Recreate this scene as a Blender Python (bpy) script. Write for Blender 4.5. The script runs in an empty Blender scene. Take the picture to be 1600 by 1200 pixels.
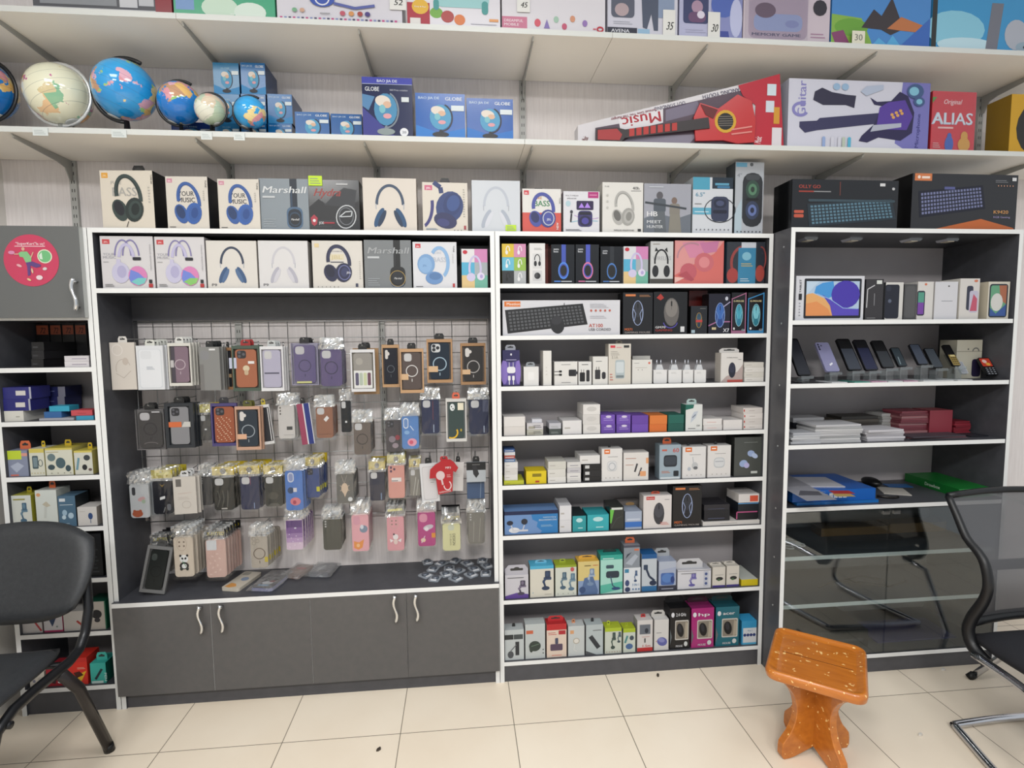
import bpy, math, random
from mathutils import Matrix, Vector
random.seed(7)
S = bpy.context.scene
COL = S.collection
PI = math.pi

# ------------------------------------------------------------------ camera
F, YAW, PIT, ROL, CY, CZ = 841.868, 0.0948, -0.0824, -0.0101, -2.0493, 1.3705
def _basis():
    c, s, cp, sp = math.cos(YAW), math.sin(YAW), math.cos(PIT), math.sin(PIT)
    R = Vector((c, -s, 0)); Fw = Vector((s*cp, c*cp, sp)); D = Vector((s*sp, c*sp, -cp))
    cr, sr = math.cos(ROL), math.sin(ROL)
    return cr*R - sr*D, sr*R + cr*D, Fw
R_, D_, F_ = _basis()
cam = bpy.data.objects.new('camera', bpy.data.cameras.new('camera'))
COL.objects.link(cam)
U_ = -D_
cam.matrix_world = Matrix(((R_.x, U_.x, -F_.x, 0), (R_.y, U_.y, -F_.y, CY), (R_.z, U_.z, -F_.z, CZ), (0, 0, 0, 1)))
cam.data.sensor_width = 36; cam.data.lens = F/1600*36
cam.data.clip_start = 0.02
S.camera = cam
# ------------------------------------------------------------------ light and exposure
S.view_settings.view_transform = 'Standard'; S.view_settings.look = 'None'
S.view_settings.gamma = 1.0; S.view_settings.exposure = 0.16
w = bpy.data.worlds.new('world'); S.world = w; w.use_nodes = True
w.node_tree.nodes['Background'].inputs[0].default_value = (0.93, 0.97, 1.0, 1)
w.node_tree.nodes['Background'].inputs[1].default_value = 0.64
def area(name, loc, sx, sy, power, rot=(0, 0, 0), col=(1, 0.985, 0.96)):
    l = bpy.data.lights.new(name, 'AREA'); l.shape = 'RECTANGLE'; l.size = sx; l.size_y = sy
    l.energy = power; l.color = col
    o = bpy.data.objects.new(name, l); o.location = loc; o.rotation_euler = rot; COL.objects.link(o)
for lx, kx in ((-1.3, 0.95), (0.1, 1.35), (1.5, 0.5)):
    for ly, pw in ((-1.45, 12.5), (-3.3, 50)):
        area('ceiling_panel_light', (lx, ly, 2.95), 0.6, 0.6, pw*kx)

# ------------------------------------------------------------------ pixel -> place on a plane of the room
def ray(u, v):
    return ((u-800)/F)*R_ + ((v-600)/F)*D_ + F_
def onY(u, v, Y):
    d = ray(u, v); t = (Y-CY)/d.y; return Vector((t*d.x, Y, CZ+t*d.z))
def onX(u, v, X):
    d = ray(u, v); t = X/d.x; return Vector((X, CY+t*d.y, CZ+t*d.z))
def onZ(u, v, Z):
    d = ray(u, v); t = (Z-CZ)/d.z; return Vector((t*d.x, CY+t*d.y, Z))
def proj(p):
    q = Vector(p)-Vector((0, CY, CZ)); z = q.dot(F_)
    return 800+F*q.dot(R_)/z, 600+F*q.dot(D_)/z

# ------------------------------------------------------------------ materials
def lin(h):
    h = h.lstrip('#')
    if len(h) == 3: h = ''.join(k*2 for k in h)
    o = []
    for i in (0, 2, 4):
        c = int(h[i:i+2], 16)/255
        o.append(c/12.92 if c <= 0.04045 else ((c+0.055)/1.055)**2.4)
    return (*o, 1)
_M = {}
def M(h, rough=0.45, metal=0.0, spec=0.4, coat=0.0):
    k = (h, rough, metal, spec, coat)
    if k in _M: return _M[k]
    m = bpy.data.materials.new('paint_'+h.strip('#')); m.use_nodes = True
    b = m.node_tree.nodes['Principled BSDF']
    b.inputs['Base Color'].default_value = lin(h) if metal else tuple(0.64*k_ for k_ in lin(h)[:3])+(1,); b.inputs['Roughness'].default_value = rough
    b.inputs['Metallic'].default_value = metal; b.inputs['Specular IOR Level'].default_value = spec
    b.inputs['Coat Weight'].default_value = coat
    _M[k] = m
    return m
def nodes(name):
    m = bpy.data.materials.new(name); m.use_nodes = True
    nt = m.node_tree
    return m, nt, nt.nodes, nt.links, nt.nodes['Principled BSDF']
def ramp(N, stops):
    r = N.new('ShaderNodeValToRGB'); e = r.color_ramp.elements
    while len(e) > 1: e.remove(e[-1])
    e[0].position = stops[0][0]; e[0].color = lin(stops[0][1])
    for p, c in stops[1:]:
        x = e.new(p); x.color = lin(c)
    return r
def noisy(name, c1, c2, scale=8, detail=6, rough=0.5, bump=0.0, bscale=60, spec=0.4, metal=0, coat=0, stretch=(1, 1, 1)):
    m, nt, N, L, b = nodes(name)
    tc = N.new('ShaderNodeTexCoord'); mp = N.new('ShaderNodeMapping'); mp.inputs['Scale'].default_value = stretch
    L.new(tc.outputs['Object'], mp.inputs[0])
    n = N.new('ShaderNodeTexNoise'); n.inputs['Scale'].default_value = scale; n.inputs['Detail'].default_value = detail
    L.new(mp.outputs[0], n.inputs['Vector'])
    r = ramp(N, [(0.3, c1), (0.7, c2)]); L.new(n.outputs['Fac'], r.inputs[0]); L.new(r.outputs[0], b.inputs['Base Color'])
    b.inputs['Roughness'].default_value = rough; b.inputs['Specular IOR Level'].default_value = spec
    b.inputs['Metallic'].default_value = metal; b.inputs['Coat Weight'].default_value = coat
    if bump:
        n2 = N.new('ShaderNodeTexNoise'); n2.inputs['Scale'].default_value = bscale; L.new(mp.outputs[0], n2.inputs['Vector'])
        bp = N.new('ShaderNodeBump'); bp.inputs['Strength'].default_value = bump; bp.inputs['Distance'].default_value = 0.002
        L.new(n2.outputs['Fac'], bp.inputs['Height']); L.new(bp.outputs[0], b.inputs['Normal'])
    return m
def clear(name, tint, amount, rough=0.08, bump=0.0, bscale=40, fres=True, glint_white=0.0):
    """thin clear plastic or glass: mostly see-through with a glossy share"""
    m, nt, N, L, b = nodes(name)
    t = N.new('ShaderNodeBsdfTransparent'); t.inputs[0].default_value = lin(tint)
    g = N.new('ShaderNodeBsdfGlossy'); g.inputs['Roughness'].default_value = rough
    mx = N.new('ShaderNodeMixShader')
    L.new(t.outputs[0], mx.inputs[1]); L.new(g.outputs[0], mx.inputs[2])
    if fres:
        fr = N.new('ShaderNodeLayerWeight'); fr.inputs[0].default_value = 0.5
        pw_ = N.new('ShaderNodeMath'); pw_.operation = 'POWER'; pw_.inputs[1].default_value = 4.0
        ad = N.new('ShaderNodeMath'); ad.operation = 'MULTIPLY_ADD'; ad.inputs[1].default_value = 0.6; ad.inputs[2].default_value = amount
        L.new(fr.outputs['Facing'], pw_.inputs[0]); L.new(pw_.outputs[0], ad.inputs[0]); L.new(ad.outputs[0], mx.inputs[0])
    else: mx.inputs[0].default_value = amount
    if bump:
        tc = N.new('ShaderNodeTexCoord'); n = N.new('ShaderNodeTexNoise'); n.inputs['Scale'].default_value = bscale; n.inputs['Detail'].default_value = 1
        L.new(tc.outputs['Object'], n.inputs['Vector'])
        bp = N.new('ShaderNodeBump'); bp.inputs['Strength'].default_value = bump; bp.inputs['Distance'].default_value = 0.01
        L.new(n.outputs['Fac'], bp.inputs['Height']); L.new(bp.outputs[0], g.inputs['Normal'])
    out = mx.outputs[0]
    if glint_white:
        df = N.new('ShaderNodeBsdfDiffuse'); df.inputs[0].default_value = (.9, .9, .9, 1); m2 = N.new('ShaderNodeMixShader'); m2.inputs[0].default_value = glint_white
        L.new(out, m2.inputs[1]); L.new(df.outputs[0], m2.inputs[2]); out = m2.outputs[0]
    L.new(out, N['Material Output'].inputs[0]); N.remove(b)
    return m

WHITE = M('#fdfefd', 0.4)                       # white edge banding
SHELFW = noisy('white_shelf_board', '#e6e2da', '#ece8e0', 3, 2, 0.45)
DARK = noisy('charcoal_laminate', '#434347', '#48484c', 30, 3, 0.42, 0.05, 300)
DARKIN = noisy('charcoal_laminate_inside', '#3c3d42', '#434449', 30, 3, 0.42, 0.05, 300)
DOORM = noisy('grey_door_laminate', '#4f4e4e', '#535151', 40, 2, 0.4)
BACKG = noisy('grey_back_board', '#a29d9f', '#aaa5a7', 6, 3, 0.5)
CHROME = M('#d8dadc', 0.12, 1.0)
STEEL = M('#b9bbbb', 0.3, 0.9)
BLACK = M('#121214', 0.45)
CARD = M('#e9e6e1', 0.5)
GLASSM = clear('door_glass', '#e9eeee', 0.085, 0.01)
FILM = clear('clear_film', '#fbfbfc', 0.02, 0.08, 0.08, 18)
BAG = clear('crinkled_bag', '#f4f6f7', 0.24, 0.10, 0.45, 45, glint_white=0.08)  # diffuse white share paints in the bright glints of crumpled bag tops
BAGC = clear('smooth_bag', '#fafbfc', 0.035, 0.1, 0.15, 30)

# ------------------------------------------------------------------ mesh builder
class MB:
    def __init__(s): s.v = []; s.f = []; s.m = []; s.mats = []; s.sm = []; s.T = Matrix()
    def mi(s, m):
        if isinstance(m, str): m = M(m)
        if m not in s.mats: s.mats.append(m)
        return s.mats.index(m)
    def add(s, vs, fs, m, smooth=False):
        b = len(s.v); s.v += [tuple(s.T @ Vector(p)) for p in vs]
        i = s.mi(m)
        for f in fs: s.f.append(tuple(b+k for k in f)); s.m.append(i); s.sm.append(smooth)
    def box(s, x0, y0, z0, x1, y1, z1, m, front=None, top=None, left=None, right=None, bottom=None):
        vs = [(x, y, z) for z in (z0, z1) for y in (y0, y1) for x in (x0, x1)]
        b = len(s.v); s.v += [tuple(s.T @ Vector(p)) for p in vs]
        for f, mm in (((0, 1, 5, 4), front), ((4, 5, 7, 6), top), ((0, 4, 6, 2), left), ((1, 3, 7, 5), right), ((0, 2, 3, 1), bottom), ((2, 6, 7, 3), None)):
            s.f.append(tuple(b+k for k in f)); s.m.append(s.mi(mm or m)); s.sm.append(False)
    def prism(s, pts, y0, y1, m, front=None, back=None):
        """outline in x,z (counter-clockwise from the front), extruded from y0 to y1"""
        n = len(pts); vs = [(x, y0, z) for x, z in pts]+[(x, y1, z) for x, z in pts]
        b = len(s.v); s.v += [tuple(s.T @ Vector(p)) for p in vs]
        s.f.append(tuple(b+k for k in range(n))); s.m.append(s.mi(front or m)); s.sm.append(False)
        s.f.append(tuple(b+n+k for k in reversed(range(n)))); s.m.append(s.mi(back or m)); s.sm.append(False)
        for k in range(n):
            j = (k+1) % n; s.f.append((b+j, b+k, b+n+k, b+n+j)); s.m.append(s.mi(m)); s.sm.append(False)
    def tube(s, path, r, m, n=10, closed=False, flat=1.0):
        P = [Vector(p) for p in path]; k = len(P); vs = []; fs = []
        up = Vector((0, 0, 1)); prev = None
        for i, p in enumerate(P):
            if closed: d = (P[(i+1) % k]-P[i-1]).normalized()
            else: d = (P[min(i+1, k-1)]-P[max(i-1, 0)]).normalized()
            if prev is None:
                a = d.cross(up)
                if a.length < 0.1: a = d.cross(Vector((0, 1, 0)))
            else: a = prev-d*prev.dot(d)
            a.normalize(); prev = a; b = d.cross(a)
            rr = r[i] if isinstance(r, (list, tuple)) else r
            for j in range(n):
                t = 2*PI*j/n; vs.append(p+a*(rr*math.cos(t))+b*(rr*flat*math.sin(t)))
        for i in range(k if closed else k-1):
            for j in range(n):
                i2 = (i+1) % k; j2 = (j+1) % n
                fs.append((i*n+j, i*n+j2, i2*n+j2, i2*n+j))
        if not closed: fs += [tuple(reversed(range(n))), tuple((k-1)*n+j for j in range(n))]
        s.add(vs, fs, m, True)
    def lathe(s, prof, c, m, n=20):
        vs = []; fs = []
        for r, z in prof:
            for j in range(n):
                t = 2*PI*j/n; vs.append((c[0]+r*math.cos(t), c[1]+r*math.sin(t), c[2]+z))
        for i in range(len(prof)-1):
            for j in range(n): fs.append((i*n+j, i*n+(j+1) % n, (i+1)*n+(j+1) % n, (i+1)*n+j))
        fs += [tuple(reversed(range(n))), tuple((len(prof)-1)*n+j for j in range(n))]
        s.add(vs, fs, m, True)
    def ball(s, c, r, m, n=20, k=12):
        if not isinstance(r, (tuple, list)): r = (r, r, r)
        vs = []; fs = []
        for i in range(1, k):
            p = PI*i/k
            for j in range(n):
                t = 2*PI*j/n; vs.append((c[0]+r[0]*math.sin(p)*math.cos(t), c[1]+r[1]*math.sin(p)*math.sin(t), c[2]+r[2]*math.cos(p)))
        for i in range(k-2):
            for j in range(n): fs.append((i*n+j, (i+1)*n+j, (i+1)*n+(j+1) % n, i*n+(j+1) % n))
        a = len(vs); vs += [(c[0], c[1], c[2]+r[2]), (c[0], c[1], c[2]-r[2])]
        for j in range(n): fs += [(a, j, (j+1) % n), (a+1, (k-2)*n+(j+1) % n, (k-2)*n+j)]
        s.add(vs, fs, m, True)
    def obj(s, name, parent=None, loc=None, rot=None):
        me = bpy.data.meshes.new(name); me.from_pydata(s.v, [], s.f)
        for m in s.mats: me.materials.append(m)
        me.polygons.foreach_set('material_index', s.m); me.polygons.foreach_set('use_smooth', s.sm)
        o = bpy.data.objects.new(name, me); COL.objects.link(o)
        if parent is not None: o.parent = parent
        if loc is not None: o.location = loc
        if rot is not None: o.rotation_euler = rot
        return o
def rrect(x0, z0, x1, z1, r, n=4):
    o = []
    for cx, cz, a in ((x1-r, z0+r, -90), (x1-r, z1-r, 0), (x0+r, z1-r, 90), (x0+r, z0+r, 180)):
        for i in range(n+1):
            t = math.radians(a+90*i/n); o.append((cx+r*math.cos(t), cz+r*math.sin(t)))
    return o
def tag(o, label, cat, group=None):
    o['label'] = label; o['category'] = cat
    if group: o['group'] = group
    return o
def empty(name, loc, rz=0.0):
    o = bpy.data.objects.new(name, None); COL.objects.link(o); o.location = loc; o.rotation_euler = (0, 0, rz)
    o.empty_display_size = 0.02
    return o
def struct(o): o['kind'] = 'structure'; return o
def kids(o): return [c for c in COL.objects if c.parent is o]
_CH = {}
def dup(o, loc, label=None, group=None, rz=None):
    r = o.copy(); COL.objects.link(r); r.location = loc
    if rz is not None: r.rotation_euler = (0, 0, rz)
    if label: r['label'] = label
    if group: r['group'] = group
    for c in [k for k in COL.objects if k.parent == o]:
        d = c.copy(); COL.objects.link(d); d.parent = r
        for g in [k for k in COL.objects if k.parent == c]:
            e = g.copy(); COL.objects.link(e); e.parent = d
    return r

# ------------------------------------------------------------------ printed art on a face
_TX = {}
def text_mesh(s):
    if s in _TX: return _TX[s]
    c = bpy.data.curves.new('t', 'FONT'); c.body = s; c.size = 1.0; c.resolution_u = 2; c.offset = 0.0
    o = bpy.data.objects.new('t', c)
    me = bpy.data.meshes.new_from_object(o)
    vs = [tuple(v.co[:2]) for v in me.vertices]; fs = [tuple(p.vertices) for p in me.polygons]
    wd = max([v[0] for v in vs] or [1]); x0 = min([v[0] for v in vs] or [0])
    bpy.data.objects.remove(o); bpy.data.curves.remove(c); bpy.data.meshes.remove(me)
    _TX[s] = (vs, fs, x0, wd)
    return _TX[s]
class Art:
    """prints flat shapes on a face; x and y run 0..1 over the face"""
    def __init__(s, mb, x0, z0, w, h, y=0.0, ctr=None):
        s.mb = mb; s.x0 = x0; s.z0 = z0; s.w = w; s.h = h; s.y = y; s.ctr = ctr or [0]
    def sub(s, x0, y0, x1, y1):
        return Art(s.mb, s.x0+x0*s.w, s.z0+y0*s.h, (x1-x0)*s.w, (y1-y0)*s.h, s.y, s.ctr)
    def sq(s, cx, cy, k):
        """square region with side k of the face height, centred at cx, cy"""
        d = k*s.h
        return Art(s.mb, s.x0+cx*s.w-d/2, s.z0+cy*s.h-d/2, d, d, s.y, s.ctr)
    def _a(s, pts, fs, m):
        s.ctr[0] += 1; y = s.y-0.00013*s.ctr[0]
        s.mb.add([(s.x0+x, y, s.z0+z) for x, z in pts], fs, m)
    def P(s, pts, m): s._a(pts, [tuple(range(len(pts)))], m)
    def p(s, pts, m): s.P([(x*s.w, y*s.h) for x, y in pts], m)
    def r(s, x0, y0, x1, y1, m): s.p([(x0, y0), (x1, y0), (x1, y1), (x0, y1)], m)
    def rr(s, x0, y0, x1, y1, rad, m):
        r = min(rad*min(s.w, s.h), .48*min(abs(x1-x0)*s.w, abs(y1-y0)*s.h)); s.P(rrect(x0*s.w, y0*s.h, x1*s.w, y1*s.h, r, 3), m)
    def e(s, cx, cy, rx, ry, m, rot=0, n=18):
        c, d = math.cos(math.radians(rot)), math.sin(math.radians(rot)); o = []
        for i in range(n):
            t = 2*PI*i/n; a, b = rx*s.w*math.cos(t), ry*s.h*math.sin(t)
            o.append((cx*s.w+a*c-b*d, cy*s.h+a*d+b*c))
        s.P(o, m)
    def o(s, cx, cy, rx, ry, th, m, a0=0, a1=360, rot=0, n=20):
        c, d = math.cos(math.radians(rot)), math.sin(math.radians(rot)); v = []; fs = []; w_ = th*min(s.w, s.h)
        for i in range(n+1):
            t = math.radians(a0+(a1-a0)*i/n)
            for k in (0, w_):
                a, b = (rx*s.w-k)*math.cos(t), (ry*s.h-k)*math.sin(t)
                v.append((cx*s.w+a*c-b*d, cy*s.h+a*d+b*c))
        for i in range(n): fs.append((2*i, 2*i+2, 2*i+3, 2*i+1))
        s._a(v, fs, m)
    def l(s, pts, th, m):
        w_ = th*min(s.w, s.h)/2; q = [(x*s.w, y*s.h) for x, y in pts]; v = []; fs = []
        for i in range(len(q)-1):
            (ax, ay), (bx, by) = q[i], q[i+1]; L_ = math.hypot(bx-ax, by-ay) or 1
            nx, ny = -(by-ay)/L_*w_, (bx-ax)/L_*w_; b = len(v)
            v += [(ax-nx, ay-ny), (bx-nx, by-ny), (bx+nx, by+ny), (ax+nx, ay+ny)]; fs.append((b, b+1, b+2, b+3))
        s._a(v, fs, m)
    def t(s, txt, x, y, h, m, w=None, rot=0, al='l', sh=0.0):
        vs, fs, x0, x1 = text_mesh(txt); k = h*s.h/0.7; kx = k
        if w: kx = w*(s.w if abs(math.cos(math.radians(rot))) > .7 else s.h)/(x1-x0)
        tw = (x1-x0)*kx; off = {'l': 0, 'c': -tw/2, 'r': -tw}[al]
        c, d = math.cos(math.radians(rot)), math.sin(math.radians(rot)); o = []
        for a, b in vs:
            a, b = (a-x0)*kx+off+b*k*sh, b*k
            o.append((x*s.w+a*c-b*d, y*s.h+a*d+b*c))
        s._a(o, fs, m)
        if h*s.h > .007: s._a([(p_[0]+.03*kx*c, p_[1]+.03*kx*d) for p_ in o], fs, m)
    def lines(s, x0, y0, x1, y1, n, m, th=0.35):
        """small print: n rows of short bars"""
        v = []; fs = []; dy = (y1-y0)/n
        for i in range(n):
            xx = x1-(0.25*(i % 3)/2)*(x1-x0); b = len(v); ya = y0+i*dy
            v += [(x0*s.w, ya*s.h), (xx*s.w, ya*s.h), (xx*s.w, (ya+dy*th)*s.h), (x0*s.w, (ya+dy*th)*s.h)]; fs.append((b, b+1, b+2, b+3))
        s._a(v, fs, m)
    def dots(s, x0, y, x1, n, rad, m):
        v = []; fs = []
        for i in range(n):
            cx = (x0+(x1-x0)*(i/(n-1) if n > 1 else 0.5))*s.w; b = len(v); q = rad*s.h
            v += [(cx+q*math.cos(t*PI/3), y*s.h+q*math.sin(t*PI/3)) for t in range(6)]; fs.append(tuple(range(b, b+6)))
        s._a(v, fs, m)
# ================================================================== room
WY = 0.232
def floor_mat():
    m, nt, N, L, b = nodes('beige_floor_tile')
    tc = N.new('ShaderNodeTexCoord'); mp = N.new('ShaderNodeMapping')
    mp.inputs['Location'].default_value = (-0.1675, 0.2406, 0)
    L.new(tc.outputs['Object'], mp.inputs[0])
    br = N.new('ShaderNodeTexBrick'); br.offset = 0.0; br.squash = 1.0
    br.inputs['Scale'].default_value = 1.0; br.inputs['Brick Width'].default_value = 0.4; br.inputs['Row Height'].default_value = 0.4
    br.inputs['Mortar Size'].default_value = 0.0016; br.inputs['Mortar Smooth'].default_value = 0.3
    br.inputs['Color1'].default_value = lin('#ded3c2'); br.inputs['Color2'].default_value = lin('#dbcfbd'); br.inputs['Mortar'].default_value = lin('#6f675c')
    L.new(mp.outputs[0], br.inputs['Vector'])
    n = N.new('ShaderNodeTexNoise'); n.inputs['Scale'].default_value = 2.5; n.inputs['Detail'].default_value = 5
    L.new(mp.outputs[0], n.inputs['Vector'])
    mx = N.new('ShaderNodeMix'); mx.data_type = 'RGBA'; mx.blend_type = 'MULTIPLY'; mx.inputs[0].default_value = 0.5
    r = ramp(N, [(0.3, '#efe9e2'), (0.7, '#ffffff')]); L.new(n.outputs['Fac'], r.inputs[0])
    L.new(br.outputs['Color'], mx.inputs[6]); L.new(r.outputs[0], mx.inputs[7]); L.new(mx.outputs[2], b.inputs['Base Color'])
    b.inputs['Roughness'].default_value = 0.3; b.inputs['Specular IOR Level'].default_value = 0.35
    return m
def wall_mat():
    m, nt, N, L, b = nodes('ribbed_wallpaper')
    tc = N.new('ShaderNodeTexCoord')
    mp = N.new('ShaderNodeMapping'); mp.inputs['Scale'].default_value = (1, 1, 0.06); L.new(tc.outputs['Object'], mp.inputs[0])
    n = N.new('ShaderNodeTexNoise'); n.inputs['Scale'].default_value = 130; n.inputs['Detail'].default_value = 3; L.new(mp.outputs[0], n.inputs['Vector'])
    r = ramp(N, [(0.3, '#d0c9c7'), (0.7, '#dad4d2')]); L.new(n.outputs['Fac'], r.inputs[0]); L.new(r.outputs[0], b.inputs['Base Color'])
    b.inputs['Roughness'].default_value = 0.75
    bp = N.new('ShaderNodeBump'); bp.inputs['Strength'].default_value = 0.5; bp.inputs['Distance'].default_value = 0.002
    L.new(n.outputs['Fac'], bp.inputs['Height']); L.new(bp.outputs[0], b.inputs['Normal'])
    return m
WALLM = wall_mat()
b = MB(); b.box(-1.72, -4.2, -0.05, 3.4, WY+0.1, 0, floor_mat()); struct(b.obj('floor'))
b = MB(); b.box(-1.82, WY, 0, 3.4, WY+0.1, 3.1, WALLM); struct(b.obj('wall_back'))
b = MB(); b.box(-1.82, -4.2, 0, -1.72, WY, 3.1, noisy('pale_side_wall', '#cfccc6', '#d6d3cd', 4, 3, 0.6)); struct(b.obj('wall_left'))

# ------------------------------------------------------------------ furniture
def board(name, parent, x0, y0, z0, x1, y1, z1, m=None, front=None, **k):
    b = MB(); b.box(x0, y0, z0, x1, y1, z1, m or DARK, front=front, **k); return b.obj(name, parent)
BK = WY-0.002
T = 0.0165
XB0, XB1, XC1 = -1.289, 0.1345, 1.233
ZT = 1.7745
# mobile accessory cabinet (middle left)
cab = empty('display_cabinet', (0, 0, 0))
tag(cab, 'wide charcoal cabinet with a wire grid recess and four grey doors below', 'cabinet')
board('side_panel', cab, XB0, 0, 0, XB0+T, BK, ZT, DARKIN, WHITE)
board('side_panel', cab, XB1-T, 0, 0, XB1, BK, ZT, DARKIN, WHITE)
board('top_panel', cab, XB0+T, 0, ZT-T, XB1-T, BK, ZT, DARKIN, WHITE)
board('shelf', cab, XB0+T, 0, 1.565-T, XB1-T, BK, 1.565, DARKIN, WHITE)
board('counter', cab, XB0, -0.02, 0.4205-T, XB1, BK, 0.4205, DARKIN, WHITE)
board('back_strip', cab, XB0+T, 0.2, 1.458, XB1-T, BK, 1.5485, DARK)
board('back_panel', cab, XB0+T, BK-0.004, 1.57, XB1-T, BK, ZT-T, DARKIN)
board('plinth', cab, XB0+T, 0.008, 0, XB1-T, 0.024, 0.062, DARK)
dx = [XB0+0.001, -0.9435, -0.583, -0.224, XB1-0.001]
def wavy_handle(parent, x, y, z0, z1):
    b = MB(); n = 14; pts = []
    for i in range(n+1):
        t = i/n; pts.append((x+0.006*math.sin(t*2*PI), y-0.02-0.005*math.sin(t*PI), z0+(z1-z0)*t))
    r = [0.0048+0.0022*abs(math.cos(PI*i/n)) for i in range(n+1)]
    b.tube(pts, r, CHROME, 8)
    for z in (z0+0.01, z1-0.01): b.tube([(x, y, z), (x, y-0.022, z)], 0.004, CHROME, 8)
    return b.obj('handle', parent)
for i in range(4):
    d = MB(); a0, a1 = dx[i]+0.001, dx[i+1]-0.001
    d.box(a0, -0.019, 0.062, a1, -0.001, 0.4035, WHITE, front=DOORM)
    d.box(a0+(0.002 if i else 0), -0.0195, 0.064, a1-(0.0015 if i < 3 else 0), -0.0185, 0.4035, DOORM)
    dr = d.obj('door', cab)
    hx = onY((312, 345, 618, 651)[i], 965, -0.04).x
    wavy_handle(dr, hx, -0.019, 0.3, 0.402)
# narrow shelving unit with many shelves (middle right)
sh = empty('shelving_unit', (0, 0, 0))
tag(sh, 'tall charcoal shelving unit with eight crowded shelves of small boxes', 'shelving')
XC0 = XB1+0.002
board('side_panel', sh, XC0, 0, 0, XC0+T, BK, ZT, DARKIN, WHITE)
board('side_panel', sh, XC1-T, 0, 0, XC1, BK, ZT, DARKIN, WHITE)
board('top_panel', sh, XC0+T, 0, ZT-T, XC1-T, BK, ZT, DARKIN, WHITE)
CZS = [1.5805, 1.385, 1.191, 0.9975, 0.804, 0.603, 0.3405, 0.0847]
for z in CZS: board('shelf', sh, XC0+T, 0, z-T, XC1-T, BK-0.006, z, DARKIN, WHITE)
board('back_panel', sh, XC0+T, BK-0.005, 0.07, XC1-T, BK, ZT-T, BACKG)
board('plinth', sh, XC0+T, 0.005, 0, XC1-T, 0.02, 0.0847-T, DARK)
# deep case with glass doors (right)
DY = -0.109; XD0, XD1, ZD = 1.237, 2.193, 1.777
dc = empty('display_case', (0, 0, 0))
tag(dc, 'deep charcoal display case with open shelves above two glass doors', 'display case')
p = board('side_panel', dc, XD0, DY, 0, XD0+T, BK, ZD, DARK, WHITE)
b = MB()
for z in (1.72, 1.43, 1.19, 0.95, 0.70, 0.5, 0.3, 0.09):
    for y in (DY+0.045, 0.02): b.ball((XD0-0.0004, y, z-0.008), (0.0015, 0.004, 0.004), STEEL, 8, 6)
so = b.obj('screw_cap', p); so['kind'] = 'stuff'
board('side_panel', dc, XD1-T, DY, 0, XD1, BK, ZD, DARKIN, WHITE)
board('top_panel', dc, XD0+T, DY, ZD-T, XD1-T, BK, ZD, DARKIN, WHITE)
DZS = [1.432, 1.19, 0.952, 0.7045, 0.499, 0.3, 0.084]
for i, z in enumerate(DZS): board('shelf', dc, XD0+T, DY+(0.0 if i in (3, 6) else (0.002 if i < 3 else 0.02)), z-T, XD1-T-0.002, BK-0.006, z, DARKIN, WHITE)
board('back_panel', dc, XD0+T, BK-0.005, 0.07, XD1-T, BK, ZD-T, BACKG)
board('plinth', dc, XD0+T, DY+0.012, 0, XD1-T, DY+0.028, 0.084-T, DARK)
gx = 1.69
for a0, a1 in ((XD0+T+0.002, gx-0.002), (gx+0.002, XD1-T-0.004)):
    g = MB(); g.box(a0, DY+0.001, 0.087, a1, DY+0.006, 0.684, GLASSM)
    d = g.obj('glass_door', dc)
    hx = a1-0.03 if a1 < 1.8 else a0+0.01
    h = MB(); h.box(hx, DY-0.004, 0.664, hx+0.028, DY+0.0008, 0.678, CHROME); h.obj('door_clip', d)
for u, v in ((1252, 377), (1318, 378), (1412, 378), (1480, 376)):
    q = onZ(u, v, ZD-T-0.002)
    s_ = MB(); s_.prism([(-0.022, -0.008), (0.022, -0.008), (0.03, 0.0), (-0.03, 0.0)], -0.025, 0.025, CHROME)
    s_.box(-0.014, -0.018, -0.0092, 0.014, 0.018, -0.008, M('#fff4e0', 0.3))
    s_.obj('spotlight', dc, (min(max(q.x, 1.29), 2.1), 0.03, ZD-T))
# left unit
XA0, XA1 = -1.635, XB0-0.002
ua = empty('corner_shelving_unit', (0, 0, 0))
tag(ua, 'narrow shelving unit beside the side wall with a stickered grey door on top', 'shelving')
board('side_panel', ua, XA0, 0, 0, XA0+T, BK, ZT, DARKIN, WHITE)
board('side_panel', ua, XA1-T, 0, 0, XA1, BK, ZT, DARKIN, WHITE)
board('top_panel', ua, XA0+T, 0, ZT-T, XA1-T, BK, ZT, DARKIN, WHITE)
AZS = [1.47, 1.288, 1.097, 0.898, 0.708, 0.514, 0.311, 0.1015]
for z in AZS: board('shelf', ua, XA0+T, 0, z-T, XA1-T, BK-0.006, z, DARKIN, WHITE)
board('back_panel', ua, XA0+T, BK-0.005, 0.07, XA1-T, BK, ZT-T, M('#a8a2a2', 0.5))
board('plinth', ua, XA0+T, 0.008, 0, XA1-T, 0.022, 0.1015-T, DARK)
d = MB(); ax1 = XA1-0.012
d.box(XA0+0.004, -0.02, 1.462, ax1, -0.001, 1.7745, M('#727474', 0.35), left=WHITE, right=M('#c9ccca'))
dr = d.obj('door', ua)
wavy_handle(dr, onY(116, 460, -0.04).x, -0.02, 1.487, 1.595)
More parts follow.
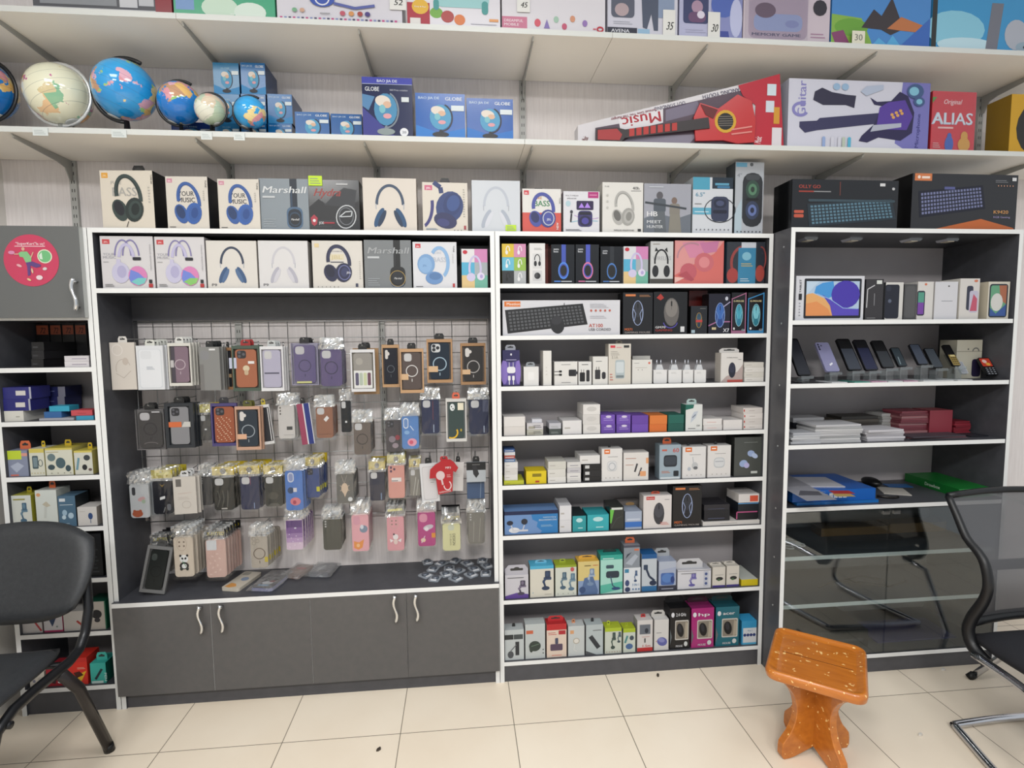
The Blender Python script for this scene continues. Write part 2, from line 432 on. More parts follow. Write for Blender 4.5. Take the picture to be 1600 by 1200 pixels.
# round sticker on that door
c = onY(49, 407, -0.021); rad = abs(onY(92, 407, -0.021).x-c.x)
d = MB(); d.prism([(rad*math.cos(2*PI*i/40), rad*math.sin(2*PI*i/40)) for i in range(40)], -0.0006, 0, M('#d8496b', 0.4))
a = Art(d, -rad, -rad, 2*rad, 2*rad, -0.0006)
a.t('"SuperKart"la uç!', 0.5, 0.8, 0.05, '#ffeef0', 0.52, al='c'); a.r(0.22, 0.765, 0.77, 0.78, '#ffd8de')
a.e(0.75, 0.58, 0.135, 0.135, '#f0f3d8'); a.e(0.75, 0.58, 0.115, 0.115, '#7cc98a'); a.p([(0.65, 0.6), (0.7, 0.66), (0.71, 0.52), (0.66, 0.53)], '#e6f6e6')
a.e(0.37, 0.72, 0.03, 0.035, '#e8b8a0'); a.p([(0.28, 0.64), (0.33, 0.67), (0.44, 0.67), (0.51, 0.56), (0.5, 0.47), (0.4, 0.46), (0.36, 0.56), (0.3, 0.57)], '#8fd092')
a.p([(0.4, 0.46), (0.52, 0.48), (0.67, 0.42), (0.66, 0.38), (0.58, 0.36), (0.48, 0.4), (0.47, 0.22), (0.42, 0.2), (0.42, 0.38)], '#6a4a8c')
a.l([(0.28, 0.62), (0.2, 0.62)], 0.02, '#e8b8a0'); a.l([(0.5, 0.55), (0.55, 0.66)], 0.02, '#e8b8a0')
a.e(0.16, 0.65, 0.06, 0.035, '#e79ac0'); a.e(0.28, 0.4, 0.05, 0.025, '#f6b8c0', -25); a.e(0.74, 0.34, 0.04, 0.03, '#e8dcdc', 10)
a.e(0.63, 0.17, 0.06, 0.045, '#fbe6ea'); a.e(0.44, 0.13, 0.04, 0.02, '#f3d0a0', -30); a.e(0.51, 0.3, 0.018, 0.05, '#e8c8a8', 10)
d.obj('round_sticker', dr, (c.x, -0.0205, c.z))

# ------------------------------------------------------------------ wall shelves on brackets
railx = [onY(u, v, WY-0.02).x for u, v in ((112, 290), (358, 262), (588, 262), (818, 262), (1050, 262), (1278, 262), (1530, 262))]
def rail(i, x):
    b = MB(); b.box(x-0.0125, WY-0.012, 1.782, x+0.0125, WY-0.0005, 2.98, M('#c6c6c2', 0.4))
    z = 1.79
    while z < 2.95:
        for s_ in (-0.0045, 0.0045): b.box(x+s_-0.0013, WY-0.0123, z, x+s_+0.0013, WY-0.0119, z+0.012, BLACK)
        z += 0.032
    o = b.obj('slotted_rail')
    tag(o, ('slotted steel upright on the wall nearest the side wall', 'slotted steel upright above the second blue headphone carton', 'slotted steel upright behind the tall dark globe carton', 'slotted steel upright above the joint of the two middle cabinets', 'slotted steel upright behind the red toy guitar carton', 'slotted steel upright above the glass display case', 'slotted steel upright at the far end of the wall shelves')[i], 'shelf rail', 'slotted shelf uprights')
for i, x in enumerate(railx): rail(i, x)
def wall_shelf(nm, yf, zt, cuts, label):
    o = empty(nm, (0, 0, 0)); tag(o, label, 'shelf', 'long white wall shelves')
    for a0, a1 in zip(cuts[:-1], cuts[1:]):
        board('shelf_board', o, a0+0.0008, yf, zt-0.018, a1-0.0008, WY-0.013, zt, SHELFW, M('#e4e6e2', 0.4))
    for x in railx:
        b = MB(); L_ = WY-0.014-yf
        pts = [(0, 0), (0, -0.075), (0.014, -0.075), (0.035, -0.035), (0.07, -0.026), (L_-0.02, -0.012), (L_-0.012, 0)]
        v = [(x+s_, WY-0.014-p_[0], zt-0.0185+p_[1]) for s_ in (-0.002, 0.002) for p_ in pts]; n = len(pts)
        f = [tuple(range(n)), tuple(reversed(range(n, 2*n)))]+[((k+1) % n, k, n+k, n+(k+1) % n) for k in range(n)]
        b.add(v, f, M('#b9b9b4', 0.4)); b.obj('bracket', o)
    return o
ZM, YM, ZTP, YTP = 2.085, -0.07, 2.437, -0.115
wall_shelf('wall_shelf', YM, ZM, [-1.719, onY(820, 230, YM).x, 3.1], 'long white wall shelf carrying globes and toy guitars')
wall_shelf('wall_shelf', YTP, ZTP, [-1.719, onY(275, 30, YTP).x, onY(957, 60, YTP).x, 3.1], 'highest white wall shelf with toy cartons')
# wire grid
GX0, GX1, GZ0, GZ1, GY = XB0+T+0.004, XB1-T-0.006, 0.655, 1.452, 0.195
go = empty('wire_grid', (0, 0, 0)); tag(go, 'silver wire grid at the back of the cabinet recess behind hanging phone cases', 'wire grid')
b = MB(); n = 20
for i in range(n): 
    x = GX0+(GX1-GX0)*i/(n-1); b.tube([(x, GY, GZ0), (x, GY, GZ1)], 0.0016, STEEL, 5)
b.obj('vertical_wire', go)['kind'] = 'stuff'
b = MB(); n = 13
for i in range(n):
    z = GZ0+(GZ1-GZ0)*i/(n-1); b.tube([(GX0, GY-0.003, z), (GX1, GY-0.003, z)], 0.0022 if i in (0, 12) else 0.0016, STEEL, 5)
b.obj('horizontal_wire', go)['kind'] = 'stuff'

for x in railx[1:3]:
    b = MB(); b.box(x-0.0125, WY-0.012, 0.95, x+0.0125, WY-0.004, 1.448, M('#c6c6c2', 0.4)); z = 0.96
    while z < 1.44:
        for s_ in (-0.0045, 0.0045): b.box(x+s_-0.0013, WY-0.0123, z, x+s_+0.0013, WY-0.0119, z+0.012, BLACK)
        z += 0.032
    b.obj('mounting_rail', go)
# ================================================================== printed pictures (drawn in a unit square)
def hp_front(a, band, cup, pad=None):
    a.o(.5, .5, .36, .45, .07, band, 0, 180); a.o(.5, .55, .33, .4, .05, band, 30, 150)
    for s in (-1, 1):
        a.l([(.5+s*.345, .52), (.5+s*.34, .4)], .025, '#b8bcc4')
        a.e(.5+s*.27, .22, .085, .23, cup, s*25); a.e(.5+s*.2, .2, .06, .2, pad or cup, s*25)
def hp_angle(a, c, c2, c3, pad='#23262e', ring=None):
    a.o(.52, .55, .37, .42, .11, c, -25, 175, 12); a.o(.52, .55, .3, .36, .02, c3, 0, 160, 12)
    a.e(.27, .26, .2, .22, c, 20); a.e(.25, .3, .13, .15, pad, 20)
    a.e(.66, .27, .25, .24, c2, -10); a.e(.68, .27, .18, .18, c, -10)
    if ring: a.o(.68, .27, .19, .19, .03, ring)
    a.e(.69, .28, .11, .12, c3, -10)
def hp_side(a, band, ring, core='#22252c'):
    a.r(.4, .45, .62, 1.0, band); a.r(.44, .4, .58, .6, core)
    a.e(.5, .25, .27, .25, ring); a.e(.5, .25, .22, .2, band)
    a.e(.5, .25, .17, .16, core if band != core else '#15161a')
def hp_marsh(a, rim, core, hl):
    a.r(.36, .42, .62, 1.0, core); a.r(.38, .45, .44, .8, hl)
    a.rr(.22, .0, .8, .44, .2, rim); a.rr(.27, .03, .75, .4, .2, core); a.rr(.31, .06, .71, .34, .2, hl); a.rr(.34, .08, .68, .31, .2, '#20242b')
    a.t('Marshall', .51, .17, .04, '#e8e8e8', .28, al='c', sh=.3)
def mouse(a, c, c2, glow=None, w=.22):
    if glow:
        a.o(.5, .48, w+.07, .46, .05, glow); 
    a.e(.5, .48, w+.03, .44, c); a.e(.5, .6, w-.03, .28, c2); a.l([(.5, .9), (.5, .55)], .02, c)
    a.rr(.475, .66, .525, .82, .02, '#101114')
    if glow: a.l([(.5-w, .62), (.5-w*.5, .45), (.5-w*.8, .2)], .025, glow); a.l([(.5+w, .62), (.5+w*.5, .45), (.5+w*.8, .2)], .025, glow)
def kbd(a, c, key, rows=6, cols=20, sk=.18, body=None):
    a.p([(0, .2), (.96, sk+.3), (1, sk+.98-.18), (.04, 1-sk)], c) if sk > .3 else a.p([(.03, .02), (1, .3), (.94, .98), (0, .78)], c)
    v = []; fs = []
    for i in range(rows):
        for j in range(cols):
            u0, u1 = (j+.15)/cols, (j+.82)/cols; t0, t1 = .08+.86*(i+.15)/rows, .08+.86*(i+.8)/rows
            q = []
            for u, t in ((u0, t0), (u1, t0), (u1, t1), (u0, t1)):
                u = .03+.94*u
                x = .03*(1-t)+u*(.97-.03*t) ; y = (.02+.28*u)*(1-t)+(.78+.2*u)*t
                q.append((x*a.w, y*a.h))
            b = len(v); v += q; fs.append((b, b+1, b+2, b+3))
    a._a(v, fs, key)
def holder(a, c, c2):
    a.e(.55, .12, .26, .1, c); a.l([(.55, .12), (.42, .45), (.6, .62)], .13, c); a.e(.42, .44, .09, .09, c2)
    a.rr(.42, .52, .92, .66, .05, c2); a.rr(.5, .6, .86, .96, .06, c); a.e(.66, .8, .1, .12, c2)
def plug(a, c, c2='#dcdcde'):
    a.rr(.2, .1, .62, .6, .06, c); a.r(.3, .6, .34, .82, c2); a.r(.48, .6, .52, .82, c2); a.rr(.7, .1, .88, .6, .04, c)
def buds(a, c, c2):
    for x, r in ((.33, 14), (.67, -14)): a.e(x, .7, .13, .13, c, r); a.l([(x, .66), (x+.03*(1 if r < 0 else -1), .35)], .07, c); a.e(x, .72, .06, .06, c2)
    a.rr(.22, .02, .78, .38, .1, c2); a.rr(.24, .04, .76, .36, .1, c)
def gadget(a, c, c2):
    a.l([(.2, .15), (.62, .88)], .2, c); a.l([(.3, .22), (.6, .78)], .06, c2); a.e(.26, .2, .14, .14, c)
def watch(a, c, c2):
    a.rr(.1, .1, .6, .9, .1, c); a.rr(.18, .2, .52, .8, .08, c2); a.o(.78, .45, .2, .22, .06, c)
def bcase(a, c, c2):
    a.rr(.1, .2, .9, .85, .25, c); a.rr(.15, .27, .85, .8, .22, c2)
def phone(a, c, scr, scr2):
    a.rr(.12, 0, .88, 1, .1, c); a.rr(.17, .03, .83, .97, .08, scr); a.p([(.17, .1), (.83, .5), (.83, .1)], scr2)
def globe_pic(a, sea, arm, top='#e8ddd0', base=None):
    a.o(.52, .56, .4, .42, .05, arm, -100, 70); a.e(.5, .57, .36, .37, sea)
    a.e(.42, .76, .24, .13, top, -10); a.e(.55, .68, .13, .08, '#e0b79a'); a.e(.55, .42, .13, .06, '#e2a0a8'); a.e(.4, .58, .1, .1, '#7cc0cc')
    a.r(.48, .06, .54, .2, arm); a.e(.5, .06, .28, .08, base or arm)

# ------------------------------------------------------------------ carton helper
ROW = {'T': (ZTP, -0.095), 'M': (ZM, -0.05), 'U': (ZT, 0.012), 'UD': (ZD, -0.09), 'B': (1.565, 0.012)}
for i, z in enumerate(CZS): ROW['C%d' % (i+1)] = (z, 0.012)
for i, z in enumerate(DZS): ROW['D%d' % (i+1)] = (z, DY+0.015)
for i, z in enumerate(AZS): ROW['A%d' % i] = (z, 0.012)
LIM = {'B': (XB0+T, XB1-T), 'C': (XC0+T, XC1-T), 'A': (XA0+T, XA1-T), 'D': (XD0+T, XD1-T-.002)}
def fit(row, X0, X1, Y, d):
    if row in ('U', 'UD', 'M', 'T'): return X0, X1, min(d, WY-.016-Y)
    a, b = LIM[row[0]]
    return max(X0, a+.0008), min(X1, b-.0008), min(d, .2225-Y)
def tabmb(w, h, c, slot='#3a3a3a'):
    b = MB(); b.prism([(-w/2, 0), (w/2, 0), (w/2, h*.6), (w*.36, h), (-w*.36, h), (-w/2, h*.6)], 0, 0.0012, c)
    a = Art(b, -w/2, 0, w, h); a.rr(.22, .42, .78, .66, .08, slot); a.e(.5, .66, .12, .12, slot)
    return b
def bx(name, label, cat, x0, x1, yt, row, c='#eceae6', art=None, side=None, top=None, d=0.09, Y=None, yb=None, yaw=0, tab=None, group=None, rough=.4, film=False, right=None, open_=None):
    z, Yd = ROW[row]; Y = Yd if Y is None else Y
    xm = (x0+x1)/2
    zt = onY(xm, yt, Y).z
    if yb is not None: z = max(z, onY(xm, yb, Y).z)
    ym = (yt+proj(Vector((onY(xm, yt, Y).x, Y, z)))[1])/2
    X0, X1 = onY(x0, ym, Y).x+.0008, onY(x1, ym, Y).x-.0008
    X0, X1, d = fit(row, X0, X1, Y, d)
    w, h = X1-X0, zt-z-.0006; z += .0004
    b = MB(); m = M(c, rough) if isinstance(c, str) else c
    b.box(0, 0, 0, w, d, h, M(side, rough) if side else m, front=m, top=M(top, rough) if top else m, right=M(right, rough) if right else None)
    if art: art(Art(b, 0, 0, w, h))
    o = b.obj(name, None, (X0, Y, z), (0, 0, math.radians(yaw)))
    tag(o, label, cat, group)
    if tab:
        tc, cx, tw, th = tab[:4]; ty = tab[4] if len(tab) > 4 else .5
        tabmb(tw*w, th, M(tc, .4)).obj('hang_tab', o, (cx*w, d*ty, h))
    if film:
        f = MB(); f.box(.0002, -.004, .0005, w-.0002, -.0036, h-.0005, FILM); f.obj('shrink_film', o)
    return o
def sticker(o, u, v, w, h, c='#e8efec', art=None):
    """price sticker on the front of a carton (u, v, w, h in metres)"""
    b = MB(); b.box(0, -.0006, 0, w, 0, h, M(c, .5)); a = Art(b, 0, 0, w, h, -.0006)
    a.lines(.12, .2, .88, .9, 3, '#8b9492') if art is None else art(a)
    return b.obj('price_sticker', o, (u, -.0022, v))
def stack(name, label, cat, x0, x1, ys, row, cols, group=None, d=0.09, Y=None, art=None, side=None, labels=None, jit=.002, **k):
    """boxes piled between the pixel heights ys (bottom first)"""
    out = []
    for i in range(len(ys)-1):
        c = cols[i % len(cols)]
        lb = labels[i] if labels else label
        jx = random.uniform(-1, 1)*jit*300
        o = bx(name, lb, cat, x0+(jx if i else 0), x1+(jx if i else 0), ys[i+1], row, c, art, side, None, d, Y, None if i == 0 else ys[i], 0, None, group, **k)
        if i:  # rest exactly on the one below
            p = out[-1]; zt = p.location.z+max(v.co.z for v in p.data.vertices)
            h = o.location.z+max(v.co.z for v in o.data.vertices)-zt-.0004; k0 = h/max(v.co.z for v in o.data.vertices)
            for v in o.data.vertices: v.co.z *= k0
            o.location.z = zt+.0004
        out.append(o)
    return out
# ================================================================== headphone cartons on top of the cabinets and on the first shelf
HB, HC = 'headphone_carton', 'headphone carton'
GU = 'headphone cartons on top of the cabinets'; GB = 'headphone cartons on the first cabinet shelf'
def a_bass(a):
    a.r(.03, .87, .15, .96, '#e9a93c'); a.t('JBL', .09, .895, .035, '#fbe6c0', .08, al='c')
    a.t('PURE', .2, .76, .06, '#b9b6ae', .2); a.t('BASS', .22, .56, .15, '#b4b2ac', .46); a.t('TUNE 500', .96, .93, .03, '#222', .16, rot=-90, al='l')
    hp_angle(a.sub(.16, .08, .86, .97), '#3c4a48', '#2c3736', '#202a2a'); a.l([(.5, .12), (.46, .02)], .012, '#333')
    a.lines(.9, .45, .94, .75, 6, '#c8c5bd')
o = bx(HB, 'cream carton with dark green headphones and an orange logo square, beside the side wall end', HC, 158, 243, 267, 'U', '#e6ddce', a_bass, '#17181a', d=.085, rough=.45, yaw=-3, tab=('#1c1c1e', .6, .24, .03), group=GU)
def a_your(a):
    a.r(.03, .88, .16, .96, '#d894a8'); a.t('JBL', .095, .9, .03, '#fbeef2', .09, al='c')
    a.t('YOUR', .28, .63, .09, '#3b3d45', .38); a.t('MUSIC', .28, .51, .09, '#3b3d45', .4)
    hp_angle(a.sub(.14, .06, .9, .93), '#3b62a8', '#3a66b4', '#2c4f92', '#28406e')
    a.t('TUNE', .94, .93, .03, '#222', .14, rot=-90); a.lines(.05, .03, .2, .06, 1, '#444'); a.lines(.88, .55, .92, .75, 5, '#c0bdb6')
for x0, x1, yt, lb in ((260, 327, 276, 'cream carton with blue headphones standing next to the dark green headphone carton'), (341, 407, 280, 'cream carton with blue headphones standing against the grey one with script lettering')):
    bx(HB, lb, HC, x0, x1, yt, 'U', '#e4ddd2', a_your, '#1a1c22', d=.085, rough=.45, yaw=-2, tab=('#26262a', .55, .2, .012), group=GU)
def a_marsh(dark):
    def f(a):
        hp_marsh(a.sub(.42, .02, .98, 1.0), '#4e6a88' if not dark else '#1c1d1f', '#1d2836' if not dark else '#151618', '#30465e' if not dark else '#26272a')
        if dark: a.o(.7, .2, .17, .17, .012, '#b79a55'); a.o(.7, .2, .18, .18, .008, '#6c8fc0', 200, 320)
        a.t('Marshall', .07, .72, .13, '#dfe2e4' if not dark else '#a9acae', .86, sh=.25)
        a.r(.07, .62, .32, .66, '#c9cdd0'); a.lines(.07, .06, .32, .24, 4, '#b7bec4', .2)
    return f
bx(HB, 'slate grey carton with one blue square ear cup under white script, on top', HC, 405, 483, 279, 'U', '#8b959d', a_marsh(0), '#5a6167', d=.09, group=GU)
def a_hydra(a):
    a.p([(.0, .45), (.2, .62), (.36, .5), (.55, .66), (.8, .5), (1, .6), (1, .2), (0, .2)], '#26272b'); a.p([(.3, .5), (.5, .7), (.7, .85), (.95, .8), (.9, .45)], '#35373c')
    a.t('Hydra', .1, .68, .15, '#a3423e', .52, sh=.4); a.o(.73, .27, .2, .24, .02, '#d3d6da', rot=-15); a.o(.73, .28, .15, .18, .02, '#6e7278')
    a.l([(.6, .27), (.72, .37), (.85, .38), (.83, .28), (.62, .27)], .02, '#cfd4d8'); a.p([(.03, .24), (.1, .31), (.17, .24), (.15, .12), (.1, .08), (.05, .12)], '#b23a4a')
    a.e(.1, .19, .03, .03, '#e8e8ea'); a.t('JOB', .19, .12, .05, '#e8e8ea', .1); a.r(.28, .13, .5, .16, '#a8303e'); a.lines(.05, .03, .5, .08, 2, '#55585e'); a.r(.55, .9, .78, .93, '#c8c8ca')
o = bx(HB, 'black gaming headset carton with a yellow-green sticker in its corner', HC, 482, 562, 281, 'U', '#2b2d31', a_hydra, '#1b1c20', d=.09, rough=.2, group=GU)
sticker(o, .003, .157, .048, .035, '#cdf02c')
def a_max(band, cup, pad, p9=False):
    def f(a):
        hp_front(a.sub(.12, .06, .88, .93) if not p9 else a.sub(.16, .1, .84, .92), band, cup, pad)
        if p9: a.t('P9', .08, .05, .05, '#6b6b70', .1)
    return f
bx(HB, 'large cream carton with open navy blue headphones, tallest of the plain ones on top', HC, 567, 651, 278, 'U', '#e3dacf', a_max('#3c4e68', '#23507a', '#1b3554'), '#d5ccc0', d=.085, group=GU, yaw=1)
def a_jblblue(a):
    a.r(.05, .84, .22, .94, '#d5688a'); a.t('JBL', .135, .865, .04, '#fde8ee', .11, al='c')
    a.l([(.25, 1.0), (.4, .9), (.42, .78)], .1, '#2c3d72'); a.o(-.05, .55, .3, .5, .07, '#3c3a7c', -70, 10)
    a.e(.6, .5, .3, .33, '#2d4179', -20); a.e(.66, .56, .2, .24, '#23376e', -20); a.e(.68, .58, .14, .17, '#34508e', -20)
    a.e(.5, .22, .26, .16, '#2a2f5e', -15); a.e(.45, .18, .14, .08, '#3a3f78', -10)
    a.lines(.9, .3, .94, .9, 12, '#aaa69e'); a.lines(.07, .03, .33, .07, 2, '#4b7fae'); a.r(.91, .04, .96, .12, '#b04a52'); a.dots(.7, .02, .85, 3, .012, '#555')
bx(HB, 'cream carton with a close-up of glossy dark blue headphones and a black hook on top', HC, 660, 731, 285, 'U', '#e2dacd', a_jblblue, '#c9c2b5', d=.085, group=GU, tab=('#1c1c1f', .5, .22, .028), yaw=1)
o = bx(HB, 'pale grey carton with silver headphones and a yellow-green sticker at the bottom', HC, 737, 813, 282, 'U', '#d6dbe2', a_max('#c2c8d4', '#b2bac8', '#dcdfe8'), '#c2c6cc', d=.085, group=GU)
sticker(o, .125, .003, .04, .022, '#c8ee2e')
def a_tworow(a):
    a.r(0, 0, 1, .45, '#d8594f'); a.r(.04, .86, .17, .96, '#d8404c'); a.t('JBL', .1, .88, .04, '#fff', .09, al='c')
    a.t('PURE', .3, .76, .06, '#c98c5a', .2); a.t('BASS', .3, .6, .13, '#3c8a5c', .4)
    hp_angle(a.sub(.12, .08, .93, .95), '#4b55a6', '#3d4590', '#4b55a6', '#2c3266', '#c8ccd8'); a.t('JBL', .68, .27, .05, '#d8dcec', .12, al='c')
    a.t('TUNE', .95, .8, .03, '#223', .14, rot=-90); a.t('NEW', .93, .06, .05, '#fff', .16, rot=90)
bx(HB, 'white and red carton with indigo headphones, first on top past the cabinet joint', HC, 816, 877, 295, 'U', '#e9e7e3', a_tworow, '#8d3a38', d=.07, group=GU, tab=('#26262a', .45, .26, .012))
def a_spk(a):
    a.r(.68, .84, .97, .99, '#b8307e'); a.r(.72, .9, .93, .93, '#dd8ab4'); a.t('MULTI MEDIA', .06, .88, .03, '#2b2b33', .36); a.t('SPEAKER', .1, .81, .03, '#2b2b33', .26)
    a.e(.13, .7, .07, .07, '#b8d6e0'); a.l([(.2, .25), (.5, .3), (.95, .28)], .02, '#8fc4dc'); a.l([(.3, .42), (.6, .3), (.97, .36)], .015, '#c59adf')
    a.rr(.36, .55, .83, .77, .03, '#2a1a4a'); a.p([(.42, .6), (.5, .72), (.58, .6), (.66, .73), (.75, .6)], '#b58af0')
    a.rr(.4, .14, .8, .53, .1, '#3a3470'); a.e(.6, .28, .17, .13, '#1f1c48'); a.e(.6, .28, .1, .08, '#4d46a0'); a.r(.44, .43, .76, .5, '#15132c')
    a.l([(.2, .25), (.22, .45)], .045, '#1c1c28'); a.e(.22, .5, .04, .04, '#33333e'); a.lines(.06, .04, .5, .09, 2, '#4b4b55')
bx('speaker_carton', 'white carton with a violet karaoke speaker and a magenta corner', 'speaker carton', 880, 937, 299, 'U', '#e4e4ea', a_spk, '#b8b8c2', d=.07, group=GU)
def a_40h(a):
    a.t('40h', .74, .86, .06, '#1f1f22', .16); a.r(.7, .83, .95, .84, '#555'); a.t('P-H8', .06, .9, .03, '#6a6a6e', .1)
    hp_angle(a.sub(.2, .12, .85, .86), '#b9b8b4', '#a9a8a4', '#8f8e8a', '#6f6e6b'); a.dots(.12, .5, .12, 1, .025, '#cfcdc8'); a.dots(.12, .62, .12, 1, .025, '#cfcdc8'); a.dots(.12, .74, .12, 1, .025, '#cfcdc8')
    a.t('WIRELESS HEADPHONES', .28, .035, .03, '#333', .5); a.r(.87, .03, .95, .08, '#2b2b2e')
bx(HB, 'white carton with silver-grey headphones and black number lettering', HC, 941, 1005, 285, 'U', '#e8e6e1', a_40h, '#d0cdc6', d=.09, group=GU)
def a_hb(a):
    a.p([(0, 0), (0, .3), (.3, .4), (.7, .3), (1, .4), (1, 0)], '#6f7681'); a.e(.33, .76, .07, .08, '#5c5a60'); a.rr(.2, .42, .46, .7, .05, '#545c66'); a.p([(.22, .0), (.2, .44), (.44, .44), (.48, .0)], '#62686e')
    a.e(.64, .66, .06, .07, '#7e6a60'); a.rr(.54, .36, .76, .6, .05, '#8a857c'); a.p([(.52, .0), (.55, .38), (.76, .38), (.8, 0)], '#8c887e')
    a.l([(.02, .62), (.48, .56), (.9, .5)], .04, '#3c424a'); a.t('HB', .06, .34, .1, '#f0f1f3', .22); a.t('MEET', .06, .2, .06, '#e3e6ea', .3); a.t('HUNTER', .06, .1, .06, '#e3e6ea', .34); a.r(.1, .92, .4, .94, '#cdd2da')
bx(HB, 'grey-violet gaming headset carton showing two armed figures', HC, 1006, 1080, 287, 'U', '#a7a9b4', a_hb, '#ccd0d4', d=.08, group=GU, right='#2b2c30')
def a_pspk(a):
    a.r(0, .78, .42, 1, '#4fa6c4'); a.r(.48, .8, 1, 1, '#1a2c3c'); a.r(.55, .86, .9, .9, '#5fa4c4'); a.rr(.6, .81, .92, .85, .2, '#3f7ea8'); a.t('6.5"', .07, .66, .07, '#5a98b4', .22); a.lines(.05, .52, .22, .56, 1, '#777'); a.r(0, .34, .5, .46, '#64b0cc'); a.lines(.05, .38, .4, .42, 1, '#dff0f6')
    a.o(.68, .42, .3, .3, .02, '#22262e', 10, 350, 90); a.rr(.46, .22, .9, .66, .12, '#363d58'); a.rr(.52, .46, .84, .62, .1, '#232a42'); a.rr(.5, .36, .86, .42, .1, '#1b2036'); a.e(.68, .54, .1, .05, '#4a5274')
    a.dots(.1, .07, .9, 9, .014, '#6d6f78')
bx('speaker_carton', 'white and cyan carton with a strapped portable speaker', 'speaker carton', 1082, 1145, 277, 'U', '#d9dde4', a_pspk, '#b9c0c6', d=.11, group=GU, top='#9ccadb')
def a_tower(a):
    a.r(.02, .93, .4, .99, '#6aa8c8'); a.rr(.5, .94, .62, .99, .1, '#555a60'); a.t('4"', .06, .79, .05, '#8a9098', .16); a.p([(0, .3), (.25, .5), (.25, 0), (0, 0)], '#b9ccd8')
    a.rr(.26, .1, .96, .85, .3, '#2a2d33'); a.rr(.36, .75, .86, .83, .2, '#44484e'); a.e(.61, .62, .24, .13, '#365045'); a.e(.61, .62, .15, .08, '#5c8a6c'); a.e(.61, .62, .07, .04, '#2b3a33')
    a.e(.61, .33, .24, .13, '#39435e'); a.e(.61, .33, .15, .08, '#6a7cb4'); a.e(.61, .33, .07, .04, '#262c44'); a.r(.4, .47, .82, .5, '#17191c'); a.dots(.1, .03, .9, 7, .011, '#3f4248')
bx('speaker_carton', 'tall narrow carton with a two-driver tower speaker', 'speaker carton', 1148, 1193, 253, 'U', '#b9bec6', a_tower, '#4e5358', d=.075, group=GU)
# keyboard cartons on the display case
def a_olly(a):
    a.t('OLLY GO', .06, .82, .07, '#b84638', .2); a.r(.06, .74, .2, .77, '#a03c30'); a.r(.2, .745, .36, .765, '#9b9b9e'); a.r(.44, .68, .45, .96, '#6a3a34')
    kbd(a.sub(.14, .02, .99, .64), '#24303a', '#5d8296', 6, 22); a.rr(.15, .55, .97, .6, .2, '#3a4d58')
    a.rr(.02, .22, .11, .29, .02, '#c65a44'); a.rr(.02, .31, .11, .37, .02, '#c65a44'); a.e(.95, .83, .014, .028, '#cfcfd2'); a.r(.82, .88, .87, .94, '#e6e6e8')
o = bx('keyboard_carton', 'glossy black keyboard carton with red lettering on top of the display case', 'keyboard carton', 1237, 1403, 281, 'UD', '#25272c', a_olly, '#0f1012', d=.12, rough=.15, group='keyboard cartons on the display case')
def a_5420(a):
    a.r(.02, .87, .18, 1, '#d8804e'); a.e(.06, .935, .014, .03, '#fbe8dc'); a.r(.085, .91, .16, .95, '#fbe8dc')
    s = a.sub(.06, .2, .7, .82); kbd(s, '#15172a', '#7a80a8', 6, 20); a.r(.3, .72, .4, .77, '#5b6096')
    a.t('K9420', .78, .3, .06, '#d8a064', .14); a.t('RGB Gaming', .78, .22, .035, '#9c92b8', .16); a.p([(.2, 0), (.66, .2), (.98, .04), (.98, 0)], '#c96a34'); a.lines(.78, .86, .9, .92, 2, '#8a8c92'); a.dots(.81, .8, .95, 6, .012, '#d8a080'); a.r(.94, .89, .98, .95, '#e6e6e8')
bx('keyboard_carton', 'black and orange keyboard carton nearest the end of the display case', 'keyboard carton', 1424, 1589, 272, 'UD', '#2d2e33', a_5420, '#131315', d=.13, rough=.3, group='keyboard cartons on the display case', yaw=0)
# first shelf of the wide cabinet
def a_lilac(cup):
    def f(a):
        a.r(.04, .85, .18, .94, '#d04a4e'); a.t('JBL', .11, .875, .03, '#ffe5e5', .09, al='c'); a.t('YOUR', .04, .63, .05, '#a9a9b0', .22); a.t('MUSIC', .04, .57, .05, '#a9a9b0', .24); a.lines(.04, .5, .14, .54, 1, '#aaa')
        for x in (.42, .57): a.o(x, .6, .17, .34, .03, '#8b84b4', 5, 175)
        a.o(.48, .55, .17, .32, .06, '#c9c4e4', 10, 170); a.l([(.33, .56), (.32, .4)], .08, '#cfcbe6'); a.rr(.6, .54, .76, .6, .02, '#24232e')
        a.e(.36, .3, .17, .2, '#cfcce6'); a.e(.38, .32, .09, .12, '#b9b5d8'); a.e(.68, .24, .18, .19, '#e08ac0')
        a.p([(.51, .2), (.55, .36), (.7, .3), (.8, .2), (.62, .08), (.54, .12)], '#7a8ee0'); a.p([(.55, .13), (.68, .2), (.85, .2), (.8, .1), (.68, .055)], cup)
        a.t('WIRELESS HEADPHONES', .93, .85, .025, '#a8a6ac', .5, rot=-90); a.r(.88, .02, .96, .09, '#c03a3c'); a.r(.89, .1, .95, .17, '#2a2a2e'); a.lines(.05, .04, .22, .1, 2, '#777')
    return f
bx(HB, 'pale carton with lilac headphones, on the first shelf against the cabinet side', HC, 158, 241, 369, 'B', '#dfdcde', a_lilac('#7fd0cc'), '#c4c0c2', d=.085, group=GB)
bx(HB, 'pale carton with lilac headphones and a lime-tinted cup, second on the first shelf', HC, 243, 321, 370, 'B', '#dfdcde', a_lilac('#8fcf72'), '#c4c0c2', d=.085, group=GB)
bx(HB, 'cream carton with open blue headphones on the first shelf', HC, 323, 402, 376, 'B', '#e4dfd8', a_max('#39445a', '#3f5d86', '#56739c', 1), '#cfcac2', d=.085, group=GB)
bx(HB, 'white carton with open white headphones on the first shelf', HC, 404, 482, 376, 'B', '#e2e0e0', a_max('#cfcdd4', '#b9b8c4', '#d4d2da', 1), '#c9c5c2', d=.085, group=GB)
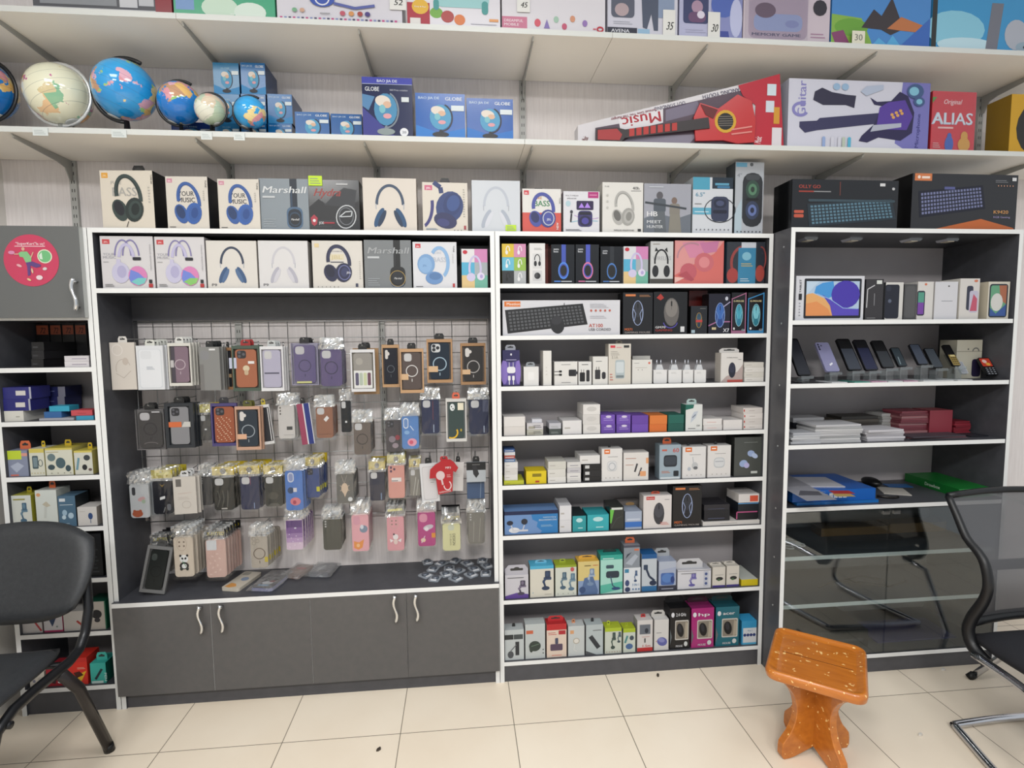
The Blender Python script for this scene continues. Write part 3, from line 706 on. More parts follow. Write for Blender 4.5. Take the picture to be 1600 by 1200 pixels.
def a_pow(a):
    a.t('POWERFUL', .38, .76, .03, '#2e3040', .22); a.r(.33, .6, .63, .72, '#e3d9bc'); a.t('JBL', .48, .615, .08, '#d6c79c', .22, al='c'); a.r(.36, .54, .62, .56, '#33364a'); a.r(.05, .86, .14, .94, '#e8d2a0')
    hp_angle(a.sub(.18, .1, .84, .95), '#2b2e4c', '#2a2d4a', '#3a3f66', '#1d2038', '#6b70a0'); a.t('JBL', .72, .31, .04, '#e8e8f2', .1, al='c')
    a.lines(.93, .2, .96, .6, 9, '#bdbab4'); a.dots(.1, .03, .5, 6, .01, '#555'); a.r(.85, .03, .9, .1, '#3a3d58')
bx(HB, 'cream carton with dark indigo headphones on the first shelf', HC, 488, 567, 376, 'B', '#e0dbd3', a_pow, '#b9b3ac', d=.1, group=GB)
bx(HB, 'slate grey carton with one black ear cup under faded script, on the first shelf', HC, 569, 643, 375, 'B', '#7e8285', a_marsh(1), '#55585a', d=.09, group=GB)
def a_sky(a):
    a.r(.06, .87, .18, .96, '#d13c46'); a.t('JBL', .12, .89, .03, '#fff', .08, al='c'); a.t('PURE', .45, .74, .05, '#c5cad4', .2); a.t('BASS', .46, .57, .1, '#c2c8d4', .3)
    a.o(.6, .55, .24, .36, .08, '#8fb8e2', -60, 140); a.e(.3, .52, .2, .22, '#7fa8d6'); a.e(.28, .5, .15, .17, '#8fb6e0'); a.t('JBL', .27, .47, .04, '#5f86b8', .1, al='c'); a.e(.48, .22, .2, .14, '#6f98cc'); a.e(.5, .26, .14, .08, '#5c82b4')
    a.t('TUNE', .92, .92, .03, '#222', .14, rot=-90); a.lines(.9, .55, .93, .76, 6, '#c6c6c6'); a.r(.9, .02, .95, .1, '#c23c3e'); a.lines(.06, .03, .22, .06, 1, '#333')
bx(HB, 'white carton with sky blue headphones on the first shelf', HC, 645, 714, 378, 'B', '#e2e3e8', a_sky, '#bcbcc0', d=.085, group=GB)
def a_pastel(a):
    a.r(.5, .66, 1, 1, '#d68abc'); a.r(0, .33, .5, .66, '#58b4d8'); a.r(.5, .33, 1, .66, '#aab3b8'); a.r(0, 0, .5, .33, '#e6c88e'); a.r(.5, 0, 1, .33, '#74b8a4')
    a.e(.14, .92, .09, .05, '#c8283c'); a.o(.52, .5, .26, .34, .08, '#cfc6ea', -20, 200); a.e(.36, .28, .17, .11, '#d4cdec'); a.e(.74, .3, .15, .1, '#e4def4'); a.e(.76, .3, .06, .05, '#b8a8dc')
bx(HB, 'small pastel four-colour carton standing in front of a black one, end of the first shelf', HC, 721, 762, 389, 'B', '#e6e4e6', a_pastel, '#888', d=.06, group=GB)
bx(HB, 'plain black carton set behind the pastel one at the end of the first shelf', HC, 719, 765, 384, 'B', '#18181a', None, '#101012', d=.08, Y=.09, group=GB)

# ================================================================== toy cartons on the highest shelf
GT = 'toy cartons on the highest wall shelf'
def toy(label, x0, x1, c, art, h=.22, side=None, name='toy_carton', Y=None, d=.14, **k):
    X0, X1 = onY(x0, 30, -0.095).x+.001, onY(x1, 30, -0.095).x-.001
    b = MB(); b.box(0, 0, 0, X1-X0, d, h, M(side, .3) if side else M(c, .25), front=M(c, .25))
    if art: art(Art(b, 0, 0, X1-X0, h))
    o = b.obj(name, None, (X0, -0.095, ZTP+.0004)); tag(o, label, 'toy carton', GT); return o
def a1(a): a.r(0, 0, .88, 1, '#55565c'); a.r(0, .03, .88, .06, '#c9c9cc'); a.r(.62, .09, .75, .5, '#cfd0d4'); a.r(.76, .12, .87, .5, '#c3c5ca'); a.r(.05, .1, .6, .5, '#8e9196'); a.t('Standing Desk Activity Set', .63, .025, .02, '#eee', .24)
toy('grey and dark red carton at the wall end of the highest shelf', 53, 270, '#8e2a33', a1)
def a2(a): a.r(.02, .1, .2, .3, '#7ea0d0'); a.e(.45, .15, .18, .16, '#cfe6d2'); a.e(.75, .1, .16, .14, '#dfeee2'); a.lines(.55, .03, .95, .09, 2, '#e8f4ea'); a.r(.3, .4, .9, .9, '#9bd4ae')
toy('green toy carton with pale oval shapes', 272, 431, '#4fae86', a2)
def a3(a):
    for i in range(28): a.r(.02+i*.034, .015, .02+i*.034+.02, .07, ('#c8528c', '#8a94c0', '#4b4668')[i % 3])
    a.e(.36, .34, .1, .12, '#3c58b0'); a.o(.36, .34, .06, .1, .02, '#e8e8f0'); a.l([(.45, .28), (.62, .22), (.78, .27)], .04, '#5a64a8')
    for x, c in ((.52, '#c45a6c'), (.59, '#d8975a'), (.66, '#a8443c'), (.72, '#4a3c80')): a.e(x, .14, .022, .035, c)
    a.e(.14, .16, .02, .03, '#7cb08c'); a.e(.2, .16, .02, .03, '#d0a890'); a.lines(.34, .12, .42, .15, 1, '#777')
o3 = toy('white toy carton with a striped pink and blue bottom border', 433, 629, '#dfdce4', a3)
def a4(a):
    a.r(0, 0, .24, .36, '#b02f40'); a.e(.14, .3, .09, .11, '#e8b83c'); a.e(.31, .22, .07, .08, '#79b04a'); a.e(.43, .17, .07, .09, '#b24a48'); a.e(.56, .13, .06, .08, '#e08048')
    a.t('Easy & Fun', .14, .29, .02, '#fff', .12, al='c'); a.rr(.3, .31, .88, .6, .1, '#9fd0d2'); a.rr(.28, .26, .34, .42, .3, '#4a9c9a'); a.rr(.8, .22, .87, .42, .3, '#4a9c9a'); a.lines(.68, .07, .96, .1, 1, '#b8b8c4'); a.r(.88, .12, .98, .16, '#e8a468'); a.r(.03, .04, .14, .13, '#e8e4e0')
toy('white and dark red toy carton with round fruit-coloured badges and a teal toy', 636, 782, '#e6e3ea', a4)
def a5(a):
    a.r(0, 0, .24, .22, '#d07c98'); a.t('DREAMFUL', .02, .14, .04, '#f6e4ea', .18); a.t('MOBILE', .02, .08, .04, '#f6e4ea', .14); a.e(.34, .14, .03, .06, '#d85a6c'); a.p([(.4, .06), (.43, .2), (.46, .06)], '#8a78b8')
    for x, y, c in ((.52, .2, '#a8c8b4'), (.6, .1, '#c85a78'), (.68, .22, '#d89878'), (.8, .16, '#9878b8')): a.e(x, y, .025, .05, c)
    a.o(.95, .08, .035, .045, .025, '#c03040'); a.r(.88, .07, .91, .09, '#d86878')
o5 = toy('pale baby mobile carton with small hanging figures and a pink corner', 784, 946, '#e4e0e6', a5)
def a6(a):
    a.r(0, .03, .42, .13, '#2e3040'); a.t('AVENA', .05, .055, .05, '#e8e8f0', .26); a.r(.43, .03, .6, .12, '#9cc0dc'); a.rr(.05, .28, .38, .6, .06, '#5c6070'); a.e(.2, .4, .1, .1, '#b8a4a8'); a.lines(.08, .18, .35, .24, 2, '#b0b2be')
    a.p([(.48, .6), (.72, .6), (.72, .1), (.66, .1), (.62, .35), (.56, .12), (.5, .14)], '#50586c'); a.r(.72, .3, .95, .6, '#8c9cb8')
o6 = toy('pale lilac carton with a dark name band and a standing figure', 949, 1059, '#d6d5e2', a6)
def a7(a):
    a.rr(.06, .24, .46, .66, .05, '#39406a'); a.e(.28, .5, .09, .1, '#b090a8'); a.rr(.14, .26, .42, .42, .1, '#6c4a70'); a.e(.34, .38, .06, .06, '#e4dcec'); a.lines(.1, .1, .42, .17, 2, '#a8a8c4')
    a.r(.5, 0, 1, 1, '#8a90c4'); a.e(.7, .55, .2, .2, '#5068b8'); a.p([(.62, .02), (.8, .02), (.78, .14), (.64, .14)], '#3c4a9c'); a.e(.9, .35, .1, .3, '#c4c8ea')
o7 = toy('lilac carton with a boy at a toy and a blue shape', 1061, 1160, '#b9bad8', a7)
def a8(a):
    a.rr(.06, .06, .74, .95, .1, '#b4a2b4'); a.rr(.12, .18, .68, .45, .1, '#9aa6d0'); a.e(.25, .5, .12, .12, '#6c5468'); a.e(.56, .3, .08, .06, '#8a92c4'); a.t('MEMORY GAME', .1, .1, .045, '#44486c', .56); a.lines(.78, .1, .95, .2, 2, '#b08aa4'); a.rr(.8, .45, .96, .7, .3, '#2e2a34')
o8 = toy('clear-fronted blister carton with a mauve electronic game', 1161, 1297, '#d4c6d0', a8)
f = MB(); f.box(.004, -.012, .006, .24, -.004, .2, FILM); f.obj('blister', o8)
def a9(a):
    a.p([(0, 0), (0, .5), (.3, .45), (.4, .1), (.42, 0)], '#8ab84c'); a.e(.2, .3, .17, .14, '#6ea83c'); a.p([(.05, 0), (.0, .2), (.12, .25), (.2, 0)], '#8a4470'); a.p([(.3, .3), (.42, .6), (.5, .5), (.6, .8), (.68, .5), (.72, .3), (.6, .2), (.5, .28)], '#3c3438')
    a.p([(.56, .3), (.7, .5), (.96, .36), (.9, .26), (.7, .28)], '#c47848'); a.p([(.4, 0), (.48, .15), (.56, .05), (.62, .2), (.72, 0)], '#5ab0e4'); a.p([(.68, 0), (1, .5), (1, 0)], '#3c6cc0')
o9 = toy('blue and green toy carton with a dark spiky creature', 1299, 1454, '#4f8fd4', a9)
def a10(a):
    a.e(.2, .35, .25, .3, '#8fd0e8'); a.e(.3, .1, .25, .12, '#c8e8f4'); a.p([(.46, 0), (.5, .8), (.6, .8), (.56, 0)], '#7a7c88'); a.e(.72, .3, .1, .25, '#b8bcc8'); a.e(.8, .1, .08, .09, '#9ab0c0'); a.e(.81, .1, .025, .03, '#20242c'); a.p([(0, 0), (0, 1), (.04, 1), (.04, 0)], '#2c2e2c')
toy('icy blue carton with pale fur shapes at the far end of the highest shelf', 1456, 1640, '#3f9cd4', a10)
def price(o, x, z, txt, w=.045, h=.06):
    b = MB(); b.box(0, -.001, 0, w, 0, h, M('#ecebe6', .5)); Art(b, 0, 0, w, h, -.001).t(txt, .5, .25, .3, '#20201e', .5, al='c', sh=.25); b.obj('price_card', o, (x, -.003, z))
price(o3, .37, .05, '52', .055, .06); price(o5, .052, .062, '45'); price(o6, .2, .003, '35', .045, .09); price(o7, .105, .003, '30', .045, .09)
b = MB(); b.box(0, -.001, 0, .05, 0, .045, M('#ece8d4', .5)); Art(b, 0, 0, .05, .045, -.001).t('30', .5, .25, .5, '#8a8a80', .6, al='c'); b.obj('price_card', o9, (.072, -.014, .001))
# ================================================================== globe shelf
def globe_mat(name, sea, lands, seed, thr=.54):
    m, nt, N, L, b = nodes(name)
    tc = N.new('ShaderNodeTexCoord'); mp = N.new('ShaderNodeMapping'); mp.inputs['Location'].default_value = (seed, seed*.7, seed*1.3)
    L.new(tc.outputs['Object'], mp.inputs[0])
    n = N.new('ShaderNodeTexNoise'); n.inputs['Scale'].default_value = 11; n.inputs['Detail'].default_value = 5; n.inputs['Roughness'].default_value = .55
    L.new(mp.outputs[0], n.inputs['Vector'])
    r = ramp(N, [(0, '#000000'), (thr, '#000000'), (thr+.006, '#ffffff')]); L.new(n.outputs['Fac'], r.inputs[0])
    v = N.new('ShaderNodeTexVoronoi'); v.inputs['Scale'].default_value = 26; L.new(mp.outputs[0], v.inputs['Vector'])
    s = N.new('ShaderNodeSeparateColor'); L.new(v.outputs['Color'], s.inputs[0])
    lr = ramp(N, [(i/len(lands), c) for i, c in enumerate(lands)]); lr.color_ramp.interpolation = 'CONSTANT'; L.new(s.outputs[0], lr.inputs[0])
    n2 = N.new('ShaderNodeTexNoise'); n2.inputs['Scale'].default_value = 6; L.new(mp.outputs[0], n2.inputs['Vector'])
    sr = ramp(N, [(.3, sea[0]), (.7, sea[1])]); L.new(n2.outputs['Fac'], sr.inputs[0])
    mx = N.new('ShaderNodeMix'); mx.data_type = 'RGBA'; L.new(r.outputs[0], mx.inputs[0]); L.new(sr.outputs[0], mx.inputs[6]); L.new(lr.outputs[0], mx.inputs[7])
    sx = N.new('ShaderNodeSeparateXYZ'); L.new(tc.outputs['Generated'], sx.inputs[0])
    w1 = N.new('ShaderNodeMath'); w1.operation = 'PINGPONG'; w1.inputs[1].default_value = .083; L.new(sx.outputs[2], w1.inputs[0])
    w2 = N.new('ShaderNodeMath'); w2.operation = 'LESS_THAN'; w2.inputs[1].default_value = .0035; L.new(w1.outputs[0], w2.inputs[0])
    w3 = N.new('ShaderNodeMath'); w3.operation = 'MULTIPLY'; w3.inputs[1].default_value = .4; L.new(w2.outputs[0], w3.inputs[0])
    m3 = N.new('ShaderNodeMix'); m3.data_type = 'RGBA'; L.new(w3.outputs[0], m3.inputs[0]); L.new(mx.outputs[2], m3.inputs[6]); m3.inputs[7].default_value = lin('#2c4a5c'); mx = m3
    L.new(mx.outputs[2], b.inputs['Base Color']); b.inputs['Roughness'].default_value = .12; b.inputs['Coat Weight'].default_value = .5
    return m
LANDS = ['#d9b06a', '#c98a94', '#8fb86a', '#d8c48a', '#b58a6a', '#cfa0b0']
GBLUE = globe_mat('blue_political_globe', ('#0b66b8', '#1f86cc'), LANDS, 3.1, .51)
GBLUE2 = globe_mat('deep_blue_globe', ('#1270bc', '#2a9cd4'), LANDS, 12.3, .55)
GCREAM = globe_mat('antique_cream_globe', ('#cfcfb8', '#dcd9c0'), ['#d89a4c', '#b0608c', '#7fae8c', '#d8b48a', '#c8b890'], 5.2, .55)
GCREAM2 = globe_mat('pale_mapped_globe', ('#c4cabc', '#d4d2c4'), ['#d0a898', '#a8b8a0', '#c8b8a0'], 9.4, .52)
def globe(label, cx, y0, y1, mat, arm, Y=.02, full=False, tilt=23, side=1, rs=.93):
    zc = (onY(cx, y0, Y).z+onY(cx, y1, Y).z)/2; r = (onY(cx, y0, Y).z-onY(cx, y1, Y).z)/2*rs
    X = onY(cx, (y0+y1)/2, Y).x
    zc = max(zc, ZM+r+.012)
    o = empty('desk_globe', (X, Y, ZM+.0004)); h = zc-ZM
    tag(o, label, 'globe', 'desk globes along the middle wall shelf')
    b = MB(); b.ball((0, 0, 0), r, mat, 40, 24); g = b.obj('globe_ball', o, (0, 0, h), (0, math.radians(-tilt*side), 0))
    b = MB(); b.ball((0, 0, -r-.001), (r*.24, r*.24, r*.05), M('#c9ccca', .3), 16, 6); b.obj('pole_cap', g)
    R = r*(1.05 if full else 1.1); b = MB(); tl = math.radians(90)
    a0, a1 = (-110, 100) if not full else (0, 360); pts = []
    for i in range(29):
        t = math.radians(a0+(a1-a0)*i/28-tilt*side*-1*0); x_, z_ = R*math.cos(t)*side, R*math.sin(t)
        c, s_ = math.cos(math.radians(tilt*side)), math.sin(math.radians(tilt*side))
        pts.append((x_*c-z_*s_, 0, h+x_*s_+z_*c))
    b.tube(pts[:-1] if full else pts, r*.045, arm, 8, closed=full, flat=1.6); b.obj('meridian_arm', o)
    zb = max(h-R, .012); b = MB()
    b.lathe([(r*.5, 0), (r*.5, .004), (r*.42, .009), (r*.12, .012), (r*.08, max(zb+.004, .014))], (0, 0, 0), arm, 20); b.obj('base', o)
    return o
ARMB = M('#16181c', .3); SILV = M('#c3c5c6', .25, .6)
globe('large blue globe at the side wall end of the middle shelf', -27, 92, 190, GBLUE, ARMB, Y=.07)
globe('cream antique globe ringed by a silver hoop', 92, 97, 199, GCREAM, SILV, Y=.04, full=True, rs=.9)
globe('large deep blue globe standing between the cream one and a smaller blue one', 195, 92, 190, GBLUE2, ARMB, Y=.02, side=-1)
globe('medium blue globe on a black arm next to a tiny pale globe', 281, 127, 196, GBLUE, ARMB, Y=.02, side=-1)
globe('tiny pale globe with a black meridian arm', 329, 146, 197, GCREAM2, ARMB, Y=-.035)
globe('small turquoise globe standing before the stacked globe cartons', 391, 150, 202, GBLUE2, ARMB, Y=-.03, side=-1)
# globe cartons
GG = 'globe cartons on the middle wall shelf'
def a_gl(bg2='#2a8cc8', brand=True, flare=True):
    def f(a):
        a.p([(0, 0), (1, 0), (1, .25), (.5, .12), (0, .3)], bg2)
        if brand: a.t('BAO JIA DE', .06, .87, .055, '#cfe0f0', .42); a.t('GLOBE', .6, .85, .075, '#f2f6fa', .34)
        else: a.t('GLOBE', .3, .8, .05, '#a8cfe0', .34)
        globe_pic(a.sub(.2, .05, .8, .8), '#4d9ec8', '#161a24'); a.r(.72, .62, .98, .74, '#dfe8ea')
    return f
C3 = 'globe carton'
def gc(lb, x0, x1, yt, yb=None, c='#1f6fae', art=None, side='#123f70', Y=.05, d=.13, **k):
    return bx('globe_carton', lb, C3, x0, x1, yt, 'M', c, art or a_gl(), side, d=d, Y=Y, yb=yb, rough=.22, group=GG, **k)
l1 = gc('globe carton at the bottom of the first column of stacked ones', 336, 375, 193, None, '#2f7fb4', a_gl(brand=False))
l2 = gc('globe carton at the bottom of the second column of stacked ones', 377, 417, 193)
l3 = gc('globe carton at the bottom of the third column of stacked ones', 419, 457, 193)
m1 = gc('globe carton in the middle of the first stacked column, behind the tiny globe', 334, 375, 147, 193.5, '#2f7fb4', a_gl(brand=False))
m2 = gc('globe carton in the middle of the second stacked column, behind the turquoise globe', 377, 416, 147, 193.5)
m3 = gc('globe carton on top of the third stacked column', 418, 457, 147, 193.5)
t1 = gc('topmost globe carton of the first stacked column', 333, 374, 98, 147.5, '#2f7fae', a_gl(brand=False))
t2 = gc('topmost globe carton of the second stacked column', 376, 415, 98, 147.5)
for lo, hi in ((l1, m1), (l2, m2), (l3, m3), (m1, t1), (m2, t2)):
    zt = lo.location.z+max(v.co.z for v in lo.data.vertices); h = max(v.co.z for v in hi.data.vertices); hh = hi.location.z+h-zt-.0005
    for v in hi.data.vertices: v.co.z *= hh/h
    hi.location.z = zt+.0004
gc('small globe carton laid low beside the stacked columns', 461, 515, 175, c='#2a66a8', Y=0, d=.1)
gc('small globe carton laid low against the tall dark one', 517, 566, 178, c='#2a62a4', Y=0, d=.1)
gc('dark blue carton half hidden behind the medium blue globe', 268, 332, 191, c='#1b3f86', art=a_gl(brand=False), Y=.1, d=.1)
def a_big(a):
    a.r(0, .89, 1, 1, '#2c35a8'); a.t('BAO JIA DE', .5, .92, .045, '#dfe4f4', .4, al='c'); a.r(0, .885, 1, .892, '#c8d0ea'); a.p([(0, 0), (0, .5), (.4, .2), (.7, 0)], '#2b2f8c'); a.p([(0, .72), (.25, .68), (.12, .45), (0, .52)], '#4d84b4')
    a.t('GLOBE', .06, .77, .07, '#e8ecf2', .28); a.t('360 Free rotation', .55, .78, .03, '#c8ccd8', .36); globe_pic(a.sub(.14, .06, .78, .78), '#3f8cb8', '#7c8894', base='#8d9a9a')
    a.r(.78, .6, .93, .68, '#dfe6e8'); a.e(.82, .1, .085, .07, '#f0f2f6'); a.t('20', .82, .08, .04, '#283048', .08, al='c')
gc('tall dark blue globe carton, tallest on the middle shelf', 566, 645, 121, None, '#1a2450', a_big, '#141c40', Y=-.045, d=.15)
gc('bright blue globe carton next to the tall dark one', 649, 727, 146, None, '#155fb4', a_gl('#1c7cd0'), Y=-.05, d=.15)
gc('bright blue globe carton at the end of the globe row', 729, 802, 154, None, '#1558ac', a_gl('#1c74c8'), Y=-.05, d=.15)
# red toy guitar in its tapered carton
Yg = -.05
def pw(u, v, Y=Yg): q = onY(u, v, Y); return q.x, q.z
gpts = [pw(903, 226), pw(1224, 231), pw(1218, 116), pw(1150, 134), pw(903, 196)]
X0 = gpts[0][0]; gp = [(x-X0, max(z-ZM, 0) if i > 1 else 0) for i, (x, z) in enumerate(gpts)]
o = empty('toy_guitar_carton', (X0, Yg, ZM+.0004)); tag(o, 'tapered white and red carton holding a red toy guitar behind its window', 'toy guitar carton')
b = MB(); b.prism(gp, 0, .06, M('#dcd8dc', .3)); W_, H_ = gp[1][0], gp[2][1]
a = Art(b, 0, 0, W_, H_)
def G(u, v): x, z = pw(u, v); return ((x-X0)/W_, (z-ZM)/H_)
a.p([G(930, 224), G(1178, 228), G(1176, 148), G(1165, 140), G(1035, 170), G(975, 192), G(930, 200)], '#5b4a58')
a.p([G(972, 223), G(1075, 227), G(1090, 210), G(985, 214)], '#8b8496'); a.p([G(1040, 172), G(1090, 158), G(1094, 176), G(1040, 190)], '#7c7488')
a.p([G(970, 207), G(1036, 192), G(1036, 168), G(966, 186)], '#e8e4e8'); a.t('Music', *G(1031, 174), .14, '#b02030', .185, rot=191)
a.t('OUT STANDING', *G(1070, 158), .05, '#54506c', .15, rot=193); a.t('DANCING YOUTH', *G(1160, 136), .05, '#54506c', .2, rot=193); a.t('Sensual Give You The Rangay', *G(1025, 170), .035, '#8c3848', .22, rot=193)
a.t('WITH VARIA MUSIC DANCING YOUTH', *G(1080, 230), .03, '#a03448', .24); a.t('Music', *G(917, 222), .08, '#7a3430', .06, rot=70)
a.p([G(1177, 231), G(1224, 231), G(1218, 116), G(1153, 134), G(1160, 150), G(1180, 165)], '#c02236')
a.t('Music', *G(1188, 225), .1, '#f4e8ea', .09, rot=80); a.r(G(1196, 170)[0], G(1200, 176)[1], G(1209, 170)[0], G(1200, 158)[1], '#d8e0ea'); a.r(G(1208, 192)[0], G(1210, 194)[1], G(1217, 192)[0], G(1210, 168)[1], '#d89a2c'); a.r(G(1205, 225)[0], G(1210, 228)[1], G(1220, 225)[0], G(1210, 200)[1], '#e6dfe4'); a.r(G(1198, 150)[0], G(1205, 150)[1], G(1212, 150)[0], G(1205, 132)[1], '#d8e6ee')
b.obj('carton', o)
b = MB(); a = Art(b, 0, 0, W_, H_, -.004)
rp = [G(1085, 222), G(1082, 185), G(1092, 163), G(1120, 172), G(1150, 150), G(1172, 160), G(1178, 190), G(1176, 224), G(1150, 226), G(1128, 221)]
b.prism([(x*W_, z*H_) for x, z in rp], -.012, -.004, M('#b8262c', .3), front=M('#c8383a', .25))
np_ = [G(930, 222), G(930, 204), G(962, 202), G(975, 205), G(1104, 186), G(1106, 203), G(975, 218), G(968, 224)]
b.prism([(x*W_, z*H_) for x, z in np_], -.016, -.0125, M('#2c2224', .35))
a = Art(b, 0, 0, W_, H_, -.0165)
for i in range(7): a.p([G(981+i*11, 216-i*1.4), G(989+i*11, 215-i*1.4), G(989+i*11, 203-i*1.4), G(981+i*11, 204-i*1.4)], '#b83430')
a.p([G(932, 221), G(932, 206), G(962, 204), G(970, 213), G(966, 222)], '#a83436')
a = Art(b, 0, 0, W_, H_, -.0125); gx_, gz_ = G(1131, 192); a.e(gx_, gz_, 17/322, .155, '#d8a82c'); a.e(gx_, gz_, 12.5/322, .115, '#14100e')
for k in range(5): a.l([(gx_-.035, gz_-.06+.03*k), (gx_+.035, gz_-.05+.03*k)], .008, '#8a8078')
a.p([G(1092, 165), G(1119, 174), G(1112, 188), G(1100, 182)], '#6a1c20'); a.l([G(1140, 205), G(1172, 200)], .02, '#e89088'); a.l([G(1140, 212), G(1172, 208)], .02, '#e89088')
b.obj('toy_guitar', o)
# purple guitar carton
def a_pg(a):
    a.p([(.84, 0), (.76, .1), (.8, 1), (1, 1), (1, 0)], '#7c7ac0'); a.t('Guitar', .12, .45, .13, '#8a86c4', .52, rot=90); a.t('Microphone', .93, .04, .06, '#3f3d84', .5, rot=88)
    a.o(.085, .56, .06, .11, .045, '#8a86c4', 50, 330); 
    a.p([(.18, .82), (.23, .88), (.3, .82), (.4, .79), (.47, .78), (.46, .6), (.4, .64), (.24, .63), (.17, .7)], '#2f2c46')
    a.p([(.08, .38), (.2, .4), (.22, .44), (.64, .54), (.62, .38), (.2, .26), (.12, .22), (.08, .3)], '#37355c')
    a.p([(.57, .76), (.6, .66), (.66, .64), (.6, .36), (.52, .2), (.5, .12), (.56, .1), (.64, .18), (.8, .14), (.88, .26), (.89, .56), (.84, .8), (.78, .86), (.72, .72), (.62, .7)], '#2b2550')
    a.p([(.64, .62), (.7, .7), (.82, .74), (.88, .5), (.84, .3), (.62, .3)], '#5a3fa0'); a.p([(.58, .26), (.8, .34), (.8, .4), (.6, .36)], '#b8bccc')
    for i, (x, y) in enumerate(((.73, .52), (.76, .55), (.79, .58), (.74, .48), (.77, .51), (.8, .54))): a.e(x, y, .012, .022, '#e0a860')
    a.e(.33, .9, .025, .05, '#9cbcdc'); a.e(.39, .9, .025, .05, '#9cbcdc'); a.p([(.5, .84), (.54, .92), (.66, .95), (.66, .88), (.54, .78)], '#b9c4da')
    a.e(.89, .87, .06, .11, '#445e8c'); a.e(.88, .87, .035, .065, '#86c4dc'); a.e(.92, .72, .04, .07, '#445e8c'); a.e(.92, .72, .022, .04, '#86c4dc')
    for x, c in ((.24, '#9ab0dc'), (.3, '#d8d8e4'), (.35, '#d8d8e4'), (.38, '#c0ccbc'), (.42, '#58b8d8')): a.rr(x, 0, x+.022, .17, .02, c)
o = bx('toy_guitar_carton', 'long white and violet carton picturing a purple toy guitar and microphone', 'toy guitar carton', 1231, 1452, 126, 'M', '#d8d8e6', a_pg, '#b4b4c4', d=.1, yaw=0, rough=.25)
b = MB(); b.box(0, 0, 0, .07, .03, .002, '#c8a25c'); b.obj('tape_flap', o, (.06, .01, max(v.co.z for v in o.data.vertices)))
def a_al(a):
    a.t('Original', .25, .79, .08, '#f6d8d8', .4, sh=.3); a.t('ALIAS', -.0, .45, .2, '#b8d4ea', .93); a.t('ALIAS', .02, .46, .19, '#e4f0fa', .9); a.p([(0, .9), (.1, .9), (.0, .8)], '#5c9c4c'); a.r(.15, .38, .5, .41, '#f6c8c8')
    a.e(.42, .12, .1, .14, '#4a6cc0'); a.e(.42, .26, .05, .05, '#4a6cc0'); a.e(.76, .12, .14, .12, '#e0a850'); a.e(.76, .26, .08, .08, '#e0a850'); a.lines(.05, .06, .22, .16, 3, '#f0b8b8')
bx('board_game_carton', 'red word game carton with pale blue lettering and two small figures', 'board game', 1455, 1524, 143, 'M', '#d8424c', a_al, '#a02c38', d=.05, film=True, rough=.2)
def a_y(a): a.e(.62, .42, .5, .5, '#2a2622'); a.e(.7, .36, .36, .34, '#a8663c'); a.e(.6, .3, .2, .16, '#c88a50'); a.e(.75, .5, .2, .12, '#7c3a2c')
bx('toy_carton', 'yellow carton with a dark round print at the far end of the middle shelf', 'toy carton', 1578, 1660, 148, 'M', '#d8a51e', a_y, '#8a6a14', d=.1)
# shelf edge labels
for i, (u, v) in enumerate(((63, 206), (186, 211), (323, 217), (374, 217))):
    q = onY(u, v, YM-.002); w_ = .047 if i < 2 else .036
    b = MB(); b.box(-w_/2, -.001, -.013, w_/2, .0005, .012, M('#e6ecea', .45)); Art(b, -w_/2, -.013, w_, .025, -.001).lines(.1, .2, .85, .85, 3, '#b4bcba')
    tag(b.obj('shelf_label', None, (q.x, YM-.0015, ZM-.016)), ('white price label clipped to the shelf edge under the cream globe', 'white price label clipped to the shelf edge under the large deep blue globe', 'white price label clipped to the shelf edge under the tiny pale globe', 'white price label clipped to the shelf edge under the turquoise globe')[i], 'price label', 'price labels on the middle shelf edge')
# ================================================================== tall shelving unit: row by row
SH = 'on the shelving unit'
# --- shelf 1: small headphone cartons
G1 = 'small headphone cartons on the top shelf of the shelving unit'
def a_six(a):
    for i, c in enumerate(('#2c2f33', '#b8bcbe', '#6cc0dc', '#9ac052', '#e2c23a', '#d892b8')):
        x, y = (i % 2)*.5, (i//2)/3; a.r(x, y, x+.5, y+.333, c); q = a.sub(x+.08, y+.04, x+.42, y+.3); q.o(.5, .5, .26, .45, .1, '#f0f0f2' if i else '#111', -10, 190); q.e(.35, .3, .16, .2, '#f0f0f2' if i else '#111')
bx(HB, 'tiny carton with six coloured squares at the start of the top shelf', HC, 784, 822, 381, 'C1', '#ccc', a_six, '#c8b84c', d=.06, group=G1)
def a_slim(a):
    a.lines(.3, .84, .8, .9, 2, '#777'); a.r(.2, .38, .8, .75, '#dedede'); q = a.sub(.22, .4, .78, .74); q.o(.5, .6, .35, .38, .1, '#1c1c20', -20, 190); q.e(.28, .3, .17, .2, '#1c1c20'); q.e(.76, .3, .15, .18, '#1c1c20')
    a.r(.2, .08, .8, .33, '#d6d6d8'); a.e(.5, .2, .2, .08, '#26262a'); a.e(.42, .21, .1, .06, '#4a4a4e')
bx(HB, 'slim white carton with a small black headset leaning before a red one', HC, 827, 852, 380, 'C1', '#ecebea', a_slim, '#d8d4d2', d=.05, group=G1)
bx('carton', 'dull red carton mostly hidden behind the slim white one', 'carton', 829, 857, 381, 'C1', '#8a3328', None, '#55201a', d=.05, Y=.09)
def a_dk(ring, band):
    def f(a):
        hp_side(a.sub(.1, .12, .95, 1), band, ring, band); a.t('extra', .1, .86, .05, '#dfe2ea', .22); a.t('bass', .1, .8, .05, '#dfe2ea', .2); a.r(.12, .05, .4, .08, ring); a.r(.42, .05, .88, .075, '#c8ccd4')
    return f
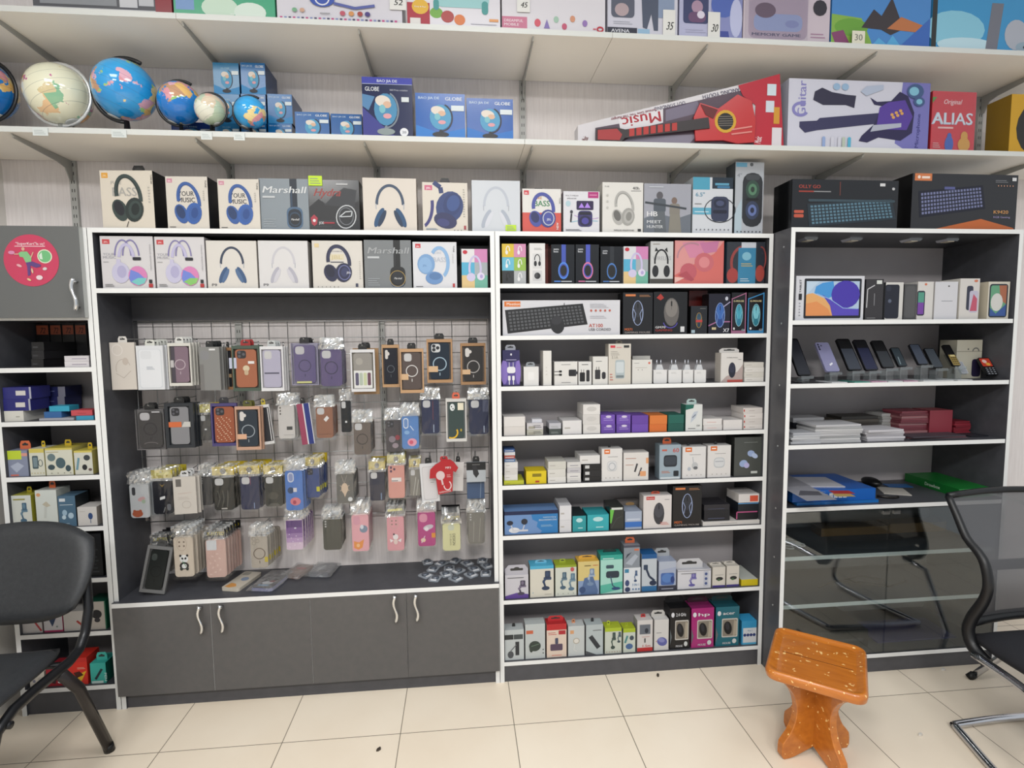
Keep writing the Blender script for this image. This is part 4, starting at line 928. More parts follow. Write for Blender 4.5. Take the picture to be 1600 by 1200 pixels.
bx(HB, 'black carton with a cobalt blue round headphone on the top shelf', HC, 861, 898, 382, 'C1', '#202329', a_dk('#4f8ae6', '#4056b8'), '#15171b', d=.06, rough=.2, group=G1)
bx(HB, 'black carton with a pink-rimmed blue headphone on the top shelf', HC, 899, 936, 382, 'C1', '#202329', a_dk('#d878a4', '#4a58c0'), '#15171b', d=.06, rough=.2, group=G1)
bx(HB, 'black carton with a dark headphone ringed in blue on the top shelf', HC, 938, 972, 385, 'C1', '#1d2026', a_dk('#4a7cc4', '#20262e'), '#14161a', d=.06, rough=.2, group=G1)
bx(HB, 'pastel four-colour carton on the top shelf beside the dark headphone cartons', HC, 974, 1013, 385, 'C1', '#dfe0e4', a_pastel, '#b8b8bc', d=.06, group=G1)
def a_cat(a):
    a.t('WIRELESS', .1, .56, .09, '#a6a8aa', .8); a.o(.48, .52, .32, .3, .07, '#1a1c20', -10, 190); a.e(.22, .3, .14, .14, '#25272c'); a.e(.72, .3, .14, .14, '#25272c'); a.p([(.18, .76), (.24, .86), (.34, .78)], '#1a1c20'); a.p([(.62, .8), (.72, .86), (.76, .74)], '#1a1c20')
    a.r(0, 0, 1, .12, '#4a4844'); a.lines(.1, .93, .4, .96, 1, '#7c6a50')
bx(HB, 'grey-white carton with black cat-ear headphones', HC, 1016, 1052, 377, 'C1', '#cfd0d0', a_cat, '#8a8a8a', d=.06, group=G1)
def a_pink(a):
    a.p([(0, 0), (0, .2), (.3, .4), (.8, .7), (1, 1), (1, 0)], '#d8706a'); a.p([(.15, .95), (.3, .6), (.55, .62), (.6, 1)], '#d88aa8'); a.p([(.5, .95), (.6, .7), (.85, .75), (.9, 1)], '#c87aa4')
    a.e(.6, .5, .2, .22, '#cc6c74', -15); a.e(.6, .5, .11, .13, '#e08c90', -15); a.e(.28, .28, .17, .2, '#c4606c', -15); a.p([(.06, .2), (.16, .16), (.34, .06), (.4, .1), (.24, .3)], '#b4505c'); a.p([(.0, .02), (.2, .14), (.0, .16)], '#f0c0b8'); a.o(.34, .6, .3, .36, .03, '#b88a98', 60, 180)
bx(HB, 'wide coral pink carton with soft pink headphones', HC, 1054, 1131, 376, 'C1', '#e09a98', a_pink, '#9a4a44', d=.08, group=G1)
def a_clr(a):
    a.p([(0, 0), (0, 1), (1, 1), (1, 0)], '#1b2430'); a.o(.45, .5, .36, .42, .07, '#a83c34', 60, 200); a.e(.16, .2, .15, .18, '#b83c34'); a.e(.88, .25, .12, .2, '#b4483c'); a.r(.3, .0, .76, .86, '#2f8fb8'); a.r(.38, .86, .76, .99, '#dfe4ea')
    a.e(.52, .66, .12, .1, '#8fd0e4'); a.lines(.38, .42, .68, .52, 2, '#e0c468'); a.lines(.36, .06, .6, .16, 2, '#dff0f6'); a.o(.9, .6, .14, .3, .04, '#8c3c38', -60, 100)
o = bx(HB, 'clear carton with red headphones around a blue card at the end of the top shelf', HC, 1135, 1195, 378, 'C1', '#22303c', a_clr, '#2c4454', d=.07, film=True, group=G1)
# --- shelf 2: keyboard and mice
def a_at(a):
    a.r(.015, .82, .15, .97, '#e07a35'); a.t('Meetion', .035, .86, .08, '#fbe9dc', .11)
    q = a.sub(.02, .04, .72, .92); kbd(q, '#1c1d20', '#5a5c60', 6, 20); a.e(.46, .3, .06, .26, '#26272b', 12); a.e(.455, .42, .045, .12, '#35363b', 12); a.l([(.52, .82), (.52, .92)], .02, '#222')
    a.t('AT100', .73, .22, .1, '#c4523c', .12); a.t('USB CORDED', .73, .12, .07, '#6a6a70', .19); a.dots(.75, .7, .91, 5, .035, '#c4604c'); a.lines(.74, .78, .9, .92, 3, '#c4c4cc'); a.lines(.74, .48, .88, .58, 2, '#c8c8d0')
bx('keyboard_carton', 'long white keyboard and mouse carton on the second shelf of the tall unit', 'keyboard carton', 785, 969, 469, 'C2', '#dcdce2', a_at, '#b8b8bc', d=.12)
GM = 'mouse cartons on the second shelf of the tall unit'
MC = 'mouse carton'
def a_m1(a):
    mouse(a.sub(.18, .2, .82, .85), '#20222a', '#33363f', '#a8b8e0'); a.t('M371', .06, .09, .06, '#d8713c', .25); a.t('GAMING MOUSE', .06, .03, .04, '#b8b0ac', .86); a.r(.08, .91, .42, .96, '#d8804a'); a.lines(.55, .9, .92, .96, 2, '#b8825a')
bx('mouse_carton', 'black carton with an orange-lettered gaming mouse next to the long keyboard carton', MC, 973, 1020, 457, 'C2', '#1e1f23', a_m1, '#121214', d=.07, rough=.3, group=GM)
def a_m2(a):
    mouse(a.sub(.14, .16, .92, .92), '#6a6664', '#85807c', None, .26); a.o(.5, .3, .22, .16, .025, '#5a50b0', 190, 350); a.p([(.08, .86), (.2, .96), (.3, .86), (.2, .8)], '#b03830'); a.t('GM70', .05, .14, .05, '#e4e4e6', .3); a.t('GAMING', .05, .07, .05, '#a83c38', .5); a.r(.8, .05, .92, .18, '#dfe0e2')
bx('mouse_carton', 'black carton with a bare grey gaming mouse on the second shelf', MC, 1021, 1074, 456, 'C2', '#1b1c20', a_m2, '#101012', d=.07, rough=.3, group=GM)
bx('mouse_carton', 'dark red carton behind the shortest mouse carton', MC, 1076, 1105, 454, 'C2', '#6c2220', None, '#3c1412', d=.06, Y=.1, rough=.3, group=GM)
def a_m3(a): q = a.sub(.25, .2, .75, .8); mouse(q, '#22384a', '#35566c', '#c89a3c', .3); a.r(.04, .03, .26, .14, '#a8c0cc'); a.lines(.55, .9, .9, .94, 1, '#888'); a.r(.3, .42, .7, .5, '#c43c3c')
bx('mouse_carton', 'short black carton with a rainbow-lit mouse, lowest on the second shelf', MC, 1079, 1105, 478, 'C2', '#22252b', a_m3, '#131417', d=.06, rough=.3, group=GM)
def a_m4(a):
    a.l([(.0, .2), (.4, .3), (1, .3)], .05, '#a86c98'); a.l([(.5, .6), (1, .8)], .04, '#b8b0d0'); mouse(a.sub(.18, .14, .88, .82), '#24468a', '#3c6cb8', '#8aa8e0', .26); a.t('X7', .68, .04, .09, '#f0f0f6', .28); a.e(.82, .88, .07, .05, '#ccd0dc'); a.r(.15, .1, .35, .16, '#c8b890')
bx('mouse_carton', 'black carton with a sapphire mouse and white crossing streaks', MC, 1107, 1141, 459, 'C2', '#1d1d2c', a_m4, '#101014', d=.06, rough=.25, group=GM)
def a_m5(edge, c1, c2, nm):
    def f(a):
        a.r(0, 0, .06, .86, edge); a.r(.93, 0, 1, 1, edge); a.l([(0, .84), (1, .99)], .06, edge); a.r(0, 0, 1, .07, edge); mouse(a.sub(.14, .16, .88, .76), c1, c2, '#9fd8e4', .28); a.t('G-MOUSE', .12, .77, .045, '#e4d8a8', .7); a.t(nm, .7, .06, .05, '#c8d4e0', .22); a.e(.18, .12, .06, .03, '#e8e8ea')
    return f
bx('mouse_carton', 'carton edged in mauve with a turquoise mouse', MC, 1142.5, 1166, 457, 'C2', '#15161c', a_m5('#a86a8c', '#2c7c9c', '#4aa8c0', 'G6'), '#101014', d=.06, rough=.25, group=GM)
bx('mouse_carton', 'carton edged in bright blue with a glowing mouse, last on the second shelf', MC, 1168, 1194, 457, 'C2', '#15161c', a_m5('#3a8cc4', '#28788c', '#7cc8d8', 'G7'), '#101014', d=.06, rough=.25, group=GM)
# --- shelf 3: chargers
G3 = 'charger cartons on the third shelf'; CH = 'charger carton'
def a_p1(a):
    a.e(.1, .4, .2, .35, '#8a74c4'); a.e(.9, .4, .16, .35, '#8a74c4'); a.r(0, 0, 1, .04, '#2c2450'); a.p([(0, .72), (.5, .66), (1, .72), (1, 1), (0, 1)], '#2c2858'); a.e(.5, .88, .05, .03, '#e8e8f0'); a.lines(.2, .72, .8, .78, 1, '#a8a4c8')
    q = a.sub(.2, .36, .8, .66); q.rr(.1, 0, .9, .6, .2, '#f0eff4'); q.r(.28, .6, .34, 1, '#d8d8de'); q.r(.66, .6, .72, 1, '#d8d8de')
    for x in (.38, .62): a.rr(x-.07, .16, x+.07, .29, .04, '#f4f2f8'); a.l([(x, .04), (x, .16)], .05, '#f0f0f4')
bx('charger_carton', 'violet carton with a white plug and two cable ends against the unit side', CH, 785, 812.5, 547, 'C3', '#5a4c96', a_p1, '#3c3470', d=.05, tab=('#c9ccd4', .5, .6, .02), group=G3)
bx('charger_carton', 'small square white carton with a clear hook beside the violet one', CH, 818, 842, 573, 'C3', '#ebeae8', lambda a: (a.lines(.42, .4, .56, .6, 3, '#d0cecc'), a.rr(.3, .3, .7, .72, .06, '#f4f3f2')), '#d4d2d0', d=.045, tab=('#9fa4a8', .5, .6, .017), group=G3)
bx('charger_carton', 'tall narrow white carton standing on edge on the third shelf', CH, 848.5, 862, 548, 'C3', '#eceae4', lambda a: a.lines(.3, .3, .5, .6, 3, '#d8d4cc'), '#dcd8d0', d=.07, group=G3, yaw=2)
def a_cab(a):
    a.lines(.3, .86, .7, .93, 1, '#888'); a.l([(.0, .58), (.2, .58)], .03, '#333'); a.l([(0, .44), (.2, .44)], .03, '#333'); a.rr(.2, .54, .32, .63, .02, '#222'); a.rr(.2, .4, .32, .49, .02, '#222'); a.rr(.62, .38, .95, .66, .04, '#26262a'); a.rr(.88, .46, 1, .58, .02, '#3a3a40'); a.lines(.3, .1, .7, .17, 1, '#999')
bx('charger_carton', 'wide white carton with two black cable ends', CH, 866, 902.5, 565, 'C3', '#e8e6e2', a_cab, '#d0cdc8', d=.06, group=G3)
def a_blk(a): q = a.sub(.08, .14, .92, .78); q.rr(.02, .0, .5, .62, .08, '#1c1c20'); q.l([(.16, .6), (.16, .82)], .05, '#333'); q.l([(.38, .6), (.38, .82)], .05, '#333'); q.rr(.62, .0, .92, .78, .08, '#2a2a2e'); a.lines(.25, .86, .75, .93, 1, '#444')
bx('charger_carton', 'small white carton with a black two-pin plug next to the cable carton', CH, 903.5, 924.5, 565, 'C3', '#e6e5e2', a_blk, '#d0cdc8', d=.06, group=G3)
def a_gry(a): q = a.sub(.1, .14, .9, .66); q.rr(.05, .1, .5, .75, .06, '#36363a'); q.l([(.18, .7), (.18, .95)], .05, '#444'); q.l([(.38, .7), (.38, .95)], .05, '#444'); q.rr(.62, .1, .95, .6, .2, '#2e2e34'); a.lines(.2, .82, .6, .88, 1, '#888')
bx('charger_carton', 'taller white carton with a grey plug and a small round adapter', CH, 926, 950, 557, 'C3', '#e6e4df', a_gry, '#cfccc6', d=.06, group=G3)
def a_31(a): a.r(.08, .9, .3, .96, '#d8404c'); a.lines(.35, .9, .58, .95, 1, '#d88890'); a.r(.68, .9, .92, .96, '#333'); a.t('3.1A', .14, .63, .07, '#a8a49c', .28); a.lines(.1, .72, .5, .84, 3, '#b4b0a8'); a.rr(.3, .14, .72, .6, .08, '#b8c4c8'); a.rr(.34, .28, .68, .55, .05, '#d4dcdf'); a.r(.34, .16, .68, .22, '#7c888c'); a.lines(.06, .1, .2, .3, 3, '#c8746c')
bx('charger_carton', 'tallest cream carton on the third shelf with a grey charger and a red mark', CH, 950.5, 986, 537, 'C3', '#dcd6cb', a_31, '#c4beb4', d=.05, tab=('#cfc5b4', .55, .3, .012), group=G3)
bx('charger_carton', 'plain white carton standing behind the one with the orange dot', CH, 988, 1016, 556, 'C3', '#dedcd6', None, '#c8c5c0', d=.04, Y=.08, group=G3)
bx('charger_carton', 'white carton with a faint pattern and a small orange dot', CH, 987.5, 1019, 562, 'C3', '#e4e2dd', lambda a: (a.e(.86, .86, .06, .05, '#d87a6a'), a.lines(.1, .85, .35, .9, 1, '#999'), a.lines(.15, .66, .75, .72, 1, '#c8c4bc'), a.dots(.3, .58, .5, 2, .02, '#777')), '#cfccc6', d=.05, group=G3)
G3b = 'white two-pin chargers on the third shelf'
def charger(x0, x1, label):
    Y = .02; X0, X1 = onY(x0, 590, Y).x, onY(x1, 590, Y).x; h = onY(x0, 578, Y).z-CZS[2]; w = X1-X0
    o = empty('wall_charger', (X0, Y, CZS[2]+.0004)); tag(o, label, 'charger', G3b)
    b = MB(); pts = rrect(0, 0, w, h, .004); b.prism(pts, 0, .035, M('#ecebea', .25)); Art(b, 0, 0, w, h).lines(.2, .72, .6, .86, 2, '#b8b8b8'); b.obj('charger_body', o)
    b = MB(); b.prism([(w*.2, h), (w*.8, h), (w*.68, h+.02), (w*.32, h+.02)], .008, .027, M('#d6d8dc', .25)); b.obj('plug_base', o)
    for f in (.35, .65):
        b = MB(); b.tube([(w*f, .017, h+.018), (w*f, .017, h+.04)], .0024, M('#b4b8c0', .25, .7), 8); b.obj('pin', o)
for x0, x1, t_ in ((1021, 1042, 'white two-pin charger right beside the carton with the orange dot'), (1044.5, 1065, 'second white two-pin charger from the orange-dotted carton'), (1067, 1083, 'third white two-pin charger from the orange-dotted carton'), (1085, 1103, 'white two-pin charger with empty shelf on its far side')): charger(x0, x1, t_)
def a_wm(a):
    a.p([(0, .0), (.25, .2), (.75, .35), (1, .6), (1, 0)], '#b9a8a4'); a.r(.3, 0, 1, .08, '#c05048'); mouse(a.sub(.3, .12, .72, .72), '#262838', '#34364a', None, .36); a.t('wireless mouse', .25, .82, .04, '#555', .5); a.lines(.78, .76, .92, .8, 1, '#777')
bx('mouse_carton', 'white and rose carton with a black wireless mouse near the end of the third shelf', MC, 1126, 1161, 551, 'C3', '#e2deda', a_wm, '#cfc8c0', d=.05, tab=('#dcd8d4', .5, .9, .018))
def pile(label, cat, nm, x0, x1, y0, y1, n, row, cols, grp, d=.08, **k):
    ys = [y0+(y1-y0)*i/n for i in range(n+1)]
    lb = ['bottom', 'second', 'third', 'fourth', 'topmost']; L_ = []
    for i in range(n): L_.append(label+(', topmost of its pile' if i == n-1 else ', bottom of its pile' if i == 0 else ', %s from the bottom' % lb[i]))
    if n == 1: L_ = [label]
    return stack(nm, label, cat, x0, x1, ys, row, cols, grp, d, labels=L_, **k)
def a_w(a): a.lines(.1, .4, .4, .7, 1, '#b8b4ae')
pile('thin white carton ending the third shelf', 'phone accessory carton', 'accessory_carton', 1163, 1194, 597, 566, 4, 'C3', ['#e6e2dc', '#dcd8d0'], 'thin white cartons at the end of the third shelf', art=a_w, d=.09)
# --- shelf 4
AC = 'accessory carton'; AN = 'accessory_carton'
pile('white carton against the unit side on the fourth shelf', AC, AN, 787, 821, 682, 651, 2, 'C4', ['#dfdad6', '#e6e2df'], 'white cartons starting the fourth shelf', d=.08)
pile('grey-white gadget carton with dark print', AC, AN, 823, 849, 681, 661, 2, 'C4', ['#b9b8ac', '#cfccd0'], 'small gadget cartons', art=lambda a: (a.r(.1, .1, .5, .5, '#a8a496'), a.lines(.4, .3, .9, .8, 2, '#4a4850')), d=.08)
pile('dark carton beneath a pale one beside the gadget cartons', AC, AN, 858, 877, 679, 661, 2, 'C4', ['#4a5250', '#c4c4cc'], 'small gadget cartons', art=lambda a: a.lines(.15, .2, .8, .6, 2, '#98a09c'), d=.08)
for x0, x1, zz, t_ in ((831, 847, 655, 'small white earbud case lying on the gadget cartons'),):
    bx('earbud_case', t_, 'earbud case', x0, x1, 655, 'C4', '#e2e2e8', None, d=.04, Y=.03, yb=661)
bx(AN, 'wide white carton before the pile of three on the fourth shelf', AC, 879, 909, 657, 'C4', '#e6e4e4', a_w, d=.12)
pile('thick white carton on the fourth shelf', AC, AN, 911, 938, 678.5, 632, 3, 'C4', ['#e4e1de', '#dcd9d6', '#e8e5e2'], 'pile of three thick white cartons', d=.11, art=lambda a: a.e(.5, .55, .3, .25, '#d2cfcc'))
def a_prp(a): a.lines(.2, .4, .85, .8, 2, '#a894d8'); a.e(.55, .8, .2, .12, '#dcd4ea')
GP = 'purple cartons on the fourth shelf'
pile('purple carton beside the three thick white ones', AC, AN, 939, 961.5, 678, 648, 2, 'C4', ['#6a4aa8', '#7452b4'], GP, art=a_prp, d=.1)
pile('purple carton in the middle of the purple group', AC, AN, 963, 985.5, 677, 648, 2, 'C4', ['#6a4aa8', '#7452b4'], GP, art=a_prp, d=.1)
pile('purple carton touching the orange ones', AC, AN, 987, 1013, 676, 649, 2, 'C4', ['#7450b4', '#6c48a8'], GP, art=None, d=.1)
pile('orange carton between the purple and green ones', AC, AN, 1014.5, 1042, 676, 649, 2, 'C4', ['#dc7434', '#e2803c'], 'orange cartons on the fourth shelf', d=.1)
pile('dark green carton next to the orange ones', AC, AN, 1043.5, 1068.5, 675, 648, 2, 'C4', ['#1c5a50', '#22665a'], 'green cartons on the fourth shelf', d=.1)
def a_gw(a): a.p([(0, .8), (0, 1), (.5, 1), (.45, .86)], '#1f6a5c'); a.p([(.3, .3), (.6, .5), (.75, .75), (.5, .72), (.35, .55)], '#c4ccd8'); a.lines(.15, .08, .6, .14, 1, '#555'); a.l([(.4, .5), (.6, .62)], .06, '#7c8494'); a.t('15W', .66, .16, .07, '#666', .2)
bx('charger_carton', 'upright white and green charger carton rising over the fourth shelf piles', CH, 1071, 1097.5, 632, 'C4', '#e2e4e2', a_gw, '#2a6c5c', d=.05, tab=('#b8d0cc', .5, .6, .02))
GW = 'white cartons ending the fourth shelf'
pile('flat white carton beside the green-white charger carton', AC, AN, 1099, 1128.5, 674, 654, 2, 'C4', ['#e2dedc', '#e8e4e2'], GW, art=lambda a: a.lines(.2, .4, .7, .6, 1, '#e0a8a0'), d=.1)
bx(AN, 'single low white carton between the last two piles of the fourth shelf', AC, 1130, 1160, 656, 'C4', '#e6e2e0', None, d=.1, group=GW)
pile('flat red-printed white carton ending the fourth shelf', AC, AN, 1161.5, 1192, 671.5, 637, 4, 'C4', ['#e6e0dc', '#dcd6d2'], GW, art=lambda a: (a.lines(.3, .4, .6, .7, 1, '#b8b0ac'), a.r(.02, .3, .08, .7, '#c4483c')), d=.1)
# --- shelf 5
yg = bx(AN, 'lime carton lying under the white and striped ones', AC, 787, 819, 751, 'C5', '#c8cc3a', lambda a: a.lines(.1, .2, .3, .5, 1, '#8a8c30'), '#a8ac30', d=.1)
def top_of(o): return o.location.z+max(v.co.z for v in o.data.vertices)
def pile_on(label, nm, x0, x1, base, hs, cols, grp, Y, d, art=None, cat=None):
    """hs: thickness in metres of each carton, bottom first"""
    z = base+.0004; lb = ['bottom', 'second', 'third', 'fourth', 'fifth']; out = []
    for i, h in enumerate(hs):
        yr = proj((onY(x0, 700, Y).x, Y, z))[1]; X0, X1 = onY(x0, yr, Y).x+.001, onY(x1, yr, Y).x-.001
        rw = 'A' if X1 < XA1 else 'C' if X1 < XC1 else 'D'; X0, X1, d = fit(rw, X0+.002, X1-.002, Y, d)
        b = MB(); b.box(0, 0, 0, X1-X0, d, h-.0004, M(cols[i % len(cols)], .4))
        if art: art(Art(b, 0, 0, X1-X0, h))
        o = b.obj(nm, None, (X0+(random.uniform(-.002, .002) if i else 0), Y, z)); n = len(hs)
        tag(o, label+('' if n == 1 else ', topmost of its pile' if i == n-1 else ', bottom of its pile' if i == 0 else ', %s from the bottom' % lb[i]), cat or AC, grp); z += h; out.append(o)
    return out
ws = pile_on('white carton above the lime one', AN, 787, 810, top_of(yg), [.024, .024, .024], ['#e4e2e0', '#dad7d4'], 'white cartons above the lime one', .018, .08, a_w)
pile_on('thin striped carton above the white ones', AN, 787, 806, top_of(ws[-1]), [.013]*4, ['#5a7ca8', '#b45448', '#d8d8dc', '#3a5c94'], 'thin striped cartons', .025, .06, lambda a: a.lines(.1, .3, .9, .8, 1, '#e8e8ea'))
def a_yel(a): a.r(.3, .55, .75, .8, '#8a7a10'); a.r(.45, .1, .65, .25, '#c04030')
bx(AN, 'bright yellow carton with a dark imprint on the fifth shelf', AC, 822, 854, 736, 'C5', '#e6cc1c', a_yel, '#c4ac18', d=.08)
pile('white carton in the pile after the bright yellow one', AC, AN, 856, 884.5, 757, 721, 3, 'C5', ['#e6e4e0', '#dedcd6', '#d6d4cc'], 'white cartons after the yellow one', art=a_w, d=.09)
pile('off-white grey-printed carton before the black pile', AC, AN, 886, 908, 756, 722, 4, 'C5', ['#dcdad8', '#e4e2e0', '#c8c6ca'], 'off-white cartons with print', art=lambda a: a.lines(.2, .3, .8, .7, 1, '#9a98a0'), d=.09)
kp = pile('black carton with a white label', AC, AN, 911, 938.5, 754.5, 725, 3, 'C5', ['#1e1e20', '#242427'], 'black labelled cartons', art=lambda a: a.r(.1, .3, .35, .8, '#d0d0d0'), d=.09)
pile_on('white carton lying on the black labelled ones', AN, 905, 938.5, top_of(kp[-1]), [.034], ['#e6e4e2'], None, .015, .1, a_w)
G5 = 'upright gadget cartons on the fifth shelf'
def a_or(pic):
    def f(a):
        a.r(.12, .84, .4, .98, '#e0722c'); a.r(.17, .89, .35, .93, '#fbe8dc'); a.lines(.3, .74, .78, .78, 1, '#999'); pic(a.sub(.2, .2, .8, .7)); a.dots(.2, .1, .8, 4, .02, '#b8b4b0')
    return f
bx(AN, 'white carton with an orange badge and a faint earbud drawing, before the black pile', AC, 940, 972.5, 701, 'C5', '#e6e4e2', a_or(lambda a: (bcase(a, '#cfd0d2', '#e2e2e4'), a.o(.5, .5, .3, .25, .08, '#b8bcc0'))), '#d0ccca', d=.05, tab=('#222', .45, .12, .01), group=G5)
bx(AN, 'wide white carton with two slim lighters and an orange patch', AC, 974, 1013.5, 707, 'C5', '#e4e0dc', lambda a: (a.l([(.45, .3), (.55, .6)], .07, '#3a3a40'), a.l([(.6, .15), (.72, .45)], .06, '#55555c'), a.rr(.66, .14, .9, .32, .03, '#e8a878'), a.r(.9, .6, 1, .8, '#e8a878'), a.lines(.08, .78, .5, .84, 1, '#c09080'), a.lines(.08, .55, .4, .6, 1, '#c09080')), '#d0ccc8', d=.06, group=G5)
def a_60(a): a.t('60', .62, .78, .12, '#c84a3c', .28); a.r(.12, .82, .35, .87, '#c86454'); a.rr(.2, .36, .82, .7, .12, '#2a3038'); a.rr(.25, .41, .77, .66, .1, '#3c444e'); a.lines(.1, .18, .5, .26, 2, '#c8744c'); a.rr(.66, .08, .9, .24, .04, '#23282e'); a.r(.04, .0, .96, .06, '#d8e0e4')
bx(AN, 'grey-blue carton with an orange hook and a dark power bank', AC, 1030, 1064, 695, 'C5', '#9fb0bc', a_60, '#7c8c98', d=.05, tab=('#e06a3c', .45, .4, .025), group=G5)
bx(AN, 'white carton with an orange badge and a hanging cable', AC, 1066, 1103, 698, 'C5', '#e6e4e3', a_or(lambda a: (a.l([(.4, .95), (.45, .55), (.75, .5)], .05, '#b8bcc4'), a.e(.55, .4, .22, .22, '#c4c6c8'), a.e(.6, .25, .16, .1, '#6a6c70'), a.e(.15, .2, .12, .12, '#b8c0cc'))), '#d0ccca', d=.05, tab=('#222', .35, .12, .01), group=G5)
bx(AN, 'white carton with an orange badge next to the dark earbud carton', AC, 1105.5, 1142, 696, 'C5', '#e6e3e1', a_or(lambda a: (bcase(a, '#c4c8cc', '#dcdee0'), a.l([(.2, .6), (.8, .6)], .05, '#a4a8b0'))), '#d0ccca', d=.05, tab=('#222', .45, .12, .012), group=G5)
bx(AN, 'large dark grey carton with two pale blue earbuds at the end of the fifth shelf', AC, 1147, 1190, 683, 'C5', '#4c4f4c', lambda a: (a.e(.62, .58, .14, .08, '#9cb0d8', -15), a.e(.75, .52, .12, .06, '#b4c4e4', -30), a.e(.34, .33, .15, .09, '#9cb0d8', 15), a.e(.46, .28, .1, .07, '#b8b4e0'), a.r(.62, .07, .86, .13, '#c8ccc8'), a.lines(.35, .86, .85, .9, 1, '#7c807c')), '#2c2e2c', d=.07, rough=.25, group=G5)
# --- shelf 6
def a_tri(a):
    a.p([(.66, 0), (.7, .1), (.6, .3), (.62, .5), (.52, .62), (.5, .84), (1, .84), (1, 0)], '#2f7fc0'); a.r(0, .84, 1, 1, '#16234c'); a.e(.18, .18, .1, .12, '#e2e4ea'); a.rr(.14, .12, .44, .2, .05, '#d4d6de'); a.e(.1, .5, .06, .1, '#23283c'); a.e(.37, .54, .06, .13, '#2a2e3c'); a.l([(.12, .4), (.16, .2)], .05, '#c8ccd8'); a.l([(.37, .4), (.34, .2)], .05, '#c8ccd8')
    a.t('Adjustable', .97, .72, .06, '#d8e8f6', .25, rot=180, al='l'); a.t('ONCE CHARGING STAND', .98, .62, .07, '#e8f2fa', .34, rot=180); a.lines(.68, .3, .9, .4, 2, '#a4cce8')
bx('charger_carton', 'wide blue carton with a folding charging stand on the sixth shelf', CH, 788, 872, 798, 'C6', '#6f94c8', a_tri, '#2f5c94', d=.09)
pile('white carton right after the wide blue one', AC, AN, 874, 893, 835, 790, 2, 'C6', ['#dcdce0', '#e2e2e6'], 'white cartons after the wide blue one', art=a_w, d=.13)
def a_teal(a): a.e(.5, .72, .24, .14, '#bfe4e6'); a.lines(.4, .2, .75, .35, 1, '#c8eaec')
bx(AN, 'teal carton with a dark speckled top on the sixth shelf', AC, 894.5, 916, 806, 'C6', '#2a9ca4', a_teal, '#1c6c74', '#1a2c30', d=.12)
bx(AN, 'wider turquoise carton with a pale oval beside the dark-topped teal one', AC, 917.5, 951.5, 804, 'C6', '#35aeb8', a_teal, '#1c7c84', d=.1)
bx(AN, 'black carton with a lime green stripe on the sixth shelf', AC, 953, 975, 792, 'C6', '#2e3230', lambda a: (a.p([(0, .3), (0, .9), (.3, .9), (.1, .3)], '#6cc04c'), a.l([(.1, .1), (.5, .5), (.9, .6)], .02, '#555a58'), a.r(.1, .88, .9, .97, '#d8dcd8')), '#1c1e1d', d=.1, rough=.25)
bx(AN, 'grey-blue carton with a bright blue bottom band next to the mouse cartons', AC, 976.5, 1003, 799, 'C6', '#a9b4c8', lambda a: (a.r(0, .12, 1, .42, '#3c74c4'), a.r(.1, .5, .9, .6, '#c8d0e0')), '#8894a8', d=.08)
bx(AN, 'brown-grey carton behind the grey-blue one on the sixth shelf', AC, 965, 1000, 783, 'C6', '#8c8684', lambda a: a.e(.55, .85, .2, .1, '#d8b078'), '#6a6462', d=.05, Y=.13)
def a_wm2(a): a.r(.1, .87, .4, .97, '#c4403c'); a.t('Meetion', .13, .9, .04, '#f8e4e0', .24); mouse(a.sub(.26, .08, .84, .84), '#3c3c42', '#4c4c54', None, .3); a.lines(.75, .86, .92, .9, 1, '#999'); a.lines(.6, .1, .92, .2, 3, '#e08478')
bx('mouse_carton', 'white carton with a charcoal wireless mouse on the sixth shelf', MC, 1005, 1049.5, 774, 'C6', '#e2dcda', a_wm2, '#c4bebc', d=.05, tab=('#d85a3c', .5, .3, .01), yaw=0)
bx('mouse_carton', 'black carton with a violet-lit gaming mouse, tallest on the sixth shelf', MC, 1051, 1096.5, 759, 'C6', '#1a1a1d', a_m1, '#101012', d=.06, rough=.3)
fl = bx(AN, 'flat white carton lying beneath the dark boxes at the end of the sixth shelf', AC, 1098, 1187, 814, 'C6', '#dcd8d4', lambda a: a.lines(.3, .4, .6, .8, 1, '#b0aca8'), d=.12)
pile_on('black glossy carton lying on the flat white one', AN, 1099, 1141, top_of(fl), [.045, .024], ['#1c1d24', '#2b2a30'], 'black cartons on the flat white one', .02, .1, lambda a: a.lines(.15, .2, .8, .4, 1, '#4a5068'))
q = pile_on('pink-edged black carton lying on the flat white one', AN, 1150, 1184, top_of(fl), [.036], ['#1b1a20'], None, .02, .1, lambda a: (a.l([(0, .1), (0, .9), (1, .9)], .12, '#c85c90')))
q = pile_on('blue-edged black carton above the pink-edged one', AN, 1152, 1186, top_of(q[-1]), [.036], ['#1b2028'], None, .02, .1, lambda a: (a.l([(0, .9), (1, .9)], .12, '#5c94c8')))
pile_on('white carton with a red patch crowning the dark pile', AN, 1153, 1187, top_of(q[-1]), [.036], ['#e2dedc'], None, .02, .1, lambda a: a.r(.55, .1, .95, .8, '#d85a40'))
